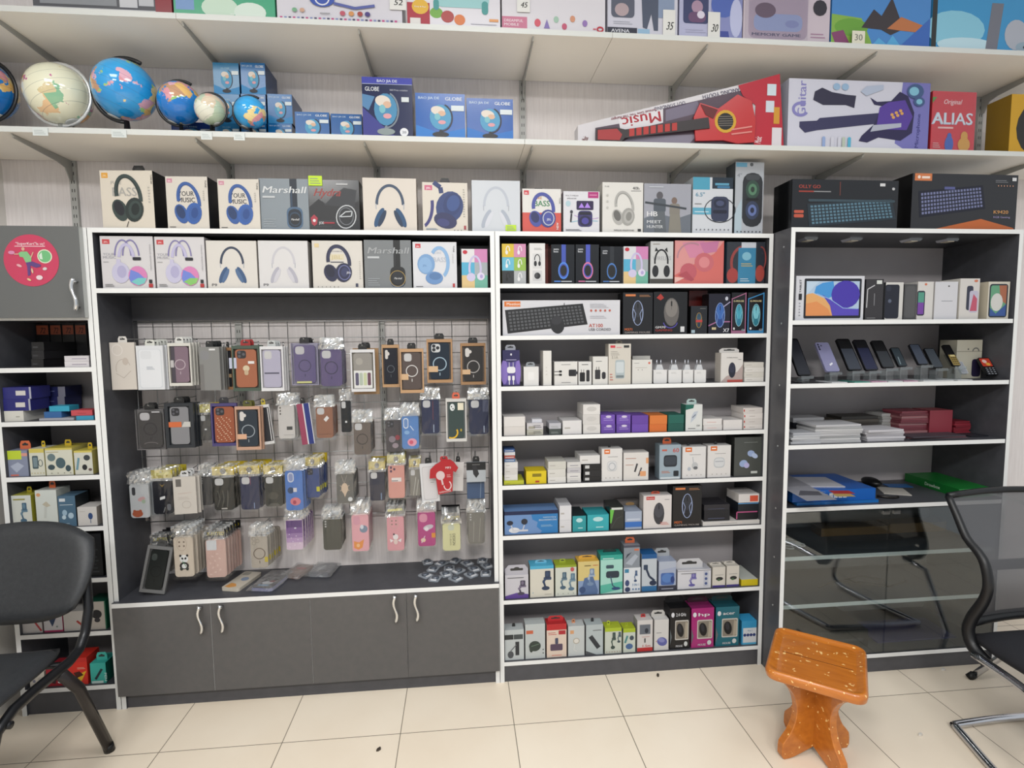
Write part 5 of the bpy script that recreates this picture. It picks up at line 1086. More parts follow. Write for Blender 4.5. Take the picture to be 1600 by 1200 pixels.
# --- shelf 7: phone holders
G7 = 'phone holder cartons on the seventh shelf'; HN = 'holder_carton'; HL = 'phone holder carton'
bx(HN, 'grey-white carton with a purple base strip starting the seventh shelf', HL, 789, 826, 898, 'C7', '#d0ced6', lambda a: (a.p([(0, 0), (0, .12), (.5, .24), (1, .16), (1, 0)], '#5f4496'), holder(a.sub(.35, .12, .95, .78), '#4a4458', '#7a7088'), a.lines(.1, .86, .8, .94, 1, '#666')), '#a8a6b0', '#b4b0bc', d=.07, tab=('#bdbcc6', .5, .98, .04, .02), group=G7)
bx(HN, 'cream carton with a cyan top and a dark blue clamp', HL, 828, 865.5, 884, 'C7', '#ddd9cc', lambda a: (a.r(0, .9, 1, 1, '#4fb0d4'), holder(a.sub(.3, .2, .95, .86), '#2c3c58', '#3a4c6c'), a.dots(.12, .15, .12, 1, .02, '#9ab8c4'), a.lines(.6, .08, .9, .12, 1, '#b0aca0')), '#b8b4a8', '#58b8dc', d=.06, tab=('#7cc4e0', .5, .5, .012), group=G7)
bx(HN, 'white carton with an olive green top and two small clamps', HL, 867.5, 901, 883, 'C7', '#d6dad0', lambda a: (a.r(0, .93, 1, 1, '#98a82c'), holder(a.sub(.06, .2, .6, .8), '#4a6478', '#6c8494'), holder(a.sub(.45, .15, 1, .75), '#5a7890', '#7c98a8'), a.e(.8, .86, .09, .07, '#c85a5c'), a.dots(.12, .08, .85, 4, .02, '#a0a8a0')), '#a8ac98', '#a4b434', d=.06, tab=('#a9b93c', .4, .3, .014), group=G7)
bx(HN, 'yellow carton with a blue-tinted car interior print', HL, 903, 936.5, 877, 'C7', '#dcc884', lambda a: (a.r(0, .0, 1, .42, '#8aa0c4'), a.p([(.1, .0), (.3, .5), (.7, .55), (.95, .1), (.9, 0)], '#56709c'), holder(a.sub(.25, .25, .85, .8), '#7890b0', '#a8b8cc'), a.e(.2, .15, .15, .1, '#38507c'), a.lines(.3, .86, .6, .92, 1, '#6a5c30'), a.lines(.7, .87, .95, .91, 1, '#c84c3c')), '#b09c5c', '#e8b850', d=.06, tab=('#e4b04c', .5, .8, .014), group=G7)
bx(HN, 'tall teal carton with a long-armed holder', HL, 938, 973, 867, 'C7', '#a9dccf', lambda a: (a.r(0, .88, 1, 1, '#35a898'), a.p([(0, 0), (0, .22), (1, .3), (1, .1)], '#58b8a4'), a.lines(.1, .9, .6, .95, 1, '#e0f4f0'), a.rr(.25, .4, .85, .58, .1, '#2c3a48'), a.l([(.45, .45), (.55, .2), (.75, .12)], .05, '#38506c'), a.e(.7, .12, .2, .04, '#2a4a78'), a.rr(.25, .65, .6, .74, .05, '#3c5460')), '#2f8c80', '#2a9c8e', d=.06, tab=('#1c3a38', .5, .6, .012), group=G7)
lo = bx(HN, 'white carton with small blue drawings below the grey orange-hooked one', HL, 974.5, 1001, 887, 'C7', '#dfe4ea', lambda a: (a.r(.05, .8, .3, .95, '#3c84a8'), holder(a.sub(.5, .4, .85, .9), '#3c5478', '#5c7498'), a.e(.2, .38, .13, .13, '#3c4c78'), a.e(.22, .12, .16, .1, '#2c3c60'), a.t('3 IN 1', .5, .25, .1, '#5c84b0', .4), a.dots(.55, .12, .9, 3, .04, '#5c84b0')), '#b4bcc8', d=.06, group=G7)
hi = bx(HN, 'grey carton with an orange hook set above the small white one', HL, 974.5, 1000, 852, 'C7', '#8c949e', lambda a: (a.r(0, .9, 1, 1, '#4c4e5c'), a.r(.65, .76, .95, .84, '#d8744c'), a.p([(.1, .2), (.7, .6), (.9, .5), (.5, .1)], '#b0b8c4'), a.p([(.1, .4), (.5, .7), (.2, .6)], '#3c4450')), '#666c74', d=.055, yb=887, tab=('#e07248', .5, .6, .025), group=G7)
_h = top_of(hi)-top_of(lo)-.0005; _k = _h/(top_of(hi)-hi.location.z)
for v in hi.data.vertices: v.co.z *= _k
hi.children[0].location.z *= _k; hi.location.z = top_of(lo)+.0005
bx(HN, 'blue-topped carton with a dark suction arm', HL, 1002.5, 1026.5, 866, 'C7', '#c4ccd4', lambda a: (a.r(0, .88, 1, 1, '#1f5c98'), a.l([(.25, .66), (.5, .4), (.85, .28)], .14, '#2a3850'), a.rr(.12, .58, .4, .72, .05, '#34445c'), a.r(0, .0, 1, .14, '#2c6ca0'), a.e(.75, .22, .24, .07, '#22304c')), '#9aa4b0', '#20609c', d=.06, group=G7)
bx(HN, 'lavender carton with a blue car holder and a grey back flap', HL, 1029, 1056.5, 877, 'C7', '#aab4cc', lambda a: (a.r(0, 0, 1, .16, '#3a3c4c'), a.rr(.12, .18, .9, .6, .1, '#4c6cac'), a.e(.5, .42, .32, .16, '#5c84c4'), a.e(.8, .36, .12, .12, '#2c4484'), a.lines(.15, .04, .85, .1, 1, '#c4c8d8'), a.p([(0, .7), (1, .8), (1, 1), (0, 1)], '#b8c0d0')), '#8890a8', d=.06, tab=('#b8bcc0', .45, .9, .035, .9), group=G7)
bx(HN, 'wide white carton with a folded holder and small blue pictograms', HL, 1058.5, 1111, 890, 'C7', '#dcdce2', lambda a: (a.r(0, .93, 1, .95, '#222'), holder(a.sub(.22, .1, .6, .85), '#6a64a8', '#8c88bc'), a.r(.78, .1, .92, .9, '#c4c8d4'), a.dots(.85, .25, .85, 1, .08, '#4c5c90'), a.dots(.85, .5, .85, 1, .08, '#4c5c90'), a.dots(.85, .75, .85, 1, .08, '#4c5c90'), a.lines(.1, .8, .55, .88, 1, '#888')), '#b8b8c4', '#c4c4cc', d=.06, tab=('#d0d0d4', .4, .8, .04, .3), group=G7)
def a_sm(a): a.r(0, 0, 1, .1, '#4c4088'); a.e(.55, .42, .28, .09, '#2c2c2e'); a.e(.5, .36, .12, .05, '#4c6c4c'); a.lines(.2, .6, .85, .66, 1, '#999')
bx(HN, 'small cream carton with a dark magnet disc, beside the wide white one', HL, 1113, 1133.5, 886, 'C7', '#dcd6cc', a_sm, '#b8b2a8', '#d0cac0', d=.05, tab=('#d6d0c6', .45, .9, .01), group=G7)
bx(HN, 'small cream carton with a dark magnet disc, beside the yellow-based one', HL, 1135, 1155, 884, 'C7', '#dcd6cc', a_sm, '#b8b2a8', '#d0cac0', d=.05, tab=('#d6d0c6', .45, .9, .01), group=G7)
bx(HN, 'low yellow-based carton with a black oval on its pale top', HL, 1158, 1189, 905, 'C7', '#dcc624', None, '#c4b020', '#d0d4cc', d=.14, group=G7)
# --- shelf 8
G8 = 'small gadget cartons on the lowest shelf of the tall unit'
def g8(lb, x0, x1, yt, c, art, side=None, tab=None, d=.05, **k): return bx('gadget_carton', lb, 'gadget carton', x0, x1, yt, 'C8', c, art, side or '#a8a8a8', d=d, tab=tab, group=G8, **k)
g8('grey-white carton with a dark name bar starting the lowest shelf', 788.5, 819, 984, '#c9cfd0', lambda a: (a.r(0, .68, .45, .84, '#333638'), a.r(.47, .68, .95, .84, '#4a5052'), a.r(.55, .15, .75, .6, '#34363a'), a.e(.3, .18, .16, .12, '#55585c'), a.l([(.3, .3), (.6, .5)], .05, '#6a6c70')), tab=('#222', .5, .16, .014))
g8('grey-white carton with a dark game-pad shape', 820.5, 852, 975, '#c8cece', lambda a: (a.r(.05, .72, .4, .82, '#d06c4c'), a.e(.48, .36, .3, .15, '#3c4640'), a.e(.3, .3, .1, .12, '#3c4640'), a.dots(.9, .15, .9, 1, .02, '#444'), a.dots(.9, .25, .9, 1, .02, '#444'), a.l([(.3, .36), (.7, .42)], .04, '#6c8070')))
g8('red and cream carton with a small brown car adapter', 854, 885.5, 975, '#e8d4c4', lambda a: (a.r(0, .82, 1, 1, '#c42c30'), a.lines(.08, .68, .5, .78, 2, '#c8504c'), a.r(.6, .68, .95, .8, '#b83038'), a.rr(.18, .2, .8, .4, .05, '#5c4a60'), a.rr(.42, .4, .58, .58, .04, '#4c5068'), a.lines(.25, .05, .75, .1, 1, '#d87868')), '#c4a898', ('#c8343a', .5, .8, .022), top='#b82c30')
g8('pale carton with a faint white ring beside the red and cream one', 887.5, 913.5, 978, '#cdd2d2', lambda a: (a.r(.12, .74, .35, .86, '#e0a878'), a.e(.5, .5, .16, .09, '#e8e4dc'), a.o(.5, .5, .2, .1, .05, '#b8b0a0'), a.l([(.4, .4), (.35, .2), (.55, .15)], .04, '#dfe0dc')), tab=('#e09468', .4, .2, .016))
g8('grey carton with a slanted black stick', 915.5, 942.5, 976, '#bcc6c8', lambda a: (a.l([(.25, .62), (.75, .22)], .26, '#34383e'), a.p([(0, 0), (0, .14), (.6, .0)], '#55585c'), a.lines(.4, .8, .9, .86, 1, '#555')), tab=('#2a2c30', .45, .16, .016))
g8('lime-topped carton with a dark green clamp', 945, 971.5, 981, '#d2d8cc', lambda a: (a.r(0, .86, 1, 1, '#b4c832'), holder(a.sub(.2, .15, .7, .85), '#3c4c48', '#4c6058'), holder(a.sub(.62, .4, 1, .85), '#44545c', '#5c7078'), a.dots(.1, .07, .9, 6, .02, '#a87c6c')), '#9ca48c', ('#c0d03c', .3, .2, .018), top='#b8c838')
g8('smaller lime-topped carton with a teal pen shape', 973.5, 993, 982, '#d0d8cc', lambda a: (a.r(0, .84, 1, 1, '#b0c42e'), a.l([(.15, .4), (.35, .7)], .16, '#4c8c8c'), a.e(.7, .6, .18, .1, '#44505c'), a.e(.5, .25, .3, .12, '#4c6c9c')), '#9ca48c', ('#b8c838', .4, .2, .01), top='#b4c434')
g8('white and red carton with a small camera print', 995.5, 1020, 969, '#dcd8d6', lambda a: (a.r(0, 0, 1, .12, '#c43434'), a.r(.15, .55, .85, .86, '#6c727c'), a.e(.6, .66, .12, .08, '#2c3440'), a.l([(.5, .28), (.5, .42)], .08, '#2c2c30'), a.t('1.5m', .35, .14, .07, '#c44c44', .5), a.lines(.3, .46, .8, .5, 1, '#c88880')), tab=('#c43c3c', .5, .3, .014))
g8('white carton with a violet-blue mouse and a tall back flap', 1022, 1045, 968, '#dcdad8', lambda a: (a.e(.55, .28, .36, .14, '#6468ac', -20), a.e(.5, .33, .24, .07, '#8c90c8', -20), a.lines(.15, .56, .5, .62, 1, '#999'), a.dots(.15, .3, .15, 1, .02, '#c88')), '#b8b4b0', ('#cfccc8', .4, .95, .028))
def a_win(c, name, logo):
    def f(a):
        a.rr(.26, .22, .94, .7, .05, '#d0ccc4'); a.rr(.3, .25, .9, .67, .04, '#8c8478'); a.p([(.74, .25), (.9, .28), (.9, .62), (.78, .66)], '#b4aa98'); a.e(.52, .46, .17, .17, '#1c1c1e', 10); a.e(.5, .5, .08, .1, '#34343a', 10)
        a.t(name, .38 if logo else .3, .8, .08, '#e8e8ea', .5); a.e(.14, .84, .08, .06, '#e8e8ee'); a.e(.8, .12, .09, .06, '#d8dcdc'); a.t('MOUSE', .3, .05, .05, '#dcdce0', .34); a.p([(.0, .1), (.1, .3), (.0, .5)], '#666c70')
    return f
g8('black windowed mouse carton on the lowest shelf', 1046.5, 1078, 950, '#232325', a_win('', '2.4 GHz', 0), '#151516', ('#222224', .45, .95, .03, .75), d=.07, rough=.25, top='#1b1b1d')
g8('magenta windowed mouse carton on the lowest shelf', 1080, 1115.5, 950, '#b0357c', a_win('', 'hp', 0), '#6c1c4c', ('#3c1c2c', .5, .9, .025, .75), d=.07, rough=.25, top='#8c2a64')
g8('dark teal windowed mouse carton on the lowest shelf', 1118, 1155, 948, '#276c7c', a_win('', 'acer', 0), '#1c4450', ('#1c3c40', .5, .9, .025, .75), d=.07, rough=.25, top='#205460')
g8('bright cyan carton with small round discs ending the lowest shelf', 1158.5, 1182.5, 970, '#3c9ccc', lambda a: (a.r(.1, .0, 1, .7, '#dce0e4'), a.dots(.22, .4, .85, 4, .07, '#2c3c78'), a.r(.1, .0, 1, .08, '#5cb4dc'), a.t('4 in 1', .4, .55, .08, '#5c8cb4', .3)), '#2c7ca4', d=.06, top='#3ca4d8')
# ================================================================== corner shelving unit contents
kb = pile_on('black phone carton lying under the stickered door', 'phone_carton', 48, 70, AZS[1], [.03, .03, .03], ['#1b1b1e', '#202024', '#17171a'], 'black phone cartons under the stickered door', .02, .16, lambda a: a.r(.1, .3, .5, .5, '#3c3c40'), 'phone carton')
for i, (x0, x1, t_) in enumerate(((57, 78, 'nearest the dark side'), (79, 97, 'second from the dark side'), (98, 117, 'third from the dark side'), (118, 136, 'above the white booklets'))):
    Yb = .185; X0, X1 = onY(x0, 530, Yb).x, onY(x1, 530, Yb).x-.001
    b = MB(); b.box(0, 0, 0, X1-X0, .035, .160, M('#1b1a1c', .35)); a = Art(b, 0, 0, X1-X0, .165); a.r(.05, .72, .95, .93, '#b0593c'); a.t('72', .3, .75, .13, '#2c1c18', .4, sh=.2); a.r(.3, .12, .55, .25, '#4a4a4e')
    tag(b.obj('phone_carton', None, (X0, Yb, AZS[1]+.0005)), 'black orange-lettered carton under the stickered door, '+t_, 'phone carton', 'black and orange cartons under the stickered door')
pile_on('white booklet at the cabinet edge', 'booklet', 100, 141, AZS[1], [.02, .02], ['#e6e2e6', '#dedade'], 'white booklets under the stickered door', .01, .06, lambda a: a.lines(.3, .4, .9, .8, 1, '#a8a0b0'), 'booklet')
wp = pile_on('flat white carton beneath the navy ones', AN, -14, 39, AZS[2], [.038], ['#e2e0d8'], None, .014, .11, lambda a: a.lines(.6, .4, .8, .6, 1, '#8c8c80'))
def a_nv(a): a.r(.45, .3, .8, .7, '#dcd8d4'); a.p([(.8, 0), (.88, 0), (.88, 1), (.8, 1)], '#35347c'); a.r(.93, 0, 1, 1, '#aeb0c0')
pile_on('navy carton with a white price label by the wall end', AN, -14, 50, top_of(wp[-1]), [.042, .042], ['#2b2c78', '#31327c'], 'navy cartons by the side wall', .014, .09, a_nv)
pile_on('long navy carton reaching behind the labelled ones', AN, 46, 104, AZS[2], [.038, .038, .038], ['#22285c', '#2a3068'], 'long navy cartons with grey ends', .12, .09, lambda a: (a.l([(0, .5), (.7, .55)], .08, '#6c74a8'), a.r(.8, 0, 1, 1, '#8c8c9c')))
sc_ = pile_on('thin dark tablet lying under the cyan and red cartons', 'tablet', 60, 117, AZS[2], [.008], ['#b8b8c0'], None, .02, .07, None, 'tablet')
pile_on('small blue carton lying on the thin tablet', AN, 68, 98, top_of(sc_[0]), [.022], ['#3a6ca8'], None, .03, .05)
pile_on('cyan phone case carton lying near the cabinet edge', AN, 76, 110, top_of(sc_[0])+.0225, [.02], ['#38a8c8'], None, .03, .05)
rc = pile_on('light blue flat carton under the red one', AN, 118, 148, AZS[2], [.015], ['#3c9cc0'], None, .012, .07)
pile_on('red flat carton lying on the light blue one', AN, 110, 146, top_of(rc[0]), [.02], ['#d0545c'], None, .02, .06, lambda a: a.lines(.3, .4, .7, .6, 1, '#8c2c34'))
def a_car(a): a.r(0, .85, 1, 1, '#d8c864'); watch(a.sub(.1, .2, .9, .8), '#4a5c64', '#7c9098'); a.dots(.1, .1, .9, 5, .02, '#b8a860')
def ac(lb, x0, x1, yt, row, c, art, **k): return bx('gadget_carton', lb, 'gadget carton', x0, x1, yt, row, c, art, group='gadget cartons in the corner unit', **k)
YT = lambda c='#d8b82c': (c, .5, .25, .022)
ac('grey-blue carton with a lime label and an orange handle', 10, 44, 704, 'A3', '#8c94ac', lambda a: (a.r(0, .66, .7, 1, '#c8dc3c'), a.p([(.1, .4), (.5, .55), (.8, .4), (.4, .15)], '#b4bcd0'), a.r(.7, .78, 1, .9, '#e0a090'), a.r(.1, .02, .5, .08, '#d87868')), d=.06, side='#7c8498', tab=('#e0744c', .6, .55, .03))
ac('narrow cream and yellow carton with a smartwatch drawing', 46, 70, 701, 'A3', '#dcdccc', a_car, d=.07, side='#c8c080', tab=YT())
ac('wide cream and yellow carton with three dark fans', 71, 114, 700, 'A3', '#dcdccc', lambda a: (a.r(0, .93, 1, 1, '#d8c864'), a.e(.22, .66, .15, .14, '#6c8084'), a.e(.2, .3, .13, .1, '#3c5058'), a.e(.55, .45, .18, .2, '#4c646c'), a.e(.82, .25, .1, .12, '#3c5058'), a.lines(.05, .85, .5, .89, 1, '#a89850'), a.dots(.2, .08, .9, 4, .025, '#9c9c8c')), d=.1, side='#ccc070', top='#d0c050', tab=YT())
ac('small cream and yellow carton with black earbuds at the cabinet edge', 116, 145, 704, 'A3', '#d8d8cc', lambda a: (a.r(0, .92, 1, 1, '#d8c864'), a.e(.55, .3, .14, .12, '#25282c'), a.e(.7, .7, .18, .12, '#3c4448'), a.l([(.12, .2), (.25, .7)], .12, '#6c98a8'), a.e(.85, .2, .1, .06, '#6c5c58')), d=.08, side='#ccc070', top='#d4c658', tab=YT())
ac('cream carton with an olive side and a clamp drawing', 18, 50, 774, 'A4', '#dde0d8', lambda a: (holder(a.sub(.2, .15, .85, .8), '#4c6c84', '#6c8ca0'), a.r(.1, .86, .7, .9, '#a8a050')), d=.08, side='#a8a434', right='#b0ac3c', top='#c0bc4c', tab=YT('#b8a82c'))
ac('tall white carton with an orange hook over the black chair', 56, 90, 766, 'A4', '#dde2dc', lambda a: (a.e(.15, .88, .1, .05, '#e0a478'), a.p([(.3, .62), (.5, .7), (.7, .58), (.5, .54)], '#c8c0ac'), a.lines(.4, .14, .6, .18, 1, '#555'), a.l([(.45, .55), (.4, .25)], .1, '#cfd2cc')), d=.07, side='#bcc0b8', tab=('#e06c3c', .5, .3, .028))
ac('slate blue carton with white earbuds over the black chair', 91, 119, 775, 'A4', '#55748c', lambda a: (a.r(.08, .82, .42, .92, '#dfe4e8'), a.lines(.1, .7, .85, .76, 1, '#c8d4dc'), a.e(.35, .45, .14, .1, '#a8c4d8'), a.e(.7, .35, .16, .1, '#b8d0e0'), a.e(.3, .3, .12, .07, '#c8dce8'), a.lines(.4, .08, .6, .14, 1, '#a0b4c4')), d=.07, side='#2a3238', right='#22282c')
ac('black glossy gadget carton behind the slate blue one', 104, 128, 770, 'A4', '#23282a', lambda a: a.l([(.1, .2), (.9, .7)], .05, '#4a5658'), d=.05, Y=.1, side='#15181a', rough=.2)
ac('low white carton with a tiny blue webcam at the cabinet edge', 121, 152, 792, 'A4', '#dedad6', lambda a: (a.e(.66, .5, .12, .18, '#3c5484'), a.l([(.66, .3), (.66, .12)], .04, '#5c6c8c'), a.lines(.1, .75, .4, .8, 1, '#b8b4ac')), d=.07, side='#b8b0a8')
ac('tall black carton mostly hidden by the black chair', 128, 160, 834, 'A5', '#1c1e22', lambda a: a.lines(.3, .1, .8, .7, 7, '#3c4044'), d=.08, side='#111')
ac('white carton with a red stripe under the chair back', 34, 66, 962, 'A6', '#d8d4d4', lambda a: a.l([(.6, .7), (.95, .1)], .1, '#c04048'), d=.06, side='#a8a4a4')
ac('white and magenta carton with a blue hand tool shape', 68, 98, 960, 'A6', '#dedce0', lambda a: (a.r(0, 0, 1, .1, '#d04878'), a.p([(.25, .8), (.7, .85), (.55, .5), (.45, .3)], '#34486c'), a.e(.7, .3, .06, .05, '#8ca09c')), d=.07, side='#c83c6c')
ac('white carton with a diagonal red stripe behind the chair tube', 99, 134, 955, 'A6', '#dad6d2', lambda a: a.l([(.6, .5), (1, .1)], .1, '#b83c34'), d=.06, side='#aca8a4')
ac('white and green carton with a black webcam next to the wide cabinet', 136, 166, 940, 'A6', '#ccc4bc', lambda a: (a.e(.5, .55, .28, .16, '#23242a'), a.e(.52, .34, .16, .08, '#34323a'), a.r(.94, 0, 1, 1, '#1c6c50')), d=.07, side='#144c3a', right='#155a44', top='#1c5c48')
ac('pale carton at the side wall end of the lowest corner shelf', 46, 70, 1050, 'A7', '#d4ccc0', lambda a: (a.e(.7, .5, .15, .12, '#b8b4ac'), a.e(.3, .4, .1, .1, '#7c7c90')), d=.06, side='#a8a498')
ac('dark red carton with a black adapter behind the chair leg', 72, 102, 1044, 'A7', '#a82834', lambda a: (a.l([(.35, .15), (.6, .85)], .22, '#3c2c30'), a.t('USB', .9, .5, .1, '#e8dcdc', .4, rot=-90), a.e(.7, .2, .1, .06, '#e0dcdc')), d=.07, side='#70181f')
ac('bright red carton with a yellow flash on the lowest corner shelf', 105, 137, 1028, 'A7', '#d8352a', lambda a: (a.r(0, .84, 1, 1, '#c8302a'), a.p([(.4, .1), (.6, .4), (.95, .5), (.7, .15)], '#e8b82c'), a.p([(.3, .45), (.6, .5), (.8, .35), (.45, .25)], '#4c1c14'), a.lines(.5, .58, .9, .66, 2, '#f0c8b0')), d=.07, side='#a02018', right='#b0281f')
ac('teal carton with a hanging flap and a dark pen shape', 141, 166, 1036, 'A7', '#3cb0a4', lambda a: (a.l([(.3, .2), (.75, .7)], .16, '#24303a'), a.r(.05, .0, .8, .12, '#cce4e0'), a.t('PEN', .9, .5, .1, '#d8f0ec', .4, rot=-90)), d=.07, side='#14594f', right='#175c50', tab=('#46b8ac', .55, .7, .03, .3))
b = MB(); b.tube([(0, 0, .0), (.012, 0, .05), (.0, .01, .1), (.006, 0, .125)], .0016, BLACK, 6)
q = onZ(154, 1040, AZS[7]); o = b.obj('charging_cable', None, (-1.345, .15, AZS[7])); tag(o, 'thin black cable hanging behind the teal carton in the corner unit', 'cable')
# ================================================================== phone cases on the wire grid
CC = 'phone case'
def hook(x, y0, z, o):
    b = MB(); b.tube([(0, GY-.004-y0, .0), (0, .004, .0), (0, -.006, .006)], .0016, STEEL, 6); b.tube([(0, GY-.004-y0, -.018), (0, GY-.004-y0, .004)], .0024, STEEL, 6)
    return b.obj('wire_hook', o, (x, 0, z))
def cam_art(a, kind):
    w = a.w; h = a.h; asp = w/h
    if kind == 'sq': a.rr(.08, .76, .5, .97, .12, '#c9c8c8')
    elif kind == 'sqd': a.rr(.08, .76, .52, .97, .12, '#2c2c30'); [a.e(x, y, .07, .07*asp, '#5c5c64') for x, y in ((.2, .92), (.2, .82), (.4, .87))]
    elif kind == 'three': a.rr(.08, .74, .54, .97, .12, '#d0d2d4'); [a.e(x, y, .09, .09*asp, '#24262c') for x, y in ((.21, .91), (.21, .81), (.41, .86))]
    elif kind == 'dots': [a.e(.15, y, .05, .05*asp, '#b8b8b8') for y in (.92, .84, .76)]
    elif kind == 'tri': a.rr(.08, .7, .3, .96, .3, '#d8d4d0'); a.rr(.2, .8, .42, .9, .3, '#d8d4d0')
    elif kind == 'four': a.o(.42, .82, .26, .26*asp*1.5, .02, '#b8a898'); [a.e(x, y, .05, .05*asp, '#8c7c70') for x, y in ((.3, .87), (.54, .87), (.3, .77), (.54, .77))]
def ring(a, c, y=.48, r=.3): a.o(.5, y, r, r*a.w/a.h, .05, c); a.l([(.5, y-r*a.w/a.h-.05), (.5, y-r*a.w/a.h-.13)], .04, c)
def pcase(name, label, u0, v0, u1, v1, Y, c, kind='sq', art=None, pack='bag', pc='#fff', n=1, dz=.0172, tab='#1c1c1e', rz=0, group=None, head=None, tilt=0, rough=.3, hk=True, bl=None):
    """one hanging packaged case; u0..v1 are the outline of the package (without its hook or bag top)"""
    p0 = onY(u0, (v0+v1)/2, Y); p1 = onY(u1, (v0+v1)/2, Y); zt = onY((u0+u1)/2, v0, Y).z; zb = onY((u0+u1)/2, v1, Y).z
    w, h = p1.x-p0.x, zt-zb; xc = (p0.x+p1.x)/2
    def make(front):
        o = empty('hanging_'+name, (xc, Y, zb), math.radians(rz)); t = .011
        if pack in ('carton', 'window', 'clear'):
            m = M(pc, .35); b = MB()
            if pack == 'carton':
                b.box(-w/2, 0, 0, w/2, t, h, m); a = Art(b, -w/2, 0, w, h)
                if art: art(a)
                b.obj('carton', o); zc0, zc1, x0, x1 = .08*h, .92*h, -.4*w, .4*w
                tabmb(w*.36, .022, tab).obj('hang_tab', o, (0, t/2, h)); return o, w, h, t
            elif pack == 'window':
                e = .07*h; s_ = .06*w if not isinstance(bl, float) else bl*w
                for q in ((-w/2, 0, -w/2+s_, h), (w/2-s_, 0, w/2, h), (-w/2+s_, 0, w/2-s_, e), (-w/2+s_, h-e, w/2-s_, h)): b.box(q[0], 0, q[1], q[2], t, q[3], m)
                b.box(-w/2+s_, t-.001, e, w/2-s_, t, h-e, M(head or '#6c6058', .5)); b.obj('window_carton', o); zc0, zc1, x0, x1 = e+.002, h-e-.002, -w/2+s_+.002+.04*w, w/2-s_-.002-.04*w
            else:
                b.box(-w/2, 0, 0, w/2, .0008, h, FILM); b.box(-w/2, t-.0008, 0, w/2, t, h, M(pc, .3)); b.box(-w/2, .0009, 0, -w/2+.003, t-.0009, h, M(pc, .3)); b.box(w/2-.003, .0009, 0, w/2, t-.0009, h, M(pc, .3)); b.box(-w/2+.0031, .0009, 0, w/2-.0031, t-.0009, .004, M(pc, .3)); b.obj('clear_box', o); zc0, zc1, x0, x1 = .05*h, .95*h, -.4*w, .4*w
            tb = tabmb(w*.36, .022, tab); tb.obj('hang_tab', o, (0, t/2, h))
        else:
            zc0, zc1, x0, x1 = 0.004, h, -w/2+.002, w/2-.002
        # the case itself
        cy0, cy1 = (.002, .0095) if pack != 'bag' else (0.002, .0105)
        b = MB(); b.prism(rrect(x0, zc0, x1, zc1, .16*(x1-x0)), cy0, cy1, M(c, rough)); a = Art(b, x0, zc0, x1-x0, zc1-zc0, cy0)
        a.P(rrect(.035*a.w, .02*a.h, .965*a.w, .98*a.h, .14*a.w), M(c, rough)); cam_art(a, kind)
        if art: art(a)
        b.obj('case_shell', o)
        if pack == 'bag':
            top = h+.045; f = MB(); N_ = 9; v = []; fs = []; ww = w/2+.004
            for side in (0, 1):
                for j in range(10):
                    for i in range(N_):
                        u = i/(N_-1); z = (-.006+(h+.006)*j/5) if j < 6 else h+(top-h)*(j-5)/4; k = max(0, (j-5)/4); x = (-ww+2*ww*u)*(1-.12*k*abs(1)) ; y = (-.002-.004*math.sin(PI*u)*(1-k)+random.uniform(-.0015, .0015)) if side == 0 else .014+random.uniform(-.001, .001)
                        y += random.uniform(-.004, .004) if j > 5 else 0; v.append((x+random.uniform(-.0015, .0015), y, z+(random.uniform(-.002, .002) if 5 < j < 9 else 0)))
            for s_ in (0, 1):
                for j in range(9):
                    for i in range(N_-1):
                        q = s_*10*N_+j*N_+i; fs.append((q, q+1, q+N_+1, q+N_))
            f.add(v, [q_ for k_, q_ in enumerate(fs) if (k_//(N_-1)) % 9 < 5], BAGC, False); f.add(v, [q_ for k_, q_ in enumerate(fs) if (k_//(N_-1)) % 9 >= 5], BAG, False); f.obj('plastic_bag', o)
            if head:
                hb = MB(); hb.box(-ww+.003, .003, h+.008, ww-.003, .0046, h+.04, M(head, .4)); a = Art(hb, -ww+.003, h+.008, 2*ww-.006, .032, .003)
                if head == '#17171a': a.r(0, 0, 1, .45, '#17171a'); a.t('X-FITTED', .5, .25, .4, '#e8d42c', .8, al='c', sh=.2)
                elif head in ('#e0c428', '#d8cc70'): a.e(.5, .5, .14, .35, '#3a3420'); a.lines(.15, .1, .85, .3, 1, '#8c7c20')
                else: a.l([(.1, .5), (.9, .6)], .3, '#e8dc50')
                hb.obj('header_card', o)
        return o, w, h, .012
    o, w, h, t = make(True)
    if pack == 'bag': dz = .0215
    if pack == 'bag' and v0 > 640 or pack == 'bag' and n > 1: n += 3
    if pack == 'bag' or hk:
        zz = h+(.03 if pack == 'bag' else .012); hook(0, Y, zz, o)
    g = group or ('phone cases hanging behind the '+label if n > 1 else None)
    tag(o, label, CC, None if n == 1 else g)
    if n > 1:
        for k in range(1, n):
            if Y+dz*k > GY-.02: break
            d = dup_nohook(o, (o.location.x+(1 if xc < -.55 else -.3)*(random.uniform(0, .004)+.002*k), Y+dz*k, o.location.z+random.uniform(-.002, .002)))
            d['label'] = ('same kind of case hanging behind the '+' '.join(label.split()[:9])); d['group'] = g
    if tilt: o.rotation_euler[1] = math.radians(tilt)
    return o
def dup_nohook(o, loc):
    r = o.copy(); COL.objects.link(r); r.location = loc
    for c in [k for k in COL.objects if k.parent == o]:
        if c.name.startswith('wire_hook') or (c.name.startswith('plastic_bag') and loc[1] > .115): continue
        d = c.copy(); COL.objects.link(d); d.parent = r
    return r
PCN = 'phone_case'
ST = lambda x, y: (lambda a: a.r(x, y, x+.2, y+.06, '#e8e8e6'))
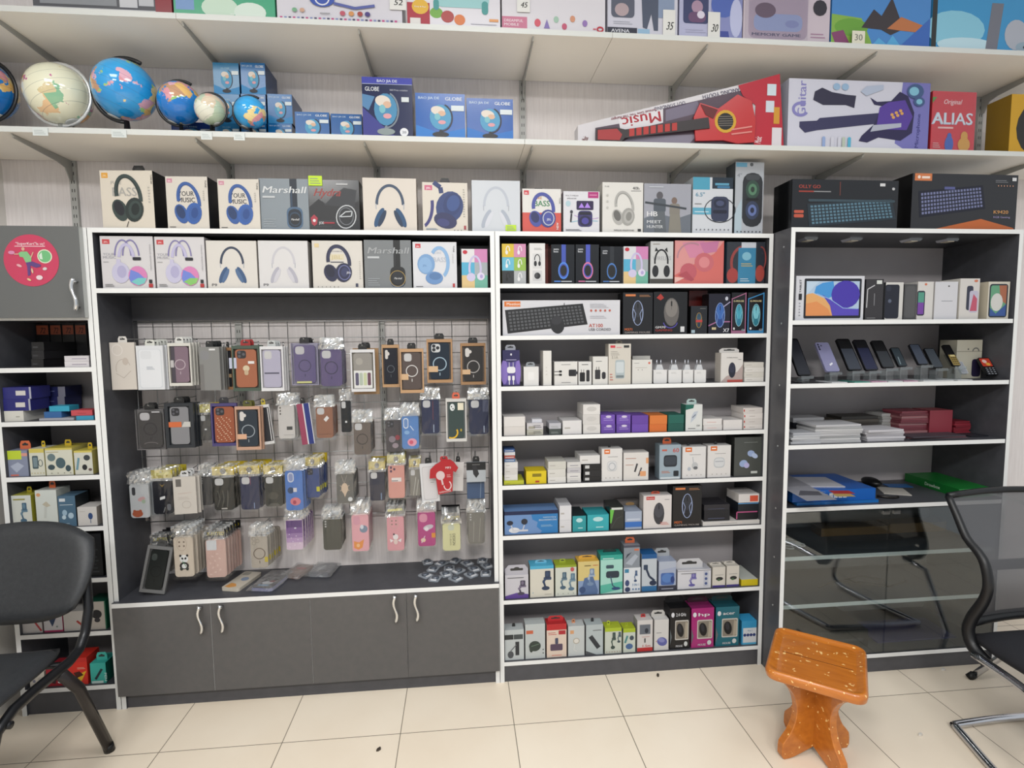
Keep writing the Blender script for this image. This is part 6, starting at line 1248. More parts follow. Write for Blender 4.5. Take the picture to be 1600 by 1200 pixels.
# first row
pcase(PCN, 'beige patterned case in the first cream carton of the top row', 173, 535, 212, 609, .045, '#d6cbc2', None, lambda a: (a.o(.3, .84, .22, .12, .03, '#ece6e0'), a.o(.5, .45, .3, .2, .02, '#b8aca2', 20, 200), a.l([(.2, .35), (.5, .25), (.8, .4)], .02, '#b8aca2'), a.e(.6, .6, .12, .08, '#cbbfb4')), 'carton', '#dcd4cb', 1, tab='#e4e0da')
pcase(PCN, 'pure white boxed case in the top row beside the beige patterned one', 214, 540, 256, 609, .04, None, None, lambda a: (a.rr(.08, .04, .92, .92, .1, '#d4dae0'), a.rr(.1, .05, .9, .91, .1, '#eceef2'), a.rr(.16, .7, .56, .88, .08, '#e4e6ea'), a.lines(.36, .46, .66, .54, 3, '#9aa4b4')), 'carton', '#e6e8ec', 5, tab='#dfe0d8')
pcase(PCN, 'mauve case with a white ring in a white window carton', 263, 536, 299, 603, .05, '#86707e', None, lambda a: (a.r(0, 0, .22, 1, '#4c4650'), ring(a, '#c4b4bc', .5, .32), a.r(-.05, .42, .14, .62, '#c8c4c4')), 'window', '#e0ded6', 4, tab='#e4e4e0')
pcase(PCN, 'smoky grey translucent case in a frosted sleeve of the top row', 312, 542, 344, 610, .06, '#6c6a6a', None, lambda a: (a.rr(.06, .7, .5, .92, .2, '#8c8c8e'), a.r(.5, .92, .8, .96, '#e4e4e4'), a.r(.0, .0, .2, .6, '#7c7a78')), 'carton', '#8c8c8a', 4, tab='#202224')
pcase(PCN, 'black case in a kraft carton half hidden behind the frosted sleeve', 350, 543, 363, 609, .11, '#1d1c24', None, lambda a: a.r(.0, .25, 1, .35, '#b89870'), 'window', '#9c7450', 1, tab='#1c1c1e')
pcase(PCN, 'orange-brown case with a small figure in a green and red carton', 363, 540, 406, 611, .055, '#a8674a', 'sqd', lambda a: (a.e(.5, .5, .16, .08, '#d8c8a8'), a.rr(.4, .32, .6, .46, .1, '#c8b090'), a.r(.6, .62, .9, .69, '#e8e4e0'), a.r(-.3, .5, .05, .78, '#c4c8dc')), 'window', '#4c5c50', 2, head='#5c5048', tab='#a82c2c')
pcase(PCN, 'pale lavender case in a white window carton of the top row', 407, 541, 443, 611, .05, '#b3b0c4', 'sq', lambda a: a.r(.05, .36, .9, .4, '#5c5a6c'), 'window', '#e6e6e8', 3, head='#d0ccd4', tab='#c4c8c8')
pcase(PCN, 'dusky purple case in a clear violet box of the top row', 455, 536, 497, 602, .06, '#655a84', 'sq', lambda a: (ring(a, '#453c60', .46), a.r(.1, .0, .8, .05, '#d8d88c')), 'clear', '#9c98ac', 3, tab='#202024')
pcase(PCN, 'purple ring case in a clear bag next to the clear violet box', 500, 546, 535, 605, .07, '#62547c', 'sq', lambda a: (ring(a, '#3c3450', .5, .32),), 'bag', '#fff', 4, rz=0)
pcase(PCN, 'greyish case in a white carton showing a row of colour samples', 548, 546, 586, 612, .06, '#98948e', None, lambda a: (a.rr(.12, .66, .5, .86, .2, '#a8a49c'), a.r(0, .0, 1, .5, '#e4e4e2'), [a.rr(.08+.22*i, .08, .26+.22*i, .44, .06, cc) for i, cc in enumerate(('#5c5870', '#b4c0b0', '#c8d0a8', '#6c4858'))]), 'window', '#e4e4e6', 1, head='#989488', tab='#1c1c1e')
pcase(PCN, 'plain kraft carton showing behind the colour sample case', 552, 544, 592, 616, .095, None, None, None, 'carton', '#a88660', 1)
pcase(PCN, 'black case with a ring in a kraft window carton, partly covered', 597, 539, 624, 605, .09, '#1c1e28', 'tri', lambda a: ring(a, '#5c646c', .42), 'window', '#c09a72', 2)
pcase(PCN, 'dark brown case with a white camera cut-out in a kraft window carton', 625, 545, 662, 614, .06, '#5c504c', 'sq', lambda a: (ring(a, '#dcdad8', .5, .34), a.r(-.1, .26, .3, .42, '#d8b48c')), 'window', '#c8a078', 2)
pcase(PCN, 'navy case with three silver camera rings in a kraft window carton', 667, 530, 707, 598, .07, '#1e2a38', 'three', lambda a: (ring(a, '#a8c0d0', .42, .36), a.r(-.15, .2, .4, .36, '#d8b48c')), 'window', '#b89068', 3)
pcase(PCN, 'dark brown case in the kraft window carton at the end of the top row', 720, 536, 759, 601, .07, '#33302f', 'tri', lambda a: (ring(a, '#b0acaa', .42, .34), a.r(-.12, .2, .34, .34, '#d8b48c')), 'window', '#a8825c', 2)
# second row
pcase(PCN, 'black ring case in a clear grey box starting the second row', 212, 640, 257, 703, .06, '#3c3a3a', 'sq', lambda a: (ring(a, '#242224', .52, .3), a.o(.5, .1, .3, .06, .03, '#807c7a', 0, 180), a.r(.6, .97, .95, 1, '#e0e0e0')), 'clear', '#6c6a6a', 2, tab='#1c1c1e')
pcase(PCN, 'silver case with an orange and white band in a charcoal carton', 258, 630, 303, 700, .055, '#8c8c90', 'sqd', lambda a: (a.r(-.2, .46, .6, .6, '#d87040'), a.p([(.6, .46), (.75, .6), (1.15, .6), (1.15, .46)], '#cfcdc8')), 'window', '#2e3238', 3, head='#4c5054', tab='#17181a', bl=.12)
pcase(PCN, 'dark case with a crooked price sticker in a clear bag', 312, 648, 330, 690, .09, '#545250', 'sq', ST(.4, .4), 'bag', head='#d8c43c')
pcase(PCN, 'copper glitter case in a violet carton', 330, 630, 371, 697, .06, '#a0583c', 'sqd', lambda a: [a.e(.12+.76*((i*37) % 23)/23, .05+.68*((i*53) % 41)/41, .035, .012, '#e8c4a8') for i in range(44)], 'window', '#4c4478', 1, head='#3c3468', tab='#2c2c34')
pcase(PCN, 'dark navy ring case in a peach-edged carton', 368, 635, 407, 703, .05, '#26323e', 'tri', lambda a: (ring(a, '#9ca4ac', .42, .36), a.r(-.15, .2, .4, .34, '#e0b090')), 'window', '#c8a088', 2, tab='#5c5c20')
pcase(PCN, 'white and black boxed case turned sideways in the second row', 410, 632, 428, 694, .075, '#23252c', 'dots', lambda a: a.l([(.9, .0), (.95, 1)], .1, '#e4e4e4'), 'window', '#d8d8d8', 1, tilt=-6, tab='#c8b440')
pcase(PCN, 'cream phone case with three lens dots and a small code label', 434, 633, 461, 687, .06, '#cfcac6', None, lambda a: ([a.e(.14, y, .05, .03, '#5c5450') for y in (.92, .83, .74)], a.r(.5, .26, .85, .36, '#3c3c3c'), a.lines(.3, .1, .9, .14, 1, '#a8a4a0')), 'bag', n=2)
pcase(PCN, 'narrow red, white and blue boxed case hanging askew', 471, 630, 491, 694, .05, None, None, lambda a: (a.r(0, 0, .45, 1, '#98405c'), a.r(.55, 0, .95, 1, '#26347c')), 'carton', '#dcdce0', 1, tilt=-6)
pcase(PCN, 'brown leather-like case with a white sticker in a clear bag', 493, 636, 521, 686, .06, '#94644c', 'sq', lambda a: (a.p([(.45, .6), (.65, .72), (.78, .64), (.58, .52)], '#e8e6e4'), a.l([(.1, .12), (.9, .12)], .03, '#6c4430')), 'bag', n=2)
pcase(PCN, 'small glossy black case between the brown and the taupe ones', 532, 626, 549, 677, .08, '#141416', 'sq', ST(.4, .3), 'bag', rough=.15)
pcase(PCN, 'taupe case with a dark ring in a shiny bag', 552, 660, 580, 712, .055, '#6c6058', 'sq', lambda a: ring(a, '#38322e', .48, .34), 'bag', n=4)
pcase(PCN, 'dark clear case with dim red flowers', 602, 656, 628, 708, .075, '#4c4648', 'sqd', lambda a: (a.e(.4, .4, .22, .1, '#8c8088'), a.e(.75, .45, .16, .08, '#983c44'), a.e(.6, .2, .2, .08, '#a09098')), 'bag', n=3)
pcase(PCN, 'sky blue case with pink patches, hanging over the flowered one', 627, 650, 655, 703, .05, '#5c88c4', None, lambda a: (a.rr(.1, .62, .4, .94, .25, '#e4e8f0'), a.rr(.14, .65, .36, .91, .22, '#6c90c4'), a.e(.6, .2, .28, .12, '#e8a0b4'), a.e(.55, .2, .12, .06, '#d85c74'), a.e(.3, .5, .16, .06, '#8cb4e0'), a.l([(.5, .7), (.7, .56)], .05, '#d0dcf0')), 'bag')
pcase(PCN, 'navy case with a dark red stripe in a clear bag', 658, 624, 687, 679, .07, '#23294a', 'sq', lambda a: (a.r(.62, .4, .68, .96, '#5c3040'), a.r(.66, .03, .7, .26, '#b8c4d8')), 'bag', n=3)
pcase(PCN, 'dark green case with a yellow crescent in a white window carton', 697, 623, 729, 690, .055, '#3a4a48', None, lambda a: (a.e(.25, .86, .16, .1, '#e4e8e8'), a.e(.2, .88, .04, .02, '#222'), a.e(.3, .82, .04, .02, '#222'), a.r(.6, .78, .98, .98, '#ece4cc'), a.o(.2, .16, .42, .18, .1, '#e8b82c', -120, 30), a.e(.8, .22, .06, .04, '#b8a03c')), 'window', '#d8d6d2', 2, head='#8c9090', tab='#e06c50')
pcase(PCN, 'navy case with a pale corner label at the end of the second row', 733, 624, 764, 680, .06, '#1e2444', 'sq', lambda a: (a.r(.7, .64, 1, .98, '#4c5068'), a.r(.74, .04, .78, .24, '#b8c4d8')), 'bag', n=3)
# third row
pcase(PCN, 'white case with small animal prints starting the third row', 202, 756, 234, 811, .05, '#c0c2c4', None, lambda a: (a.rr(.12, .66, .3, .9, .3, '#3c3c40'), a.e(.35, .12, .28, .1, '#a8583c'), a.e(.2, .2, .08, .04, '#a8583c'), a.e(.5, .2, .08, .04, '#a8583c'), a.e(.6, .55, .2, .06, '#c8a0a0', 20), a.e(.7, .48, .1, .06, '#a8b8a0')), 'bag', n=3)
pcase(PCN, 'black case with a gold mark and a white sticker', 238, 751, 270, 805, .055, '#24252c', None, lambda a: (a.p([(.35, .9), (.5, .8), (.65, .9), (.5, .86)], '#8c7440'), a.p([(.35, .5), (.62, .54), (.62, .46), (.35, .42)], '#e8e8e8'), a.l([(.5, .05), (.6, .2)], .04, '#888'), a.rr(.7, .1, .9, .3, .2, '#6c6e74')), 'bag', head='#d8c43c', n=2)
pcase(PCN, 'cream boxed case with a small square print in the third row', 272, 745, 306, 803, .05, None, None, lambda a: (a.r(.12, .74, .36, .94, '#6c6864'), a.l([(.2, .55), (.8, .57)], .015, '#c8a8a0'), a.lines(.2, .4, .7, .48, 2, '#c0b8b0'), a.o(.55, .25, .2, .1, .02, '#b8b0a8')), 'carton', '#cfc9c1', 3, rz=6, tab='#d8d8d8')
pcase(PCN, 'dark grey case with round lens marks behind the ribbed black one', 313, 744, 332, 791, .09, '#3c3c3e', 'dots', None, 'bag')
pcase(PCN, 'black case with sculpted wavy ribs', 333, 746, 366, 799, .055, '#22221f', 'sq', lambda a: ([a.l([(.15+.25*i, .1), (.3+.2*i, .35), (.2+.25*i, .6)], .05, '#55534c') for i in range(3)], a.rr(.35, .03, .65, .07, .3, '#b8b4ac')), 'bag', n=3, head='#e0c428')
pcase(PCN, 'navy case with a thin pink camera rim in the third row', 375, 744, 406, 798, .055, '#262c4c', 'sq', lambda a: (a.l([(.54, .74), (.54, .98)], .02, '#a04c60'), a.r(.68, .03, .72, .2, '#8ca0c4')), 'bag', n=3, head='#e0c428')
pcase(PCN, 'dark case with a folded stand next to the blue wavy case', 413, 744, 442, 793, .06, '#33332f', 'sq', lambda a: (a.e(.45, .35, .3, .12, '#4c4a42'), a.p([(.1, .0), (.3, .1), (.7, .1), (.9, 0)], '#5c5a54')), 'bag', n=2, head='#e0c428')
pcase(PCN, 'bright blue wavy-edged case with pink and navy stickers', 445, 735, 474, 799, .045, '#4c78c0', None, lambda a: (a.rr(.15, .7, .5, .95, .25, '#d0d4e4'), a.rr(.2, .73, .45, .92, .22, '#8c98c0'), a.e(.3, .5, .18, .08, '#2c4468'), a.r(.45, .46, .65, .56, '#d8d4d8'), a.e(.55, .22, .3, .1, '#d87c84'), a.e(.5, .2, .1, .05, '#a83c54')), 'bag')
pcase(PCN, 'slate blue case under a yellow header in the third row', 478, 731, 500, 779, .07, '#34487c', 'sqd', lambda a: a.r(.75, .2, 1.0, .36, '#c8c030'), 'bag', n=2, head='#e0c428')
pcase(PCN, 'clear grey case with a beige beetle-like emblem', 525, 740, 553, 788, .06, '#6a6864', None, lambda a: (a.e(.48, .5, .2, .18, '#d4bca4'), a.p([(.4, .34), (.48, .2), (.58, .34)], '#d4bca4'), a.l([(.2, .6), (.76, .42)], .03, '#d4bca4'), a.l([(.2, .42), (.76, .6)], .03, '#d4bca4'), a.l([(.3, .95), (.46, .66), (.64, .95)], .02, '#b0a498'), a.rr(.66, .06, .92, .2, .1, '#dfe0e0')), 'bag', n=3)
pcase(PCN, 'dark navy case with a rounded camera patch under a yellow header', 577, 737, 602, 784, .065, '#2b2c3e', 'sq', lambda a: a.r(.72, .03, .78, .26, '#8098b8'), 'bag', n=2, head='#e0c428')
pcase(PCN, 'salmon pink case with a white label under a yellow header', 606, 727, 633, 780, .055, '#d99a8e', None, lambda a: ([a.e(x, y, .07, .04, '#5c3c54') for x, y in ((.18, .93), (.18, .82), (.38, .88))], a.r(.2, .5, .8, .62, '#ece4e0'), a.lines(.2, .52, .6, .58, 1, '#555')), 'bag', n=2, head='#d8cc70')
pcase(PCN, 'clear case with slanted light stripes', 640, 733, 657, 776, .07, '#86827a', 'sq', lambda a: (a.l([(.3, .0), (.6, .7)], .04, '#d8d4cc'), a.l([(.6, 0), (.85, .6)], .04, '#d8d4cc')), 'bag', head='#e0c428')
pcase(PCN, 'white flat boxed case behind the red shirt-shaped pack', 659, 724, 687, 784, .06, None, None, lambda a: (a.rr(.12, .06, .9, .92, .1, '#b8b4b4'), a.rr(.14, .07, .88, .91, .1, '#dcdadc'), a.lines(.55, .5, .75, .54, 1, '#8c8c8c')), 'carton', '#e0e0e2', 1, tilt=-3)
pcase(PCN, 'white flat boxed case on the far side of the red shirt-shaped pack', 704, 722, 723, 767, .08, None, None, lambda a: a.lines(.4, .5, .7, .6, 2, '#b8b4b4'), 'carton', '#dcd8d6', 1, tilt=3)
# red shirt-shaped earphone pack
Y = .035; pts = [(686, 723), (690, 719), (703, 718), (709, 722), (716, 731), (712, 738), (708, 736), (707, 768), (685, 773), (681, 747), (671, 748), (672, 734), (680, 726)]
q = [onY(u, v, Y) for u, v in pts]; xm = sum(p.x for p in q)/len(q); zm = min(p.z for p in q)
o = empty('earphone_pack', (xm, Y, zm)); tag(o, 'red shirt-shaped earphone pack with a white earbud print', 'earphone pack')
b = MB(); b.prism([(p.x-xm, p.z-zm) for p in reversed(q)], 0, .006, M('#b8202a', .25)); x0 = min(p.x for p in q)-xm; W_ = max(p.x for p in q)-min(p.x for p in q); H_ = max(p.z for p in q)-zm
a = Art(b, x0, 0, W_, H_); a.e(.38, .55, .15, .13, '#e0c8c8'); a.l([(.42, .45), (.46, .28)], .06, '#e0c8c8'); a.o(.62, .26, .14, .14, .035, '#ecdcdc', 180, 420); a.t('MP3', .56, .74, .06, '#f0e4e4', .18); a.t('EARPHONE', .34, .04, .05, '#f0dcdc', .4, rot=8); a.lines(.6, .5, .74, .6, 2, '#e8b0b0')
b.obj('shirt_card', o); hook(0, Y, H_+.006, o); tabmb(.03, .016, '#b8202a').obj('hang_tab', o, (0, .002, H_-.003))
pcase('ear_hook', 'black and white pouch with an earpiece ending the third row', 729, 722, 759, 753, .055, None, None, lambda a: (a.r(0, .6, 1, 1, '#1c1d20'), a.p([(.3, .8), (.5, .85), (.65, .4), (.5, .2), (.35, .4)], '#2c2d32'), a.lines(.3, .86, .7, .93, 1, '#888')), 'carton', '#b8bec4', 1, tab='#1c1d20')
pcase('pouch', 'slate blue flat pack showing under the black and white pouch', 730, 752, 757, 779, .075, None, None, lambda a: a.l([(.75, 0), (.8, 1)], .04, '#8094ac'), 'carton', '#42597c', 2, hk=False)
# fourth row
pcase(PCN, 'grey boxed case under a black and yellow header, behind the leaning black one', 238, 852, 264, 898, .08, '#8c8884', None, None, 'bag', n=2, head='#17171a')
pcase(PCN, 'cream case with a small panda print in the fourth row', 271, 839, 303, 903, .05, '#dccdbb', 'four', lambda a: (a.e(.5, .45, .22, .1, '#f4f4f2'), a.e(.32, .53, .06, .03, '#1c1c1e'), a.e(.68, .53, .06, .03, '#1c1c1e'), a.e(.42, .46, .05, .03, '#1c1c1e', 30), a.e(.58, .46, .05, .03, '#1c1c1e', -30), a.e(.5, .28, .24, .09, '#1c1c1e'), a.e(.5, .27, .13, .06, '#f0f0ee'), a.e(.35, .2, .08, .04, '#26302c'), a.e(.65, .2, .08, .04, '#26302c'), a.l([(.42, .4), (.6, .26)], .03, '#3c8c50')), 'bag', n=5)
pcase(PCN, 'blush pink textured case under a black and yellow header', 321, 843, 354, 904, .05, '#d6b3a8', None, lambda a: (a.rr(.05, .72, .55, .98, .06, '#dcdee0'), [a.e(.2+.6*((i*7) % 5)/5, .08+.12*i*.5, .07, .02, '#e8c8be', 20*i) for i in range(10)]), 'bag', n=5, head='#17171a')
pcase(PCN, 'clear case with a brown ring at the bottom of the grid', 391, 838, 419, 889, .06, '#b3aa9e', None, lambda a: ([a.o(x, y, .11, .06, .02, '#7c7468') for x, y in ((.2, .92), (.2, .78), (.42, .85))], ring(a, '#6c5c50', .45, .36), a.r(.8, .18, 1, .34, '#c8b43c')), 'bag', n=4)
pcase(PCN, 'purple to white fading glitter case', 446, 812, 474, 861, .055, '#d8c0d4', None, lambda a: (a.r(.02, .74, .98, .97, '#5c3c78'), a.r(.02, .55, .98, .74, '#7c5894'), a.r(.02, .4, .98, .55, '#9c7cac'), a.r(.02, .25, .98, .4, '#bc9cc4'), a.r(.5, .7, .62, .74, '#e4e0e8'), [a.e(.2+.1*(i*3 % 7), .1+.06*i, .03, .012, '#f4ecf4') for i in range(8)]), 'bag', n=3, rough=.15)
pcase(PCN, 'dark olive case with three lens cut-outs in the fourth row', 504, 811, 534, 861, .055, '#4a4a44', 'dots', None, 'bag', n=2)
pcase(PCN, 'pink case with an orange patch and a grey bird shape', 549, 804, 577, 863, .05, '#e4a8b0', None, lambda a: (a.rr(.1, .72, .5, .95, .12, '#d89cac'), a.e(.7, .6, .24, .1, '#7c8ca0', 30), a.e(.6, .66, .1, .06, '#d8dce4'), a.p([(.1, .1), (.1, .28), (.4, .24), (.7, .32), (.6, .1), (.35, .04)], '#e8944c'), a.e(.35, .16, .1, .05, '#f4c08c')), 'bag', n=4)
pcase(PCN, 'pink case with four lens rings and a small white winged shape', 604, 807, 632, 862, .05, '#dd9ca4', 'four', lambda a: (a.e(.5, .4, .16, .08, '#ece4e4'), a.e(.5, .26, .12, .08, '#e8d0c8'), a.p([(.15, .35), (.38, .3), (.2, .24)], '#f0e8e8'), a.p([(.85, .35), (.62, .3), (.8, .24)], '#f0e8e8'), a.e(.4, .48, .06, .03, '#5c4454')), 'bag', n=4, head='#3c3c3a')
pcase(PCN, 'magenta case with pale scribbled shapes', 652, 800, 681, 855, .05, '#b33c80', None, lambda a: (a.rr(.1, .7, .55, .95, .18, '#d890a8'), a.e(.6, .55, .3, .07, '#c8c0c8', 15), a.e(.5, .5, .12, .06, '#e8e0e4'), a.e(.3, .18, .14, .06, '#e8d0a8'), a.l([(.4, .3), (.2, .1)], .05, '#e0c8d8'), a.r(.78, .24, 1, .38, '#e09030')), 'bag', n=2)
pcase(PCN, 'pale yellow case with vertical lettering under a black and yellow header', 691, 818, 720, 862, .05, '#d9d6a4', None, lambda a: (a.rr(.3, .74, .66, .96, .14, '#c8ccb8'), a.t('DESIGN', .56, .62, .1, '#5c5c48', .42, rot=-90), a.t('STUDIO', .4, .62, .06, '#5c5c48', .42, rot=-90)), 'bag', n=3, head='#17171a')
pcase(PCN, 'clear grey case with faint vertical streaks at the end of the fourth row', 731, 800, 758, 851, .055, '#7b7872', 'dots', lambda a: (a.l([(.3, .05), (.35, .7)], .03, '#a8a49c'), a.l([(.65, .05), (.75, .8)], .03, '#a8a49c')), 'bag', n=2)
# ---------------- lying or leaning on the counter
ZK = 0.4205
o = pcase(PCN, 'black ring case in a grey frame leaning at the cabinet side', 214, 850, 254, 920, .03, '#232625', None, lambda a: (a.rr(.1, .72, .42, .9, .2, '#3c4240'), ring(a, '#0f1110', .45, .34)), 'window', '#7c7c7c', 1, head='#6a6a6a', hk=False, tab='#4c4c4c', bl=.1)
o.location.z = ZK+.012; o.rotation_euler = (math.radians(-10), math.radians(9), 0)
def lying(name, label, u0, v0, u1, v1, rz, c, art, w=.085, l=.165, t=.012, side=None, bag=False, cat=CC, shell='case_shell'):
    q = onZ((u0+u1)/2, (v0+v1)/2, ZK)
    o = empty(name, (q.x, q.y, ZK+.0005), math.radians(rz)); tag(o, label, cat)
    b = MB(); b.T = Matrix.Rotation(math.radians(-90), 4, 'X') @ Matrix.Identity(4)
    b.prism(rrect(-w/2, -l/2, w/2, l/2, .14*w), -t, 0, M(side or c, .3), front=M(c, .3)); a = Art(b, -w/2, -l/2, w, l, -t)
    art(a); b.obj(shell, o)
    if bag:
        f = MB(); n = 8; v = []; ww, ll = w/2+.012, l/2+.012
        for j in range(n):
            for i in range(n): v.append((-ww+2*ww*i/(n-1), -ll+2*ll*j/(n-1), t+.0045+random.uniform(0, .005)-(t if i in (0, n-1) or j in (0, n-1) else 0)))
        f.add(v, [(j*n+i, j*n+i+1, (j+1)*n+i+1, (j+1)*n+i) for j in range(n-1) for i in range(n-1)], BAG, False); f.obj('plastic_bag', o)
    return o
lying('phone_case', 'cream case with orange and blue shapes lying flat on the counter', 353, 893, 404, 928, -14, '#d9d0c0', lambda a: (a.p([(.1, .08), (.2, .3), (.5, .26), (.7, .12), (.4, .04)], '#e0a058'), a.e(.6, .55, .2, .12, '#8c9cb4', 40), a.rr(.1, .76, .5, .95, .1, '#a8a498')), .075, .15, bag=False)
lying('phone_case', 'dark packed case with white and light blue patches lying on the counter', 405, 893, 446, 926, -12, '#26272e', lambda a: (a.e(.5, .3, .26, .08, '#e4e4e8'), a.p([(.2, .12), (.7, .12), (.7, .2), (.2, .2)], '#7ca8cc'), a.e(.65, .38, .14, .05, '#983840'), a.lines(.3, .56, .8, .6, 1, '#c8c8cc'), a.rr(.15, .72, .5, .92, .1, '#4c4c58')), .085, .16, side='#8c90c0', bag=True)
lying('phone_case', 'bagged brown case with red patches lying in the middle of the counter', 450, 880, 484, 910, -20, '#8a6452', lambda a: (a.e(.5, .4, .3, .2, '#a87c64'), a.e(.5, .65, .3, .1, '#c85454'), a.e(.3, .2, .1, .06, '#e0d0c0')), .075, .11, bag=True)
lying('phone_case', 'crumpled silvery bag with a grey case lying in the middle of the counter', 488, 880, 522, 906, -8, '#7c8088', lambda a: (a.e(.4, .6, .2, .2, '#b0b4bc'), a.e(.6, .3, .2, .14, '#4c5058'), a.l([(.3, .3), (.5, .8)], .08, '#e0e0e4')), .085, .11, bag=True)
# small packed straps / watches in a scattered group
GW_ = 'small silver and black blister packs scattered at the counter end'
spots = [(668, 879), (690, 881), (711, 877), (730, 881), (754, 877), (677, 890), (702, 889), (716, 893), (741, 890), (761, 885), (665, 900), (680, 905), (697, 898), (712, 905), (736, 899), (759, 897)]
b = MB(); b.T = Matrix.Rotation(math.radians(-90), 4, 'X'); b.prism(rrect(-.022, -.026, .022, .026, .008), -.004, 0, M('#a4abb4', .18)); base_me = b
proto = None
wh = ['nearest the grid on the inner side', 'just behind the inner front ones', 'at the back centre', 'at the back, towards the cabinet side', 'farthest back by the cabinet side', 'in the middle of the inner cluster', 'in the centre of the group', 'right of centre in the group', 'in the outer middle of the group', 'in the middle against the cabinet side', 'at the inner front corner', 'second along the front edge', 'with two dark dots near the front', 'nearest the front edge', 'near the front on the outer side', 'in the front corner by the cabinet side']
for i, (u, v) in enumerate(spots):
    q = onZ(u, v, ZK); rz = math.radians(random.uniform(-50, 50))
    if proto is None:
        o = empty('blister_pack', (q.x, q.y, ZK+.0005), rz); base_me.obj('card', o)
        c_ = MB(); c_.T = Matrix.Translation((0, 0, .004)); c_.lathe([(.015, 0), (.0148, .006), (.010, .0085), (.001, .009)], (0, .002, 0), M('#5c626c', .15, .4), 14); c_.box(-.012, -.022, 0, .012, -.014, .003, M('#f4f6fa', .2)); c_.obj('blister_dome', o); proto = o
        tag(o, 'small silver blister pack '+wh[0], 'blister pack', GW_)
    else: dup(proto, (q.x, q.y, ZK+.0005), 'small silver blister pack '+wh[i], GW_, rz)
# ================================================================== display case contents
PC = 'phone carton'
GD = 'phone cartons on the top shelf of the display case'
def a_tab(a):
    a.rr(.12, .04, .96, .94, .03, '#1c1f28'); s = a.sub(.15, .1, .93, .88); s.r(0, 0, 1, 1, '#b8d0ea')
    s.p([(0, .1), (0, .62), (.12, .66), (.35, .5), (.5, .2), (.55, 0), (0, 0)], '#eab070'); s.p([(0, 0), (0, .35), (.2, .42), (.42, .2), (.48, 0)], '#e8985c')
    s.p([(.15, .66), (.18, .85), (.3, .95), (.5, 1), (.55, .6), (.4, .5)], '#4a9ce0'); s.e(.74, .62, .27, .4, '#4a3ab0'); s.p([(.3, .62), (.5, .42), (.75, .2), (1, .2), (1, 0), (.5, 0), (.45, .3)], '#5a4cc0'); s.l([(.2, .64), (.45, .48), (.7, .22), (.98, .2)], .02, '#9cc0f0')
    s.p([(0, 1), (.25, 1), (.15, .86), (.0, .6)], '#c8dcf0'); a.t('TABLET', .075, .62, .045, '#3a3c44', .3, rot=90); a.r(.04, .46, .085, .6, '#22242a'); a.lines(.045, .1, .07, .44, 5, '#9a9ca4')
bx('tablet_carton', 'large white tablet carton with a violet and orange screen print', 'tablet carton', 1243, 1350, 431, 'D1', '#dcdde4', a_tab, '#b8bac2', d=.05, group=GD)
def dph(lb, x0, x1, yt, c, art, **k): return bx('phone_carton', lb, PC, x0, x1, yt, 'D1', c, art, group=GD, d=k.pop('d', .09), **k)
dph('black phone carton with thin white line drawings, beside the tablet carton', 1352, 1380, 436, '#38363a', lambda a: (a.l([(.08, .3), (.1, .75), (.5, .85)], .05, '#d0d0d4'), a.l([(.5, .35), (.5, .65)], .04, '#8c8c90'), a.lines(.1, .04, .6, .06, 1, '#ccc'), a.r(.6, .88, .9, .97, '#e0e4e0')), side='#26262a')
dph('white carton with the back of a black phone', 1383, 1411, 441, '#dcdad6', lambda a: (a.rr(-.02, .03, .78, .94, .12, '#1c2030'), a.e(.25, .5, .1, .05, '#5c6478'), a.rr(.02, .76, .3, .9, .1, '#2c3040')), side='#4a4c50')
dph('dark grey phone carton in front of the purple screen one', 1412, 1432, 444, '#4c4c4e', lambda a: a.rr(.1, .05, .9, .95, .2, '#5a5a5c'), side='#3a3a3c', d=.05)
dph('white carton with a small purple-green phone', 1433, 1458, 440, '#dedbd8', lambda a: (a.rr(-.02, .1, .48, .76, .12, '#2c2c40'), a.r(.04, .14, .42, .45, '#7c48a8'), a.r(.04, .45, .42, .72, '#58a08c'), a.e(.5, .93, .08, .03, '#d87858')), side='#cfccc8')
dph('plain white phone carton with a faint line of lettering', 1460, 1496, 440, '#dcdce2', lambda a: (a.lines(.3, .48, .8, .52, 1, '#8c9098'), a.e(.6, .88, .04, .02, '#555')), side='#d8d6d6')
dph('tall white phone carton with two overlapping phones', 1499, 1530, 435, '#dedad6', lambda a: (a.rr(.35, .22, .68, .82, .1, '#35384c'), a.rr(.5, .16, .95, .7, .1, '#c8c4d8'), a.p([(.55, .2), (.9, .2), (.9, .5), (.7, .62)], '#c85c74'), a.e(.8, .94, .1, .03, '#d87c58')), side='#dcd8d0')
dph('cream phone carton with a colourful screen at the end of its shelf', 1543, 1577, 440, '#dcd6c8', lambda a: (a.rr(.06, .04, .92, .94, .12, '#24303c'), a.rr(.12, .08, .86, .9, .08, '#6aa884'), a.p([(.5, .9), (.86, .9), (.86, .4), (.6, .5)], '#b06c50'), a.e(.42, .45, .28, .24, '#dcdcd8'), a.p([(.12, .08), (.12, .3), (.4, .14), (.86, .4), (.86, .08)], '#3c5ca0')), side='#d8cfba')
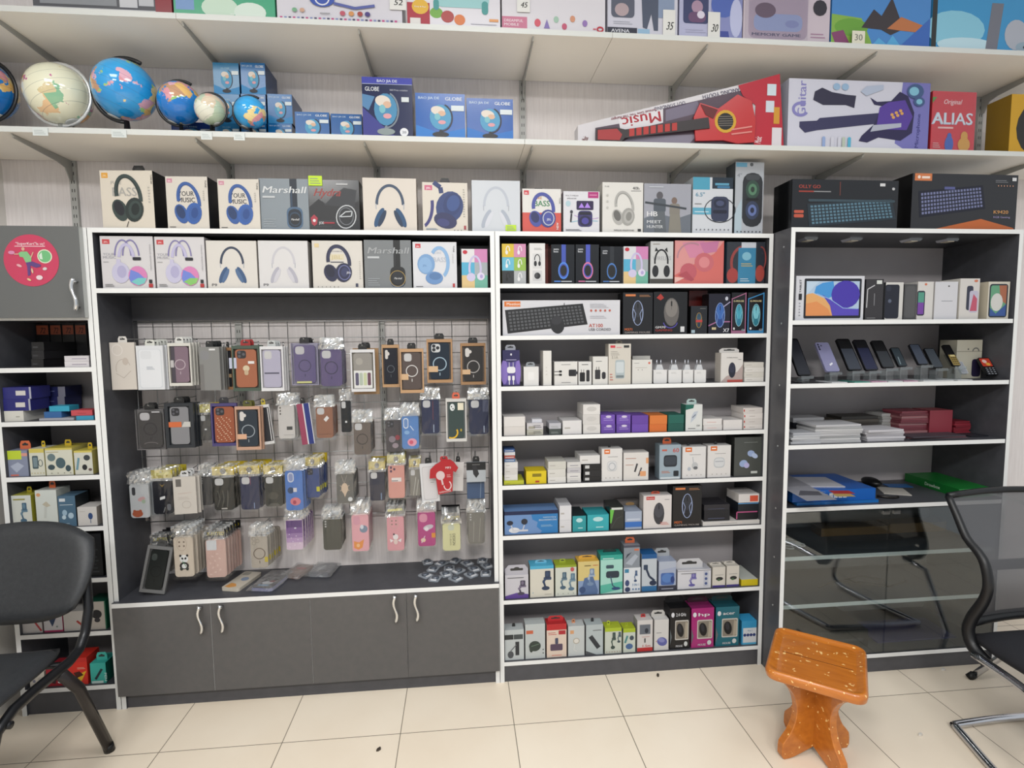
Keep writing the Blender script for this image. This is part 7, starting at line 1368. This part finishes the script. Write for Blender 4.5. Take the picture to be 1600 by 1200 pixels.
# phones leaning on acrylic stands
ACR = clear('clear_acrylic', '#eef2f2', .12, .05)
def stand_phone(label, uc, vb, wpx, ut, vt, c, scr, art=None, base='#e4e4e8', Y=-.06, name='phone_on_stand', th=.009, lean=34, keys=None):
    z0 = DZS[1]; p = onY(uc, vb, Y); w = wpx*(1.9/842)*.98
    zf = max(p.z, z0+.012); best = None
    for k in range(40, 200, 4):
        L_ = k/1000; u_, v_ = proj((p.x, Y+L_*math.sin(math.radians(lean)), zf+L_*math.cos(math.radians(lean))))
        e = abs(v_-vt)
        if best is None or e < best[0]: best = (e, L_)
    L_ = best[1]
    o = empty('mobile_phone', (p.x, Y, zf)); tag(o, label, 'phone', 'phones leaning on stands in the display case')
    R = Matrix.Rotation(math.radians(-lean), 4, 'X')
    b = MB(); b.T = R; b.prism(rrect(-w/2, 0, w/2, L_, .13*w), -th, 0, M(c, .2)); b.obj('phone_body', o)
    b = MB(); b.T = R; a = Art(b, -w/2, 0, w, L_, -th)
    if scr: a.rr(.06, .03, .94, .97, .08, scr)
    if art: art(a)
    if scr or art: b.obj('phone_face', o)
    if base:
        s = empty('phone_stand', (p.x, Y, z0+.0005)); tag(s, 'small stand with a %s base carrying the %s' % (base[1], ' '.join(label.split()[:7])), 'phone stand', 'phone stands in the display case')
        m = M(base[0], .25); hh = zf-z0-.0005
        b = MB(); b.box(-.032, -.045, 0, .032, .05, .003, m); b.obj('stand_base', s)
        b = MB(); b.box(-.016, -.012, .0032, .016, .02, max(hh-.008, .006), ACR); b.obj('stand_block', s)
        b = MB(); b.box(-.026, -.022, hh-.0075, .026, .0, hh-.0045, ACR); b.box(-.026, -.024, hh-.0075, .026, -.0222, hh+.003, ACR); b.obj('stand_lip', s)
        b = MB(); b.T = Matrix.Translation((0, .0, hh)) @ R; b.box(-.018, .004, .004, .018, .006, L_*.6, ACR); b.obj('back_plate', s)
    return o
W_, TL, PK, BLK = ('#dfe2e6', 'white'), ('#3c9c8c', 'teal'), ('#d0a0bc', 'pink'), ('#1a1a1e', 'black')
stand_phone('large black phone leaning beside the side panel of the case', 1256, 588, 24, 1244, 531, '#15151a', '#232630', None, BLK)
stand_phone('lavender phone showing its back with three lenses', 1300, 582, 26, 1285, 537, '#8f8fb4', None, lambda a: ([a.e(.16, y, .07, .035, '#26263a') for y in (.92, .84, .76)], a.e(.36, .88, .05, .025, '#3a3a50'), a.p([(.42, .24), (.66, .3), (.68, .25), (.44, .18)], '#f0f0fa')), W_)
stand_phone('tall black phone above the teal stand', 1335, 580, 26, 1320, 531, '#101014', '#3c424e', lambda a: a.r(.06, .68, .94, .97, '#0e0e12'), TL)
stand_phone('blue-black phone with a bright curved glint', 1361, 580, 25, 1348, 533, '#12121a', '#262a48', lambda a: a.r(.06, .72, .94, .97, '#101016'), PK)
stand_phone('black phone with a dark upper screen, next to the blue-black one', 1387, 576, 24, 1371, 534, '#111114', '#34383e', lambda a: a.r(.06, .6, .94, .97, '#0c0c10'), W_)
stand_phone('small narrow dark phone in the middle of the phone row', 1409, 574, 17, 1395, 545, '#0e0f12', '#2c3840', lambda a: a.l([(.3, .1), (.4, .5)], .12, '#7c8c94'), PK)
stand_phone('small grey phone with rounded ends past the middle of the row', 1441, 571, 20, 1433, 540, '#181a20', '#404858', None, W_)
stand_phone('rounded black phone with a grey screen', 1464, 576, 20, 1457, 546, '#0f1013', '#3c434c', None, W_)
stand_phone('slim phone with a black top and a gold keypad', 1493, 573, 15, 1477, 540, '#141416', None, lambda a: (a.rr(.05, .02, .95, .52, .1, '#a08a48'), [a.r(.15+.26*(i % 3), .07+.09*(i//3), .33+.26*(i % 3), .12+.09*(i//3), '#4c4020') for i in range(12)], a.r(.2, .42, .8, .5, '#d8c890')), W_)
stand_phone('tiny white phone at the foot of the white carton', 1506, 585, 13, 1498, 566, '#c8ccd0', '#9ca0a8', None, None, th=.008)
stand_phone('black keypad phone with an orange screen at the end of the row', 1549, 588, 23, 1537, 560, '#141518', None, lambda a: (a.rr(.06, .5, .94, .95, .06, '#c83c28'), a.e(.4, .78, .2, .1, '#ecc8c0'), a.e(.6, .62, .2, .08, '#e8b04c'), [a.r(.14+.28*(i % 3), .06+.1*(i//3), .32+.28*(i % 3), .11+.1*(i//3), '#8c9098') for i in range(12)]), None)
bx('phone_carton', 'tall white phone carton with a seam standing behind the small phones', PC, 1494, 1534, 531, 'D2', '#c8c4b4', lambda a: (a.l([(0, .7), (1, .7)], .02, '#8c887c'), a.rr(.62, .04, .98, .5, .1, '#2c2444'), a.o(.75, .7, .14, .1, .04, '#6c6c6c', 0, 180), a.e(.45, .76, .03, .02, '#555')), side='#b8b4a4', d=.08, Y=.0)
# booklets
def stack_b(label, u0, u1, vb, vt, n, cols, Y, row, grp, d=.11, cat='booklet', nm='booklet', jit=.006, rz=0, tilt=3):
    z0, _ = ROW[row]; zt = onY((u0+u1)/2, vt, Y).z; X0, X1 = onY(u0, vb, Y).x, onY(u1, vb, Y).x; h = max((zt-z0-.001)/n, .0015)
    lim0, lim1 = LIM['D']; X0 = max(X0, lim0+.012); X1 = min(X1, lim1-.012)
    for i in range(n):
        b = MB(); c = cols[i % len(cols)]; w = (X1-X0)*random.uniform(.9, 1.0); dd = min(d*random.uniform(.9, 1), .215-Y)
        b.box(-w/2, 0, 0, w/2, dd, h*.93, M(c, .5)); a = Art(b, -w/2, 0, w, h*.93); a.r(0, .3, 1, .4, '#8c8c90' if c > '#a' else '#2c2c30')
        o = b.obj(nm, None, ((X0+X1)/2+random.uniform(-jit, jit)*.6, Y+random.uniform(-.004, .004), z0+.0006+h*i), (0, 0, math.radians(random.uniform(-tilt, tilt)+rz)))
        tag(o, label+(', topmost' if i == n-1 and n > 1 else ' and under others' if n > 1 else ''), cat, grp)
stack_b('white booklet in the pile against the case side', 1236, 1282, 694, 676, 5, ['#c8cacf', '#bcbec4', '#d0d2d6'], -.09, 'D3', 'white booklets against the case side', .09)
stack_b('dark booklet behind the white ones at the case side', 1237, 1288, 670, 652, 4, ['#3a3c48', '#4c4a50', '#2c2e3a', '#b8b8bc'], .06, 'D3', 'dark booklets at the back', .1)
stack_b('white magazine in the high pile second from the case side', 1272, 1346, 693, 663, 8, ['#c4c4c6', '#d2d2d4', '#aeb0b2', '#ccccd0'], -.085, 'D3', 'white magazines in the high pile', .13)
stack_b('white booklet in the pile before the dark red ones', 1352, 1414, 690, 671, 5, ['#c8c6cc', '#d8d6dc', '#b4b2b8'], -.08, 'D3', 'white booklets in the third pile', .12)
stack_b('white booklet in the narrow pile at the back', 1378, 1406, 672, 646, 7, ['#c8c8c6', '#b8b8b4'], .07, 'D3', 'white booklets at the back', .1)
stack_b('dark brown booklet leaning behind the white magazines', 1310, 1374, 676, 650, 6, ['#4a443e', '#5c564e', '#35322e'], .06, 'D3', 'brown booklets at the back', .1)
stack_b('dusky red booklet in the two-tone pile beside the white ones', 1404, 1452, 682, 642, 10, ['#8c4450', '#a46c70', '#7c3844'], .02, 'D3', 'dusky red booklets', .1, jit=.004)
bx('carton', 'crimson block-shaped carton among the red booklets', 'carton', 1452, 1488, 641, 'D3', '#93303f', None, '#6c2430', d=.09, Y=.01, top='#a85058')
stack_b('crimson booklet in the low bundle near the dark wall of the case', 1490, 1516, 680, 658, 6, ['#9c2c3c', '#8c2434'], .02, 'D3', 'crimson booklets', .08)
stack_b('flat dark magazine with reddish edges before the crimson carton', 1420, 1512, 690, 681, 3, ['#5c4c54', '#6c3c44', '#4c4850'], -.07, 'D3', 'dark magazines', .09, tilt=6)
stack_b('black glossy magazine at the far end of the booklet shelf', 1516, 1566, 687, 680, 2, ['#202634', '#2c2c34'], -.05, 'D3', 'black magazines', .1, tilt=5)
# binders, papers and green box
def fold(lb, x0, x1, vt, vb, c, art, Y, d, **k): return bx('document_box', lb, 'document box', x0, x1, vt, 'D4', c, art, d=d, Y=Y, yb=vb, rough=.3, **k)
lo = fold('lower blue document box with a ring mark on its spine', 1245, 1373, 783, None, '#2474c4', lambda a: (a.o(.38, .5, .035, .3, .02, '#dfe8f4'), a.l([(.66, .3), (.66, .7)], .03, '#8cb4e0'), a.l([(.69, .3), (.69, .7)], .03, '#8cb4e0'), a.r(0, .9, 1, 1, '#1c60a8')), -.085, .24)
up = fold('upper blue document box with four white squares on its spine', 1238, 1368, 765, None, '#1c62bc', lambda a: [a.rr(.44+.055*i, .25, .485+.055*i, .7, .03, '#dfe8f4') for i in range(4)], -.08, .24)
def settle(lo, up, g=.0005):
    zt = top_of(lo)+g; h = top_of(up)-up.location.z; hh = max(up.location.z+h-zt, .01); 
    for v in up.data.vertices: v.co.z *= hh/h
    up.location.z = zt
settle(lo, up)
b = MB(); b.box(0, 0, 0, .2, .15, .004, M('#c8c8d0', .4)); a_ = None
o = b.obj('magazine', None, (up.location.x+.04, -.03, top_of(up)+.0005), (0, 0, math.radians(-8))); tag(o, 'white magazine with red and yellow prints lying on the upper blue document box', 'magazine')
b = MB(); b.T = Matrix.Rotation(math.radians(-90), 4, 'X'); a = Art(b, 0, -.15, .2, .15, -.0043); a.r(.5, .3, .9, .6, '#b83a3c'); a.r(.45, .05, .8, .3, '#c8a868'); a.lines(.05, .1, .4, .8, 6, '#9c9ca4'); b.obj('cover_print', o)
b = MB(); b.box(0, 0, 0, .13, .17, .005, M('#8c8c94', .3))
o = b.obj('magazine', None, (XD0+T+.006, -.05, top_of(up)+.0055), (math.radians(3), 0, 0)); tag(o, 'curled grey magazine resting on the white one at the case side', 'magazine')
b = MB(); b.T = Matrix.Rotation(math.radians(-90), 4, 'X'); a = Art(b, 0, -.17, .13, .17, -.0052); a.r(.04, .04, .96, .96, '#9a9aa2'); a.p([(.1, .4), (.4, .7), (.9, .6), (.8, .35)], '#5c5c64'); b.obj('cover_print', o)
q = onZ(1396, 768, DZS[3]); b = MB(); b.box(-.05, -.055, 0, .05, .055, .003, M('#cfcac2', .5)); tag(b.obj('paper_card', None, (q.x, q.y, DZS[3]+.0005), (0, 0, math.radians(-25))), 'loose cream card lying between the blue and green boxes', 'card')
q = onZ(1420, 765, DZS[3]); b = MB(); b.box(-.05, -.025, 0, .05, .025, .002, M('#2c6cb0', .4)); tag(b.obj('paper_card', None, (q.x, q.y+.06, DZS[3]+.0005), (0, 0, math.radians(-10))), 'loose blue card behind the cream one', 'card')
q = onZ(1357, 760, DZS[3]); b = MB(); b.ball((0, 0, .02), (.03, .05, .02), M('#17181a', .35), 18, 10); tag(b.obj('computer_mouse', None, (q.x+.012, q.y, DZS[3]+.0005)), 'black mouse-shaped object just behind the blue document boxes', 'computer mouse')
q = onZ(1388, 779, DZS[3]); b = MB(); b.tube([(-.035, .02, .006), (-.01, 0, .006), (.02, -.008, .006), (.04, -.004, .006)], .0055, M('#241f1d', .4), 8); tag(b.obj('cable_end', None, (q.x, q.y, DZS[3]+.0005)), 'dark short cable end in front of the cream card', 'cable')
gb = bx('storage_carton', 'bright green flat carton with white lettering at the dark end of the case', 'carton', 1498, 1572, 763, 'D4', '#1f8c3a', lambda a: a.t('TeamGroup', .28, .3, .4, '#dff0e0', .5), '#136c2a', d=.27, Y=-.07, top='#188434', rough=.3)
_w = max(v.co.x for v in gb.data.vertices); _h = max(v.co.z for v in gb.data.vertices)
b = MB(); b.T = Matrix.Rotation(math.radians(-90), 4, 'X') ; a = Art(b, 0, -.27, _w, .27, -_h-.0003); a.t('TeamGroup', .35, .9, .16, '#e8f4e8', .75, rot=-90)
b.obj('top_lettering', gb)
b = MB(); b.T = Matrix.Translation((-.0004, .25, 0)) @ Matrix.Rotation(math.radians(-90), 4, 'Z'); a = Art(b, 0, 0, .25, _h, 0); a.t('Drawbox', .35, .3, .4, '#dff0e0', .3); b.obj('side_lettering', gb)
# behind the glass doors
bx('long_carton', 'long brown cardboard carton behind the glass doors, inner half', 'carton', 1283, 1387, 824, 'D5', '#8a6a48', None, '#6c5236', d=.07, Y=.1, yb=846)
bx('long_carton', 'long brown cardboard carton behind the glass doors, outer half', 'carton', 1388, 1479, 817, 'D5', '#8a6a48', None, '#6c5236', d=.07, Y=.1, yb=842)
for o in [k for k in COL.objects if k.name.startswith('long_carton')]: o.location.z = DZS[4]+.0005
b = MB()
random.seed(5)
for i in range(7):
    x0, y0 = random.uniform(0, .1), random.uniform(0, .06); b.tube([(x0+.018*math.cos(t*.7), y0+.018*math.sin(t*.7), .008+.006*(i % 3)) for t in range(9)], .003, M('#cfcdd0', .35), 6)
o = b.obj('cable_coil', None, (XD0+T+.03, -.03, DZS[4]+.001)); o['kind'] = 'stuff'; o['label'] = 'tangle of pale cables in bags behind the glass at the case side'; o['category'] = 'cables'
b = MB(); pts = [(.0, .0), (.1, .04), (.24, -.02), (.32, .03), (.26, .08), (.16, .06), (.3, -.03), (.4, .0), (.44, .06)]
b.tube([(x, y, .005+.004*math.sin(i)) for i, (x, y) in enumerate(pts)], .0035, BLACK, 7); b.obj
tag(b.obj('black_cable', None, (1.5, .03, DZS[5]+.004)), 'black cable lying loosely on the middle shelf behind glass', 'cable')
b = MB(); b.box(0, 0, 0, .36, .16, .006, M('#4a4a7c', .3)); tag(b.obj('folder', None, (1.72, -.04, DZS[6]+.0005)), 'blue-violet flat folder on the lowest shelf behind glass', 'folder')
b = MB(); b.box(0, 0, 0, .36, .24, .075, M('#25272c', .35)); b.box(.02, -.001, .03, .34, -.0002, .04, M('#4a4c52', .3)); tag(b.obj('equipment_box', None, (1.3, -.06, DZS[6]+.0005)), 'black flat equipment box on the lowest shelf behind the inner glass door', 'box')
# ================================================================== wooden stool
WOOD = None
def wood():
    m, nt, N, L, b = nodes('worn_varnished_wood')
    tc = N.new('ShaderNodeTexCoord'); mp = N.new('ShaderNodeMapping'); mp.inputs['Scale'].default_value = (1, 7, 7); L.new(tc.outputs['Object'], mp.inputs[0])
    n = N.new('ShaderNodeTexNoise'); n.inputs['Scale'].default_value = 9; n.inputs['Detail'].default_value = 4; L.new(mp.outputs[0], n.inputs['Vector'])
    r = ramp(N, [(.3, '#a25a18'), (.7, '#b66c22')]); L.new(n.outputs['Fac'], r.inputs[0])
    n2 = N.new('ShaderNodeTexNoise'); n2.inputs['Scale'].default_value = 62; n2.inputs['Detail'].default_value = 2; L.new(tc.outputs['Object'], n2.inputs['Vector'])
    r2 = ramp(N, [(0, '#000000'), (.67, '#000000'), (.69, '#ffffff')]); L.new(n2.outputs['Fac'], r2.inputs[0])
    mx = N.new('ShaderNodeMix'); mx.data_type = 'RGBA'; L.new(r2.outputs[0], mx.inputs[0]); L.new(r.outputs[0], mx.inputs[6]); mx.inputs[7].default_value = lin('#e0b878')
    L.new(mx.outputs[2], b.inputs['Base Color']); b.inputs['Roughness'].default_value = .28; b.inputs['Coat Weight'].default_value = .35
    return m
WOOD = wood()
sc = (1.142, -.470); ang = math.radians(-37.7)
st = empty('wooden_stool', (sc[0], sc[1], 0), ang); tag(st, 'low orange-brown wooden stool with a worn dished seat on crossed scalloped boards', 'stool')
SW, SD, SZ = .278, .312, .325
b = MB()
def loop(w, d, r, z, n=6): return [(x, y, z) for x, y in rrect(-w/2, -d/2, w/2, d/2, r, n)]
loops = [loop(SW-.03, SD-.03, .03, SZ-.034), loop(SW-.004, SD-.004, .035, SZ-.03), loop(SW, SD, .035, SZ-.012), loop(SW-.008, SD-.008, .033, SZ-.002), loop(SW-.022, SD-.022, .03, SZ), loop(SW-.036, SD-.036, .028, SZ-.004), loop(SW-.06, SD-.06, .022, SZ-.0105)]
n = len(loops[0]); v = sum(loops, []); f = [tuple(reversed(range(n)))]
for k in range(len(loops)-1): f += [(k*n+i, k*n+(i+1) % n, (k+1)*n+(i+1) % n, (k+1)*n+i) for i in range(n)]
f.append(tuple((len(loops)-1)*n+i for i in range(n)))
b.add(v, f, WOOD, False); seat = b.obj('seat', st); md = seat.modifiers.new('bevel', 'BEVEL'); md.width = .003; md.segments = 2; md.limit_method = 'ANGLE'
for p_ in seat.data.polygons: p_.use_smooth = len(p_.vertices) == 4
b = MB(); b.box(-SW*.36, -.001, SZ-.0104, SW*.36, .0008, SZ-.0098, M('#5c2a10', .5)); b.obj('seat_crack', st)
prof = [(.12, SZ-.0345), (.12, .252), (.104, .238), (.086, .208), (.077, .17), (.08, .13), (.096, .09), (.118, .064), (.128, .05), (.128, .0), (.095, .0), (.055, .012), (.0, .03)]
pts = prof+[(-x, z) for x, z in reversed(prof[:-1])]
def soft(P):
    o = []
    for i in range(len(P)):
        a, c = Vector(P[i]), Vector(P[(i+1) % len(P)]); o += [tuple(a.lerp(c, .25)), tuple(a.lerp(c, .75))]
    return o
pts2 = soft(pts)
for k, a0 in enumerate((math.radians(44), math.radians(134))):
    b = MB(); b.T = Matrix.Rotation(a0, 4, 'Z')
    zz = [(x, min(z, SZ-.0345)) for x, z in pts2]
    b.prism(list(reversed(zz)), -.0125, .0125, WOOD); o = b.obj('leg_board', st); md = o.modifiers.new('bevel', 'BEVEL'); md.width = .002; md.segments = 1

# ================================================================== black visitor chair (at the side wall)
FAB = noisy('black_vinyl', '#26282b', '#2c2e31', 90, 3, .42, .25, 500)
FRM = M('#1c1d20', .28, .3)
vc = empty('visitor_chair', (0, 0, 0)); tag(vc, 'black padded visitor chair with oval steel tube legs beside the corner shelving', 'chair')
def pad(name, parent, cx, w, fn, th, m, rows=14, cols=16):
    """curved cushion: fn(s,t) gives a centre point and normal, s across, t along"""
    v = []; fs = []
    for side in (1, -1):
        for j in range(rows+1):
            for i in range(cols+1):
                s = -1+2*i/cols; t = j/rows; p, nrm = fn(s, t)
                e = min(1, max(0, (1-abs(s))*6))**.5*min(1, max(0, min(t, 1-t)*9))**.5
                v.append(tuple(p+nrm*(side*th/2*(.25+.75*e))))
    n = (rows+1)*(cols+1)
    for j in range(rows):
        for i in range(cols):
            a = j*(cols+1)+i; fs.append((a, a+1, a+cols+2, a+cols+1)); a += n; fs.append((a, a+cols+1, a+cols+2, a+1))
    ed = [i for i in range(cols+1)]+[j*(cols+1)+cols for j in range(1, rows+1)]+[rows*(cols+1)+i for i in range(cols-1, -1, -1)]+[j*(cols+1) for j in range(rows-1, 0, -1)]
    for k in range(len(ed)): a, c = ed[k], ed[(k+1) % len(ed)]; fs.append((a, n+a, n+c, c))
    b = MB(); b.add(v, fs, m, True); return b.obj(name, parent)
cxl = -1.425
def fback(s, t):
    wv = .235*(1-.10*(2*t-1)**2-.03*(1-t)); z = .502+.272*t+.014*(1-s*s)*(2*t-1); zz = z-.04*abs(s)**3*(2*t-1)
    y = -.30+.10*t-.035*(1-s*s)*-1*.9
    return Vector((cxl+s*wv, y, zz)), Vector((0, -1, .25)).normalized()
pad('backrest', vc, cxl, .47, fback, .045, FAB)
def fseat(s, t):
    wv = .225*(1-.12*(2*t-1)**4); y = -.36-.42*t; z = .445-.02*t**4-.008*(1-s*s)
    return Vector((cxl+s*wv, y, z)), Vector((0, 0, 1))
pad('seat', vc, cxl, .45, fseat, .045, FAB)
for sx in (-1, 1):
    X = cxl+sx*.222
    b = MB(); P = [(X-sx*.02, -.232, .63), (X, -.262, .52), (X, -.285, .455), (X, -.315, .418), (X, -.36, .405), (X, -.5, .405), (X, -.57, .4), (X, -.625, .375), (X, -.648, .32), (X, -.66, .15), (X, -.67, .002)]
    P2 = []
    for i in range(len(P)-1):
        for k in range(3): P2.append(tuple(Vector(P[i]).lerp(Vector(P[i+1]), k/3)))
    P2.append(P[-1]); b.tube(P2, .0135, FRM, 12, flat=1.35); b.obj('leg', vc)
    b = MB(); b.tube([(X, -.40, .395), (X, -.33, .30), (X, -.215, .012)], .0135, M('#2a2626', .3, .3), 12, flat=1.3); rl = b.obj('leg', vc)
    b = MB(); b.tube([(X, -.214, .0), (X, -.222, .03)], .016, BLACK, 12); b.obj('foot_cap', rl)
b = MB(); b.tube([(cxl-.22, -.36, .396), (cxl+.22, -.36, .396)], .01, FRM, 10); b.obj('crossbar', vc)
b = MB(); b.tube([(cxl-.22, -.6, .38), (cxl+.24, -.6, .38)], .01, FRM, 10); b.obj('crossbar', vc)

# ================================================================== mesh back office chair (in front of the display case)
def mesh_mat():
    m, nt, N, L, b = nodes('black_chair_mesh')
    t = N.new('ShaderNodeBsdfTransparent'); mx = N.new('ShaderNodeMixShader'); mx.inputs[0].default_value = .84
    b.inputs['Base Color'].default_value = lin('#4a4a4d'); b.inputs['Roughness'].default_value = .6
    L.new(t.outputs[0], mx.inputs[1]); L.new(b.outputs[0], mx.inputs[2]); L.new(mx.outputs[0], N['Material Output'].inputs[0])
    return m
MESHM = mesh_mat(); PLB = M('#17181b', .4)
oc = empty('office_chair', (0, 0, 0)); tag(oc, 'black mesh-backed office chair on a chrome cantilever base before the glass doors', 'chair')
XL, WC = 1.70, .47
edge = [(-.347, .806), (-.385, .745), (-.423, .684), (-.468, .65), (-.492, .62), (-.508, .56), (-.50, .51), (-.482, .466), (-.46, .42), (-.45, .372), (-.47, .325), (-.52, .30)]
def sm(P, k=3):
    o = []
    for i in range(len(P)-1):
        p0, p1, p2, p3 = P[max(i-1, 0)], P[i], P[i+1], P[min(i+2, len(P)-1)]
        for j in range(k):
            t = j/k; o.append(tuple(.5*((2*b_)+(c_-a_)*t+(2*a_-5*b_+4*c_-d_)*t*t+(3*b_-a_-3*c_+d_)*t**3) for a_, b_, c_, d_ in zip(p0, p1, p2, p3)))
    return o+[P[-1]]
E2 = sm(edge)
rot = Matrix.Translation((XL, -.45, 0)) @ Matrix.Rotation(math.radians(0), 4, 'Z') @ Matrix.Translation((-XL, .45, 0))
for sx in (0, 1):
    b = MB(); b.T = rot; b.tube([(XL+sx*WC, y, z) for y, z in E2], [.011+.01*i/len(E2) for i in range(len(E2))], PLB, 10); b.obj('back_frame', oc)
b = MB(); b.T = rot; b.tube([(XL+WC*i/10, -.347+.025*math.sin(PI*i/10), .808+.006*math.sin(PI*i/10)) for i in range(11)], .011, PLB, 10); b.obj('top_rail', oc)
b = MB(); b.T = rot; n = 12; v = []; fs = []
E3 = E2[:-8]
for j, (y, z) in enumerate(E3):
    for i in range(n+1): v.append((XL+WC*i/n, y+.025*math.sin(PI*i/n), z))
for j in range(len(E3)-1):
    for i in range(n): fs.append((j*(n+1)+i, (j+1)*(n+1)+i, (j+1)*(n+1)+i+1, j*(n+1)+i+1))
b.add(v, fs, MESHM, True); b.obj('mesh_back', oc)
b = MB(); b.T = rot; b.tube([(XL+WC*i/10, -.455+.03*math.sin(PI*i/10), .405) for i in range(11)], .018, PLB, 10); b.obj('lower_rail', oc)
b = MB(); b.T = rot; b.box(XL+.1, -.425, .565, XL+WC-.1, -.418, .6, PLB); b.obj('lumbar_bar', oc)
cxr = XL+WC/2
def fs2(s, t):
    wv = .245*(1-.1*(2*t-1)**4); y = -.455-.42*t; z = .352-.02*t**3
    return Vector((cxr-.0+s*wv, y, z)), Vector((0, 0, 1))
pad('seat', oc, cxr, .49, fs2, .07, noisy('black_seat_fabric', '#131419', '#191a20', 300, 2, .8))
CH2 = M('#c9cacf', .14, 1.0)
for sx in (0, 1):
    X = 1.692+sx*.44
    b = MB(); P = sm([(X, -.432, .014), (X-.02, -.50, .014), (X-.055, -.62, .014), (X-.09, -.78, .016), (X-.1, -.84, .03), (X-.1, -.865, .08), (X-.085, -.82, .22), (X-.07, -.76, .30), (X-.04, -.68, .318), (X-.02, -.5, .318)], 4)
    b.tube(P, .0125, CH2, 12); b.obj('leg', oc)
b = MB(); b.tube(sm([(1.692, -.432, .014), (1.71, -.425, .014), (1.9, -.415, .014), (2.12, -.42, .014), (2.132, -.432, .014)], 5), .0125, CH2, 12); b.obj('floor_rail', oc)
f0 = onZ(1520, 1056, .012); b = MB(); b.tube([(f0.x, f0.y, .012), (f0.x+.06, f0.y-.03, .09), (2.1, -.36, .3), (2.08, -.46, .318)], .012, CH2, 12); sp = b.obj('rear_strut', oc)
b = MB(); b.tube([(f0.x-.012, f0.y+.006, .001), (f0.x+.004, f0.y-.002, .02)], .014, BLACK, 12); b.obj('foot_cap', sp)
# small floor specks
for i, (u, v, t_, c) in enumerate(((1474, 1047, 'tiny white paper scrap on the floor before the glass doors', '#eeeae4'), (1438, 1149, 'tiny white crumb on the floor between the stool and office chair', '#efe9df'), (592, 1172, 'tiny dark pebble on the tiles before the grey doors', '#4a4038'), (1028, 1056, 'tiny dark speck near the foot of the shelving unit', '#3c342c'))):
    q = onZ(u, v, 0); b = MB(); b.prism([(.008*math.cos(k*1.1)*(1+.3*(k % 2)), .005*math.sin(k*1.1)) for k in range(6)], -.003, .003, c)
    b.T = Matrix(); o = b.obj('floor_scrap', None, (q.x, q.y, .0035), (math.radians(90), 0, .4*i)); tag(o, t_, 'scrap')
